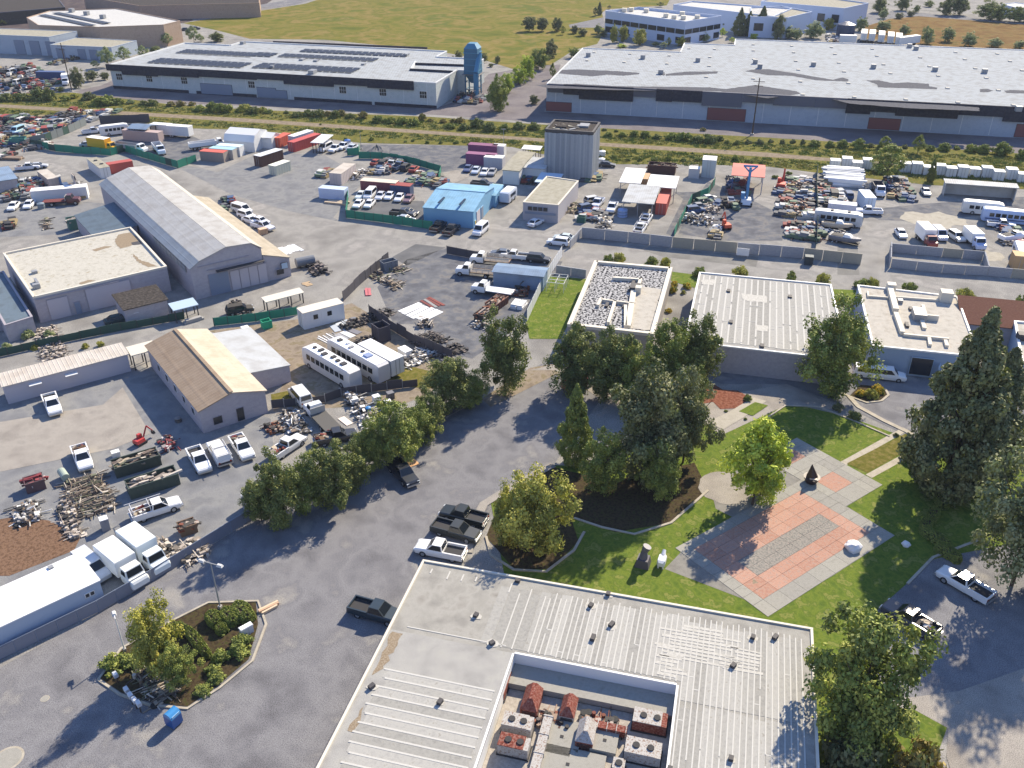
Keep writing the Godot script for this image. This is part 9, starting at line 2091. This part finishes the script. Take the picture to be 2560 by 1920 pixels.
	shrubs("middling mid green shrub this side of rail track, beyond the storage boxes","shrubs along the rail tracks",["mid",115.3,-220,1.2,1.1])
	shrubs("middling mid green shrub this side of rail track, before the grey roofed warehouse","shrubs along the rail tracks",["mid",65.9,-220,1.4,1.3,"mid",70.2,-222.9,1.2,1.1])
	tree("loose","mid",93.1,-218.04,9.2,5.4,"tall light green tree among the storage boxes")
	tree("loose","mid",110.33,-242.1,5.2,2.4,"slim young tree beside the rail track")
	tree("loose","mid",102.87,-246.75,3.7,2.2,"slim pale tree left of the tall light tree")
	tree("cone","dark",103.66,-217.09,6.1,1.5,"dark leaning narrow tree among storage boxes")
	tree("bush","pale",93.82,-224.92,2.4,2.6,"spreading pale shrub at foot of tall light tree")
	tree("round","mid",-4.53,-291.94,11.4,4.5,"big tree between the two warehouses, shading the drive")
	tree("round","bright",-1.29,-319.44,6.6,3.2,"lighter tree behind the big tree between warehouses")
	tree("round","bright",2.5,-332.96,6.8,3.3,"tree in the line between warehouses, lowest bright one")
	tree("round","bright",5.54,-341.15,8.5,3.8,"tree in the line between warehouses, second bright one")
	tree("round","mid",10.32,-360.98,8.1,4.5,"tree in the line between warehouses, third in line")
	tree("round","deep",15.71,-385.59,7.2,3.8,"tree in the line between warehouses, dark one at the field end")
	tree("loose","mid",15,-343.26,5.7,1.6,"tree in the line between warehouses, slim one by grey roof corner")
	tree("round","mid",25.71,-385.59,4.1,3.3,"tree in the line between warehouses, low one behind grey roof edge")
	tree("round","deep",7.26,-301.74,3,2.2,"tree in the line between warehouses, dark shrubby one by the apron")
	tree("round","deep",8.32,-455.61,7.2,4.2,"dark tree first in field edge clump")
	tree("round","deep",14.42,-455.61,6.7,3.9,"grey green tree second in field edge clump")
	tree("round","deep",21.64,-455.61,6.2,3.3,"olive tree third in field edge clump")
	tree("loose","olive",23.89,-445.19,4.1,2,"leafy tree end of field edge clump")
	tree("round","deep",29.53,-448.61,3.6,2.6,"small tree by the field parking")
	tree("round","deep",32.9,-441.82,3.5,3.2,"dark tree beside far lot strip")
	tree("loose","deep",44.05,-506.46,4.5,2,"grey green tree pair by the far lot, shorter")
	tree("cone","deep",46.56,-510.81,6.8,2,"olive tree pair by the far lot, taller")
	tree("round","pale",40.74,-448.61,4.1,2.7,"leafy tree before white office corner")
	tree("round","deep",42.31,-438.49,3,2.6,"small tree low beside white office")
	tree("round","olive",45.55,-422.52,7.8,2.5,"dark tree in front of white office, first")
	tree("round","olive",50.03,-425.62,7.3,3.1,"grey green tree in front of white office, second")
	tree("round","olive",56.18,-416.42,7.2,4.1,"olive tree in front of white office, widest")
	tree("loose","dark",62.92,-413.44,1.9,2.2,"leafy tree behind grey roof edge, first")
	tree("loose","pale",65.61,-407.58,2.8,2.2,"small tree behind grey roof edge, second")
	tree("loose","olive",68.5,-413.44,3.8,1.6,"dark tree behind grey roof edge, thin")
	tree("round","olive",74.08,-413.44,4.3,3,"grey green tree at step of grey roof")
	tree("round","olive",81.84,-428.78,4.9,3.1,"olive tree at white office end, first")
	tree("round","pale",86.5,-425.62,3.9,3.1,"leafy tree at white office end, second")
	tree("round","bright",90.41,-435.21,3.5,2.6,"small tree lime one at white office end")
	tree("loose","bright",97.2,-438.49,4,2.4,"dark tree lime one past white office")
	tree("round","deep",104.49,-459.18,6.8,3.4,"grey green tree beside far office wall")
	tree("cone","deep",105.7,-441.82,12.5,4.5,"olive tree tall behind far office, first")
	tree("cone","deep",110.01,-441.82,11,3.9,"leafy tree tall behind far office, second")
	tree("cone","deep",115.94,-441.82,13.3,4.8,"small tree tallest behind far office")
	tree("loose","bright",98.35,-422.52,2.4,2,"dark tree lime low by roof step")
	tree("round","bright",110.4,-431.97,2.5,2.6,"grey green tree lime low behind roof step")
	tree("round","bright",47.89,-410.49,1.4,3,"olive tree low bush behind grey roof")
	tree("loose","deep",53.96,-533.63,2.1,1.4,"leafy tree lone in grass field")
	tree("loose","dark",83.61,-543.31,2.7,2.5,"small tree at far field edge")
	tree("round","deep",121.07,-431.97,10.8,3.8,"dark tree behind warehouse by arched office")
	tree("round","pale",127.22,-435.21,5,4.5,"pale green tree low behind warehouse roof, first")
	tree("round","pale",129.52,-431.97,5,3.2,"pale green tree low behind warehouse roof, second")
	tree("round","pale",138.39,-435.21,7,5.7,"pale green tree wide one before arched office")
	tree("round","olive",152.65,-459.18,5.7,3.5,"green tree beside dark tank")
	tree("round","dark",161.13,-466.48,7.6,4.5,"dark tree tall by arched office gable")
	tree("round","pale",166.81,-455.61,6.7,3.5,"pale green tree at dry field corner")
	tree("round","pale",176.09,-452.09,5.7,4.4,"pale green tree first along dry field")
	tree("round","pale",192.86,-497.97,5,3.1,"pale green tree by the far parking")
	tree("round","pale",184.21,-445.19,4.6,3.5,"pale green tree second along dry field")
	tree("round","pale",184.17,-419.45,7.5,3.9,"pale green tree third along dry field next to trailers")
	tree("round","pale",196.04,-425.62,5.9,3.7,"pale green tree fourth along dry field")
	tree("round","pale",200.53,-413.44,5.7,4.2,"pale green tree fifth along dry field")
	tree("round","pale",210.31,-410.49,3.8,3.9,"pale green tree sixth along dry field")
	tree("round","pale",219.47,-407.58,3.3,3.3,"pale green tree last along dry field at picture edge")
	tree("round","dark",198.8,-519.72,7.5,5.4,"dark tree at top edge left of far road")
	tree("round","dark",214.82,-528.92,7.1,4.8,"dark tree at top edge over far road")
	tree("round","mid",218.85,-519.72,4.1,2.2,"green tree small at far lot")
	tree("round","dark",231.4,-510.81,9.7,5.9,"dark tree big at top edge, first")
	tree("round","dark",238.18,-510.81,10.8,5.9,"dark tree big at top edge, second")
	tree("round","mid",245.75,-493.82,9.4,7.2,"green tree right of far road, first")
	tree("round","mid",249.8,-489.73,8.2,5.4,"green tree right of far road, second")
	tree("round","mid",255.55,-485.71,7.6,5.4,"green tree right of far road, third")
	tree("round","mid",260.26,-485.71,7.1,5,"green tree at picture corner")
	tree("round","deep",201.29,-497.97,2.8,3.2,"dark tree low shrub row by far lot")
	tree("round","deep",210.6,-506.46,2.8,2.9,"dark tree low shrub row end by far lot")
	tree("round","mid",235.29,-543.31,3.6,3.1,"green tree thin at top edge")
	tree("loose","pale",-158.1,-365.67,7.7,4.2,"pale feathery tree first by cream storage roof")
	tree("loose","pale",-155.4,-375.39,6.2,3.5,"pale feathery tree second by cream storage roof")
	tree("loose","pale",-151.61,-385.59,5,3,"pale feathery tree third by cream storage roof")
	tree("loose","pale",-150.9,-413.44,5.7,3.2,"pale feathery tree at beige factory corner")
	tree("loose","pale",-141.09,-419.45,7.7,3.8,"pale feathery tree beside parked cars at beige factory")
	tree("round","dark",-132.57,-425.62,4.4,4.1,"dark tree round one at solar warehouse back corner")
	tree("loose","pale",-162.14,-363.31,3,2.1,"pale feathery tree lowest by cream storage roof")
	tree("round","deep",-153.66,-327.04,7.1,3.6,"dark tree by utility pole, first")
	tree("round","deep",-153.63,-339.07,4.1,2.9,"dark tree by utility pole, second")
	tree("round","deep",-149.79,-341.15,2.9,2.2,"dark tree by utility pole, third")
	tree("round","olive",-157.71,-321.31,1.6,1.9,"olive tree low by junk at utility pole")
	tree("round","dark",-150.07,-396.31,2.8,3.9,"dark tree low hedge behind solar warehouse")
	tree("loose","pale",-139.86,-425.62,2.9,2.3,"pale feathery tree small by solar warehouse back")
	tree("round","dark",-188.35,-510.81,3.4,3.2,"dark tree at far trailers, first")
	tree("round","dark",-188.27,-519.72,4.1,2.9,"dark tree at far trailers, second")
	tree("round","dry",-209.66,-533.63,3,2.2,"olive tree dry one at top edge")
	tree("round","olive",-253.78,-475.92,3,2.8,"olive tree at picture edge far lot")
	tree("loose","pale",-163.62,-390.88,3.7,2.2,"pale feathery tree thin one among storage trees")
	tree("round","deep",-21.73,-380.43,3.6,2.3,"dark tree at field edge by dust collector, first")
	tree("round","deep",-11.48,-375.39,4,2.2,"dark tree at field edge by dust collector, second")
	tree("round","deep",-5.87,-372.92,3.1,1.5,"dark tree at field edge by dust collector, third")
	tree("round","deep",-8.26,-365.67,1.5,1.4,"dark tree at field edge by dust collector, low one")
	car("sedan",-156.77,-457.28,70,"3a3f4a","dark car nearest beige factory wall","",{'far':1})
	car("sedan",-153.16,-460.91,70,"3a3f4a","dark car second from beige factory wall","",{'far':1})
	pole("utility_pole","wooden utility pole at far storage yard","utility pole",-153.59,-321.31,16,M.bark,{'r':.22,'arms':[[15,3.2],[13.8,2.4]],'az':14})
	pole("utility_pole","wooden utility pole before the big grey roofed warehouse","utility pole",70.09,-262.34,16,M.bark,{'r':.22,'arms':[[15,3.2],[13.8,2.4]],'az':14})
	pole("utility_pole","slim pole by the green mesh yard corner","utility pole",-41.7,-246.75,5,M.greymetal,{'r':.08})
	pole("utility_pole","slim pole near purple containers","utility pole",-2.3,-245.57,6,M.greymetal,{'r':.08,'arms':[[5.8,1.2]]})
	weeds("verge_weeds","low tufts of weeds on the yard side of the rail tracks",[-167.98,-295.15,-77.78,-274.65,0,-255.9,24.17,-248.54,68.57,-237.6,84.58,-233.24,131.94,-221.93,127.13,-212.43,66.7,-230.06,27.35,-232.17,7.91,-243.25,0,-250.34,-76.22,-268.37,-164.78,-288.8],1500,.3)
	weeds("verge_weeds","low tufts of weeds on the warehouse side of the rail tracks",[-175.64,-310.37,-110.61,-298.41,-81.48,-289.58,-25.32,-278.26,0,-269.75,26.96,-261.68,72.35,-252.79,139.32,-236.49,133.96,-225.93,86.28,-238.71,70.26,-244.41,24.72,-255.02,0,-261.68,-79.77,-282.69,-172.15,-303.43],1500,.3)
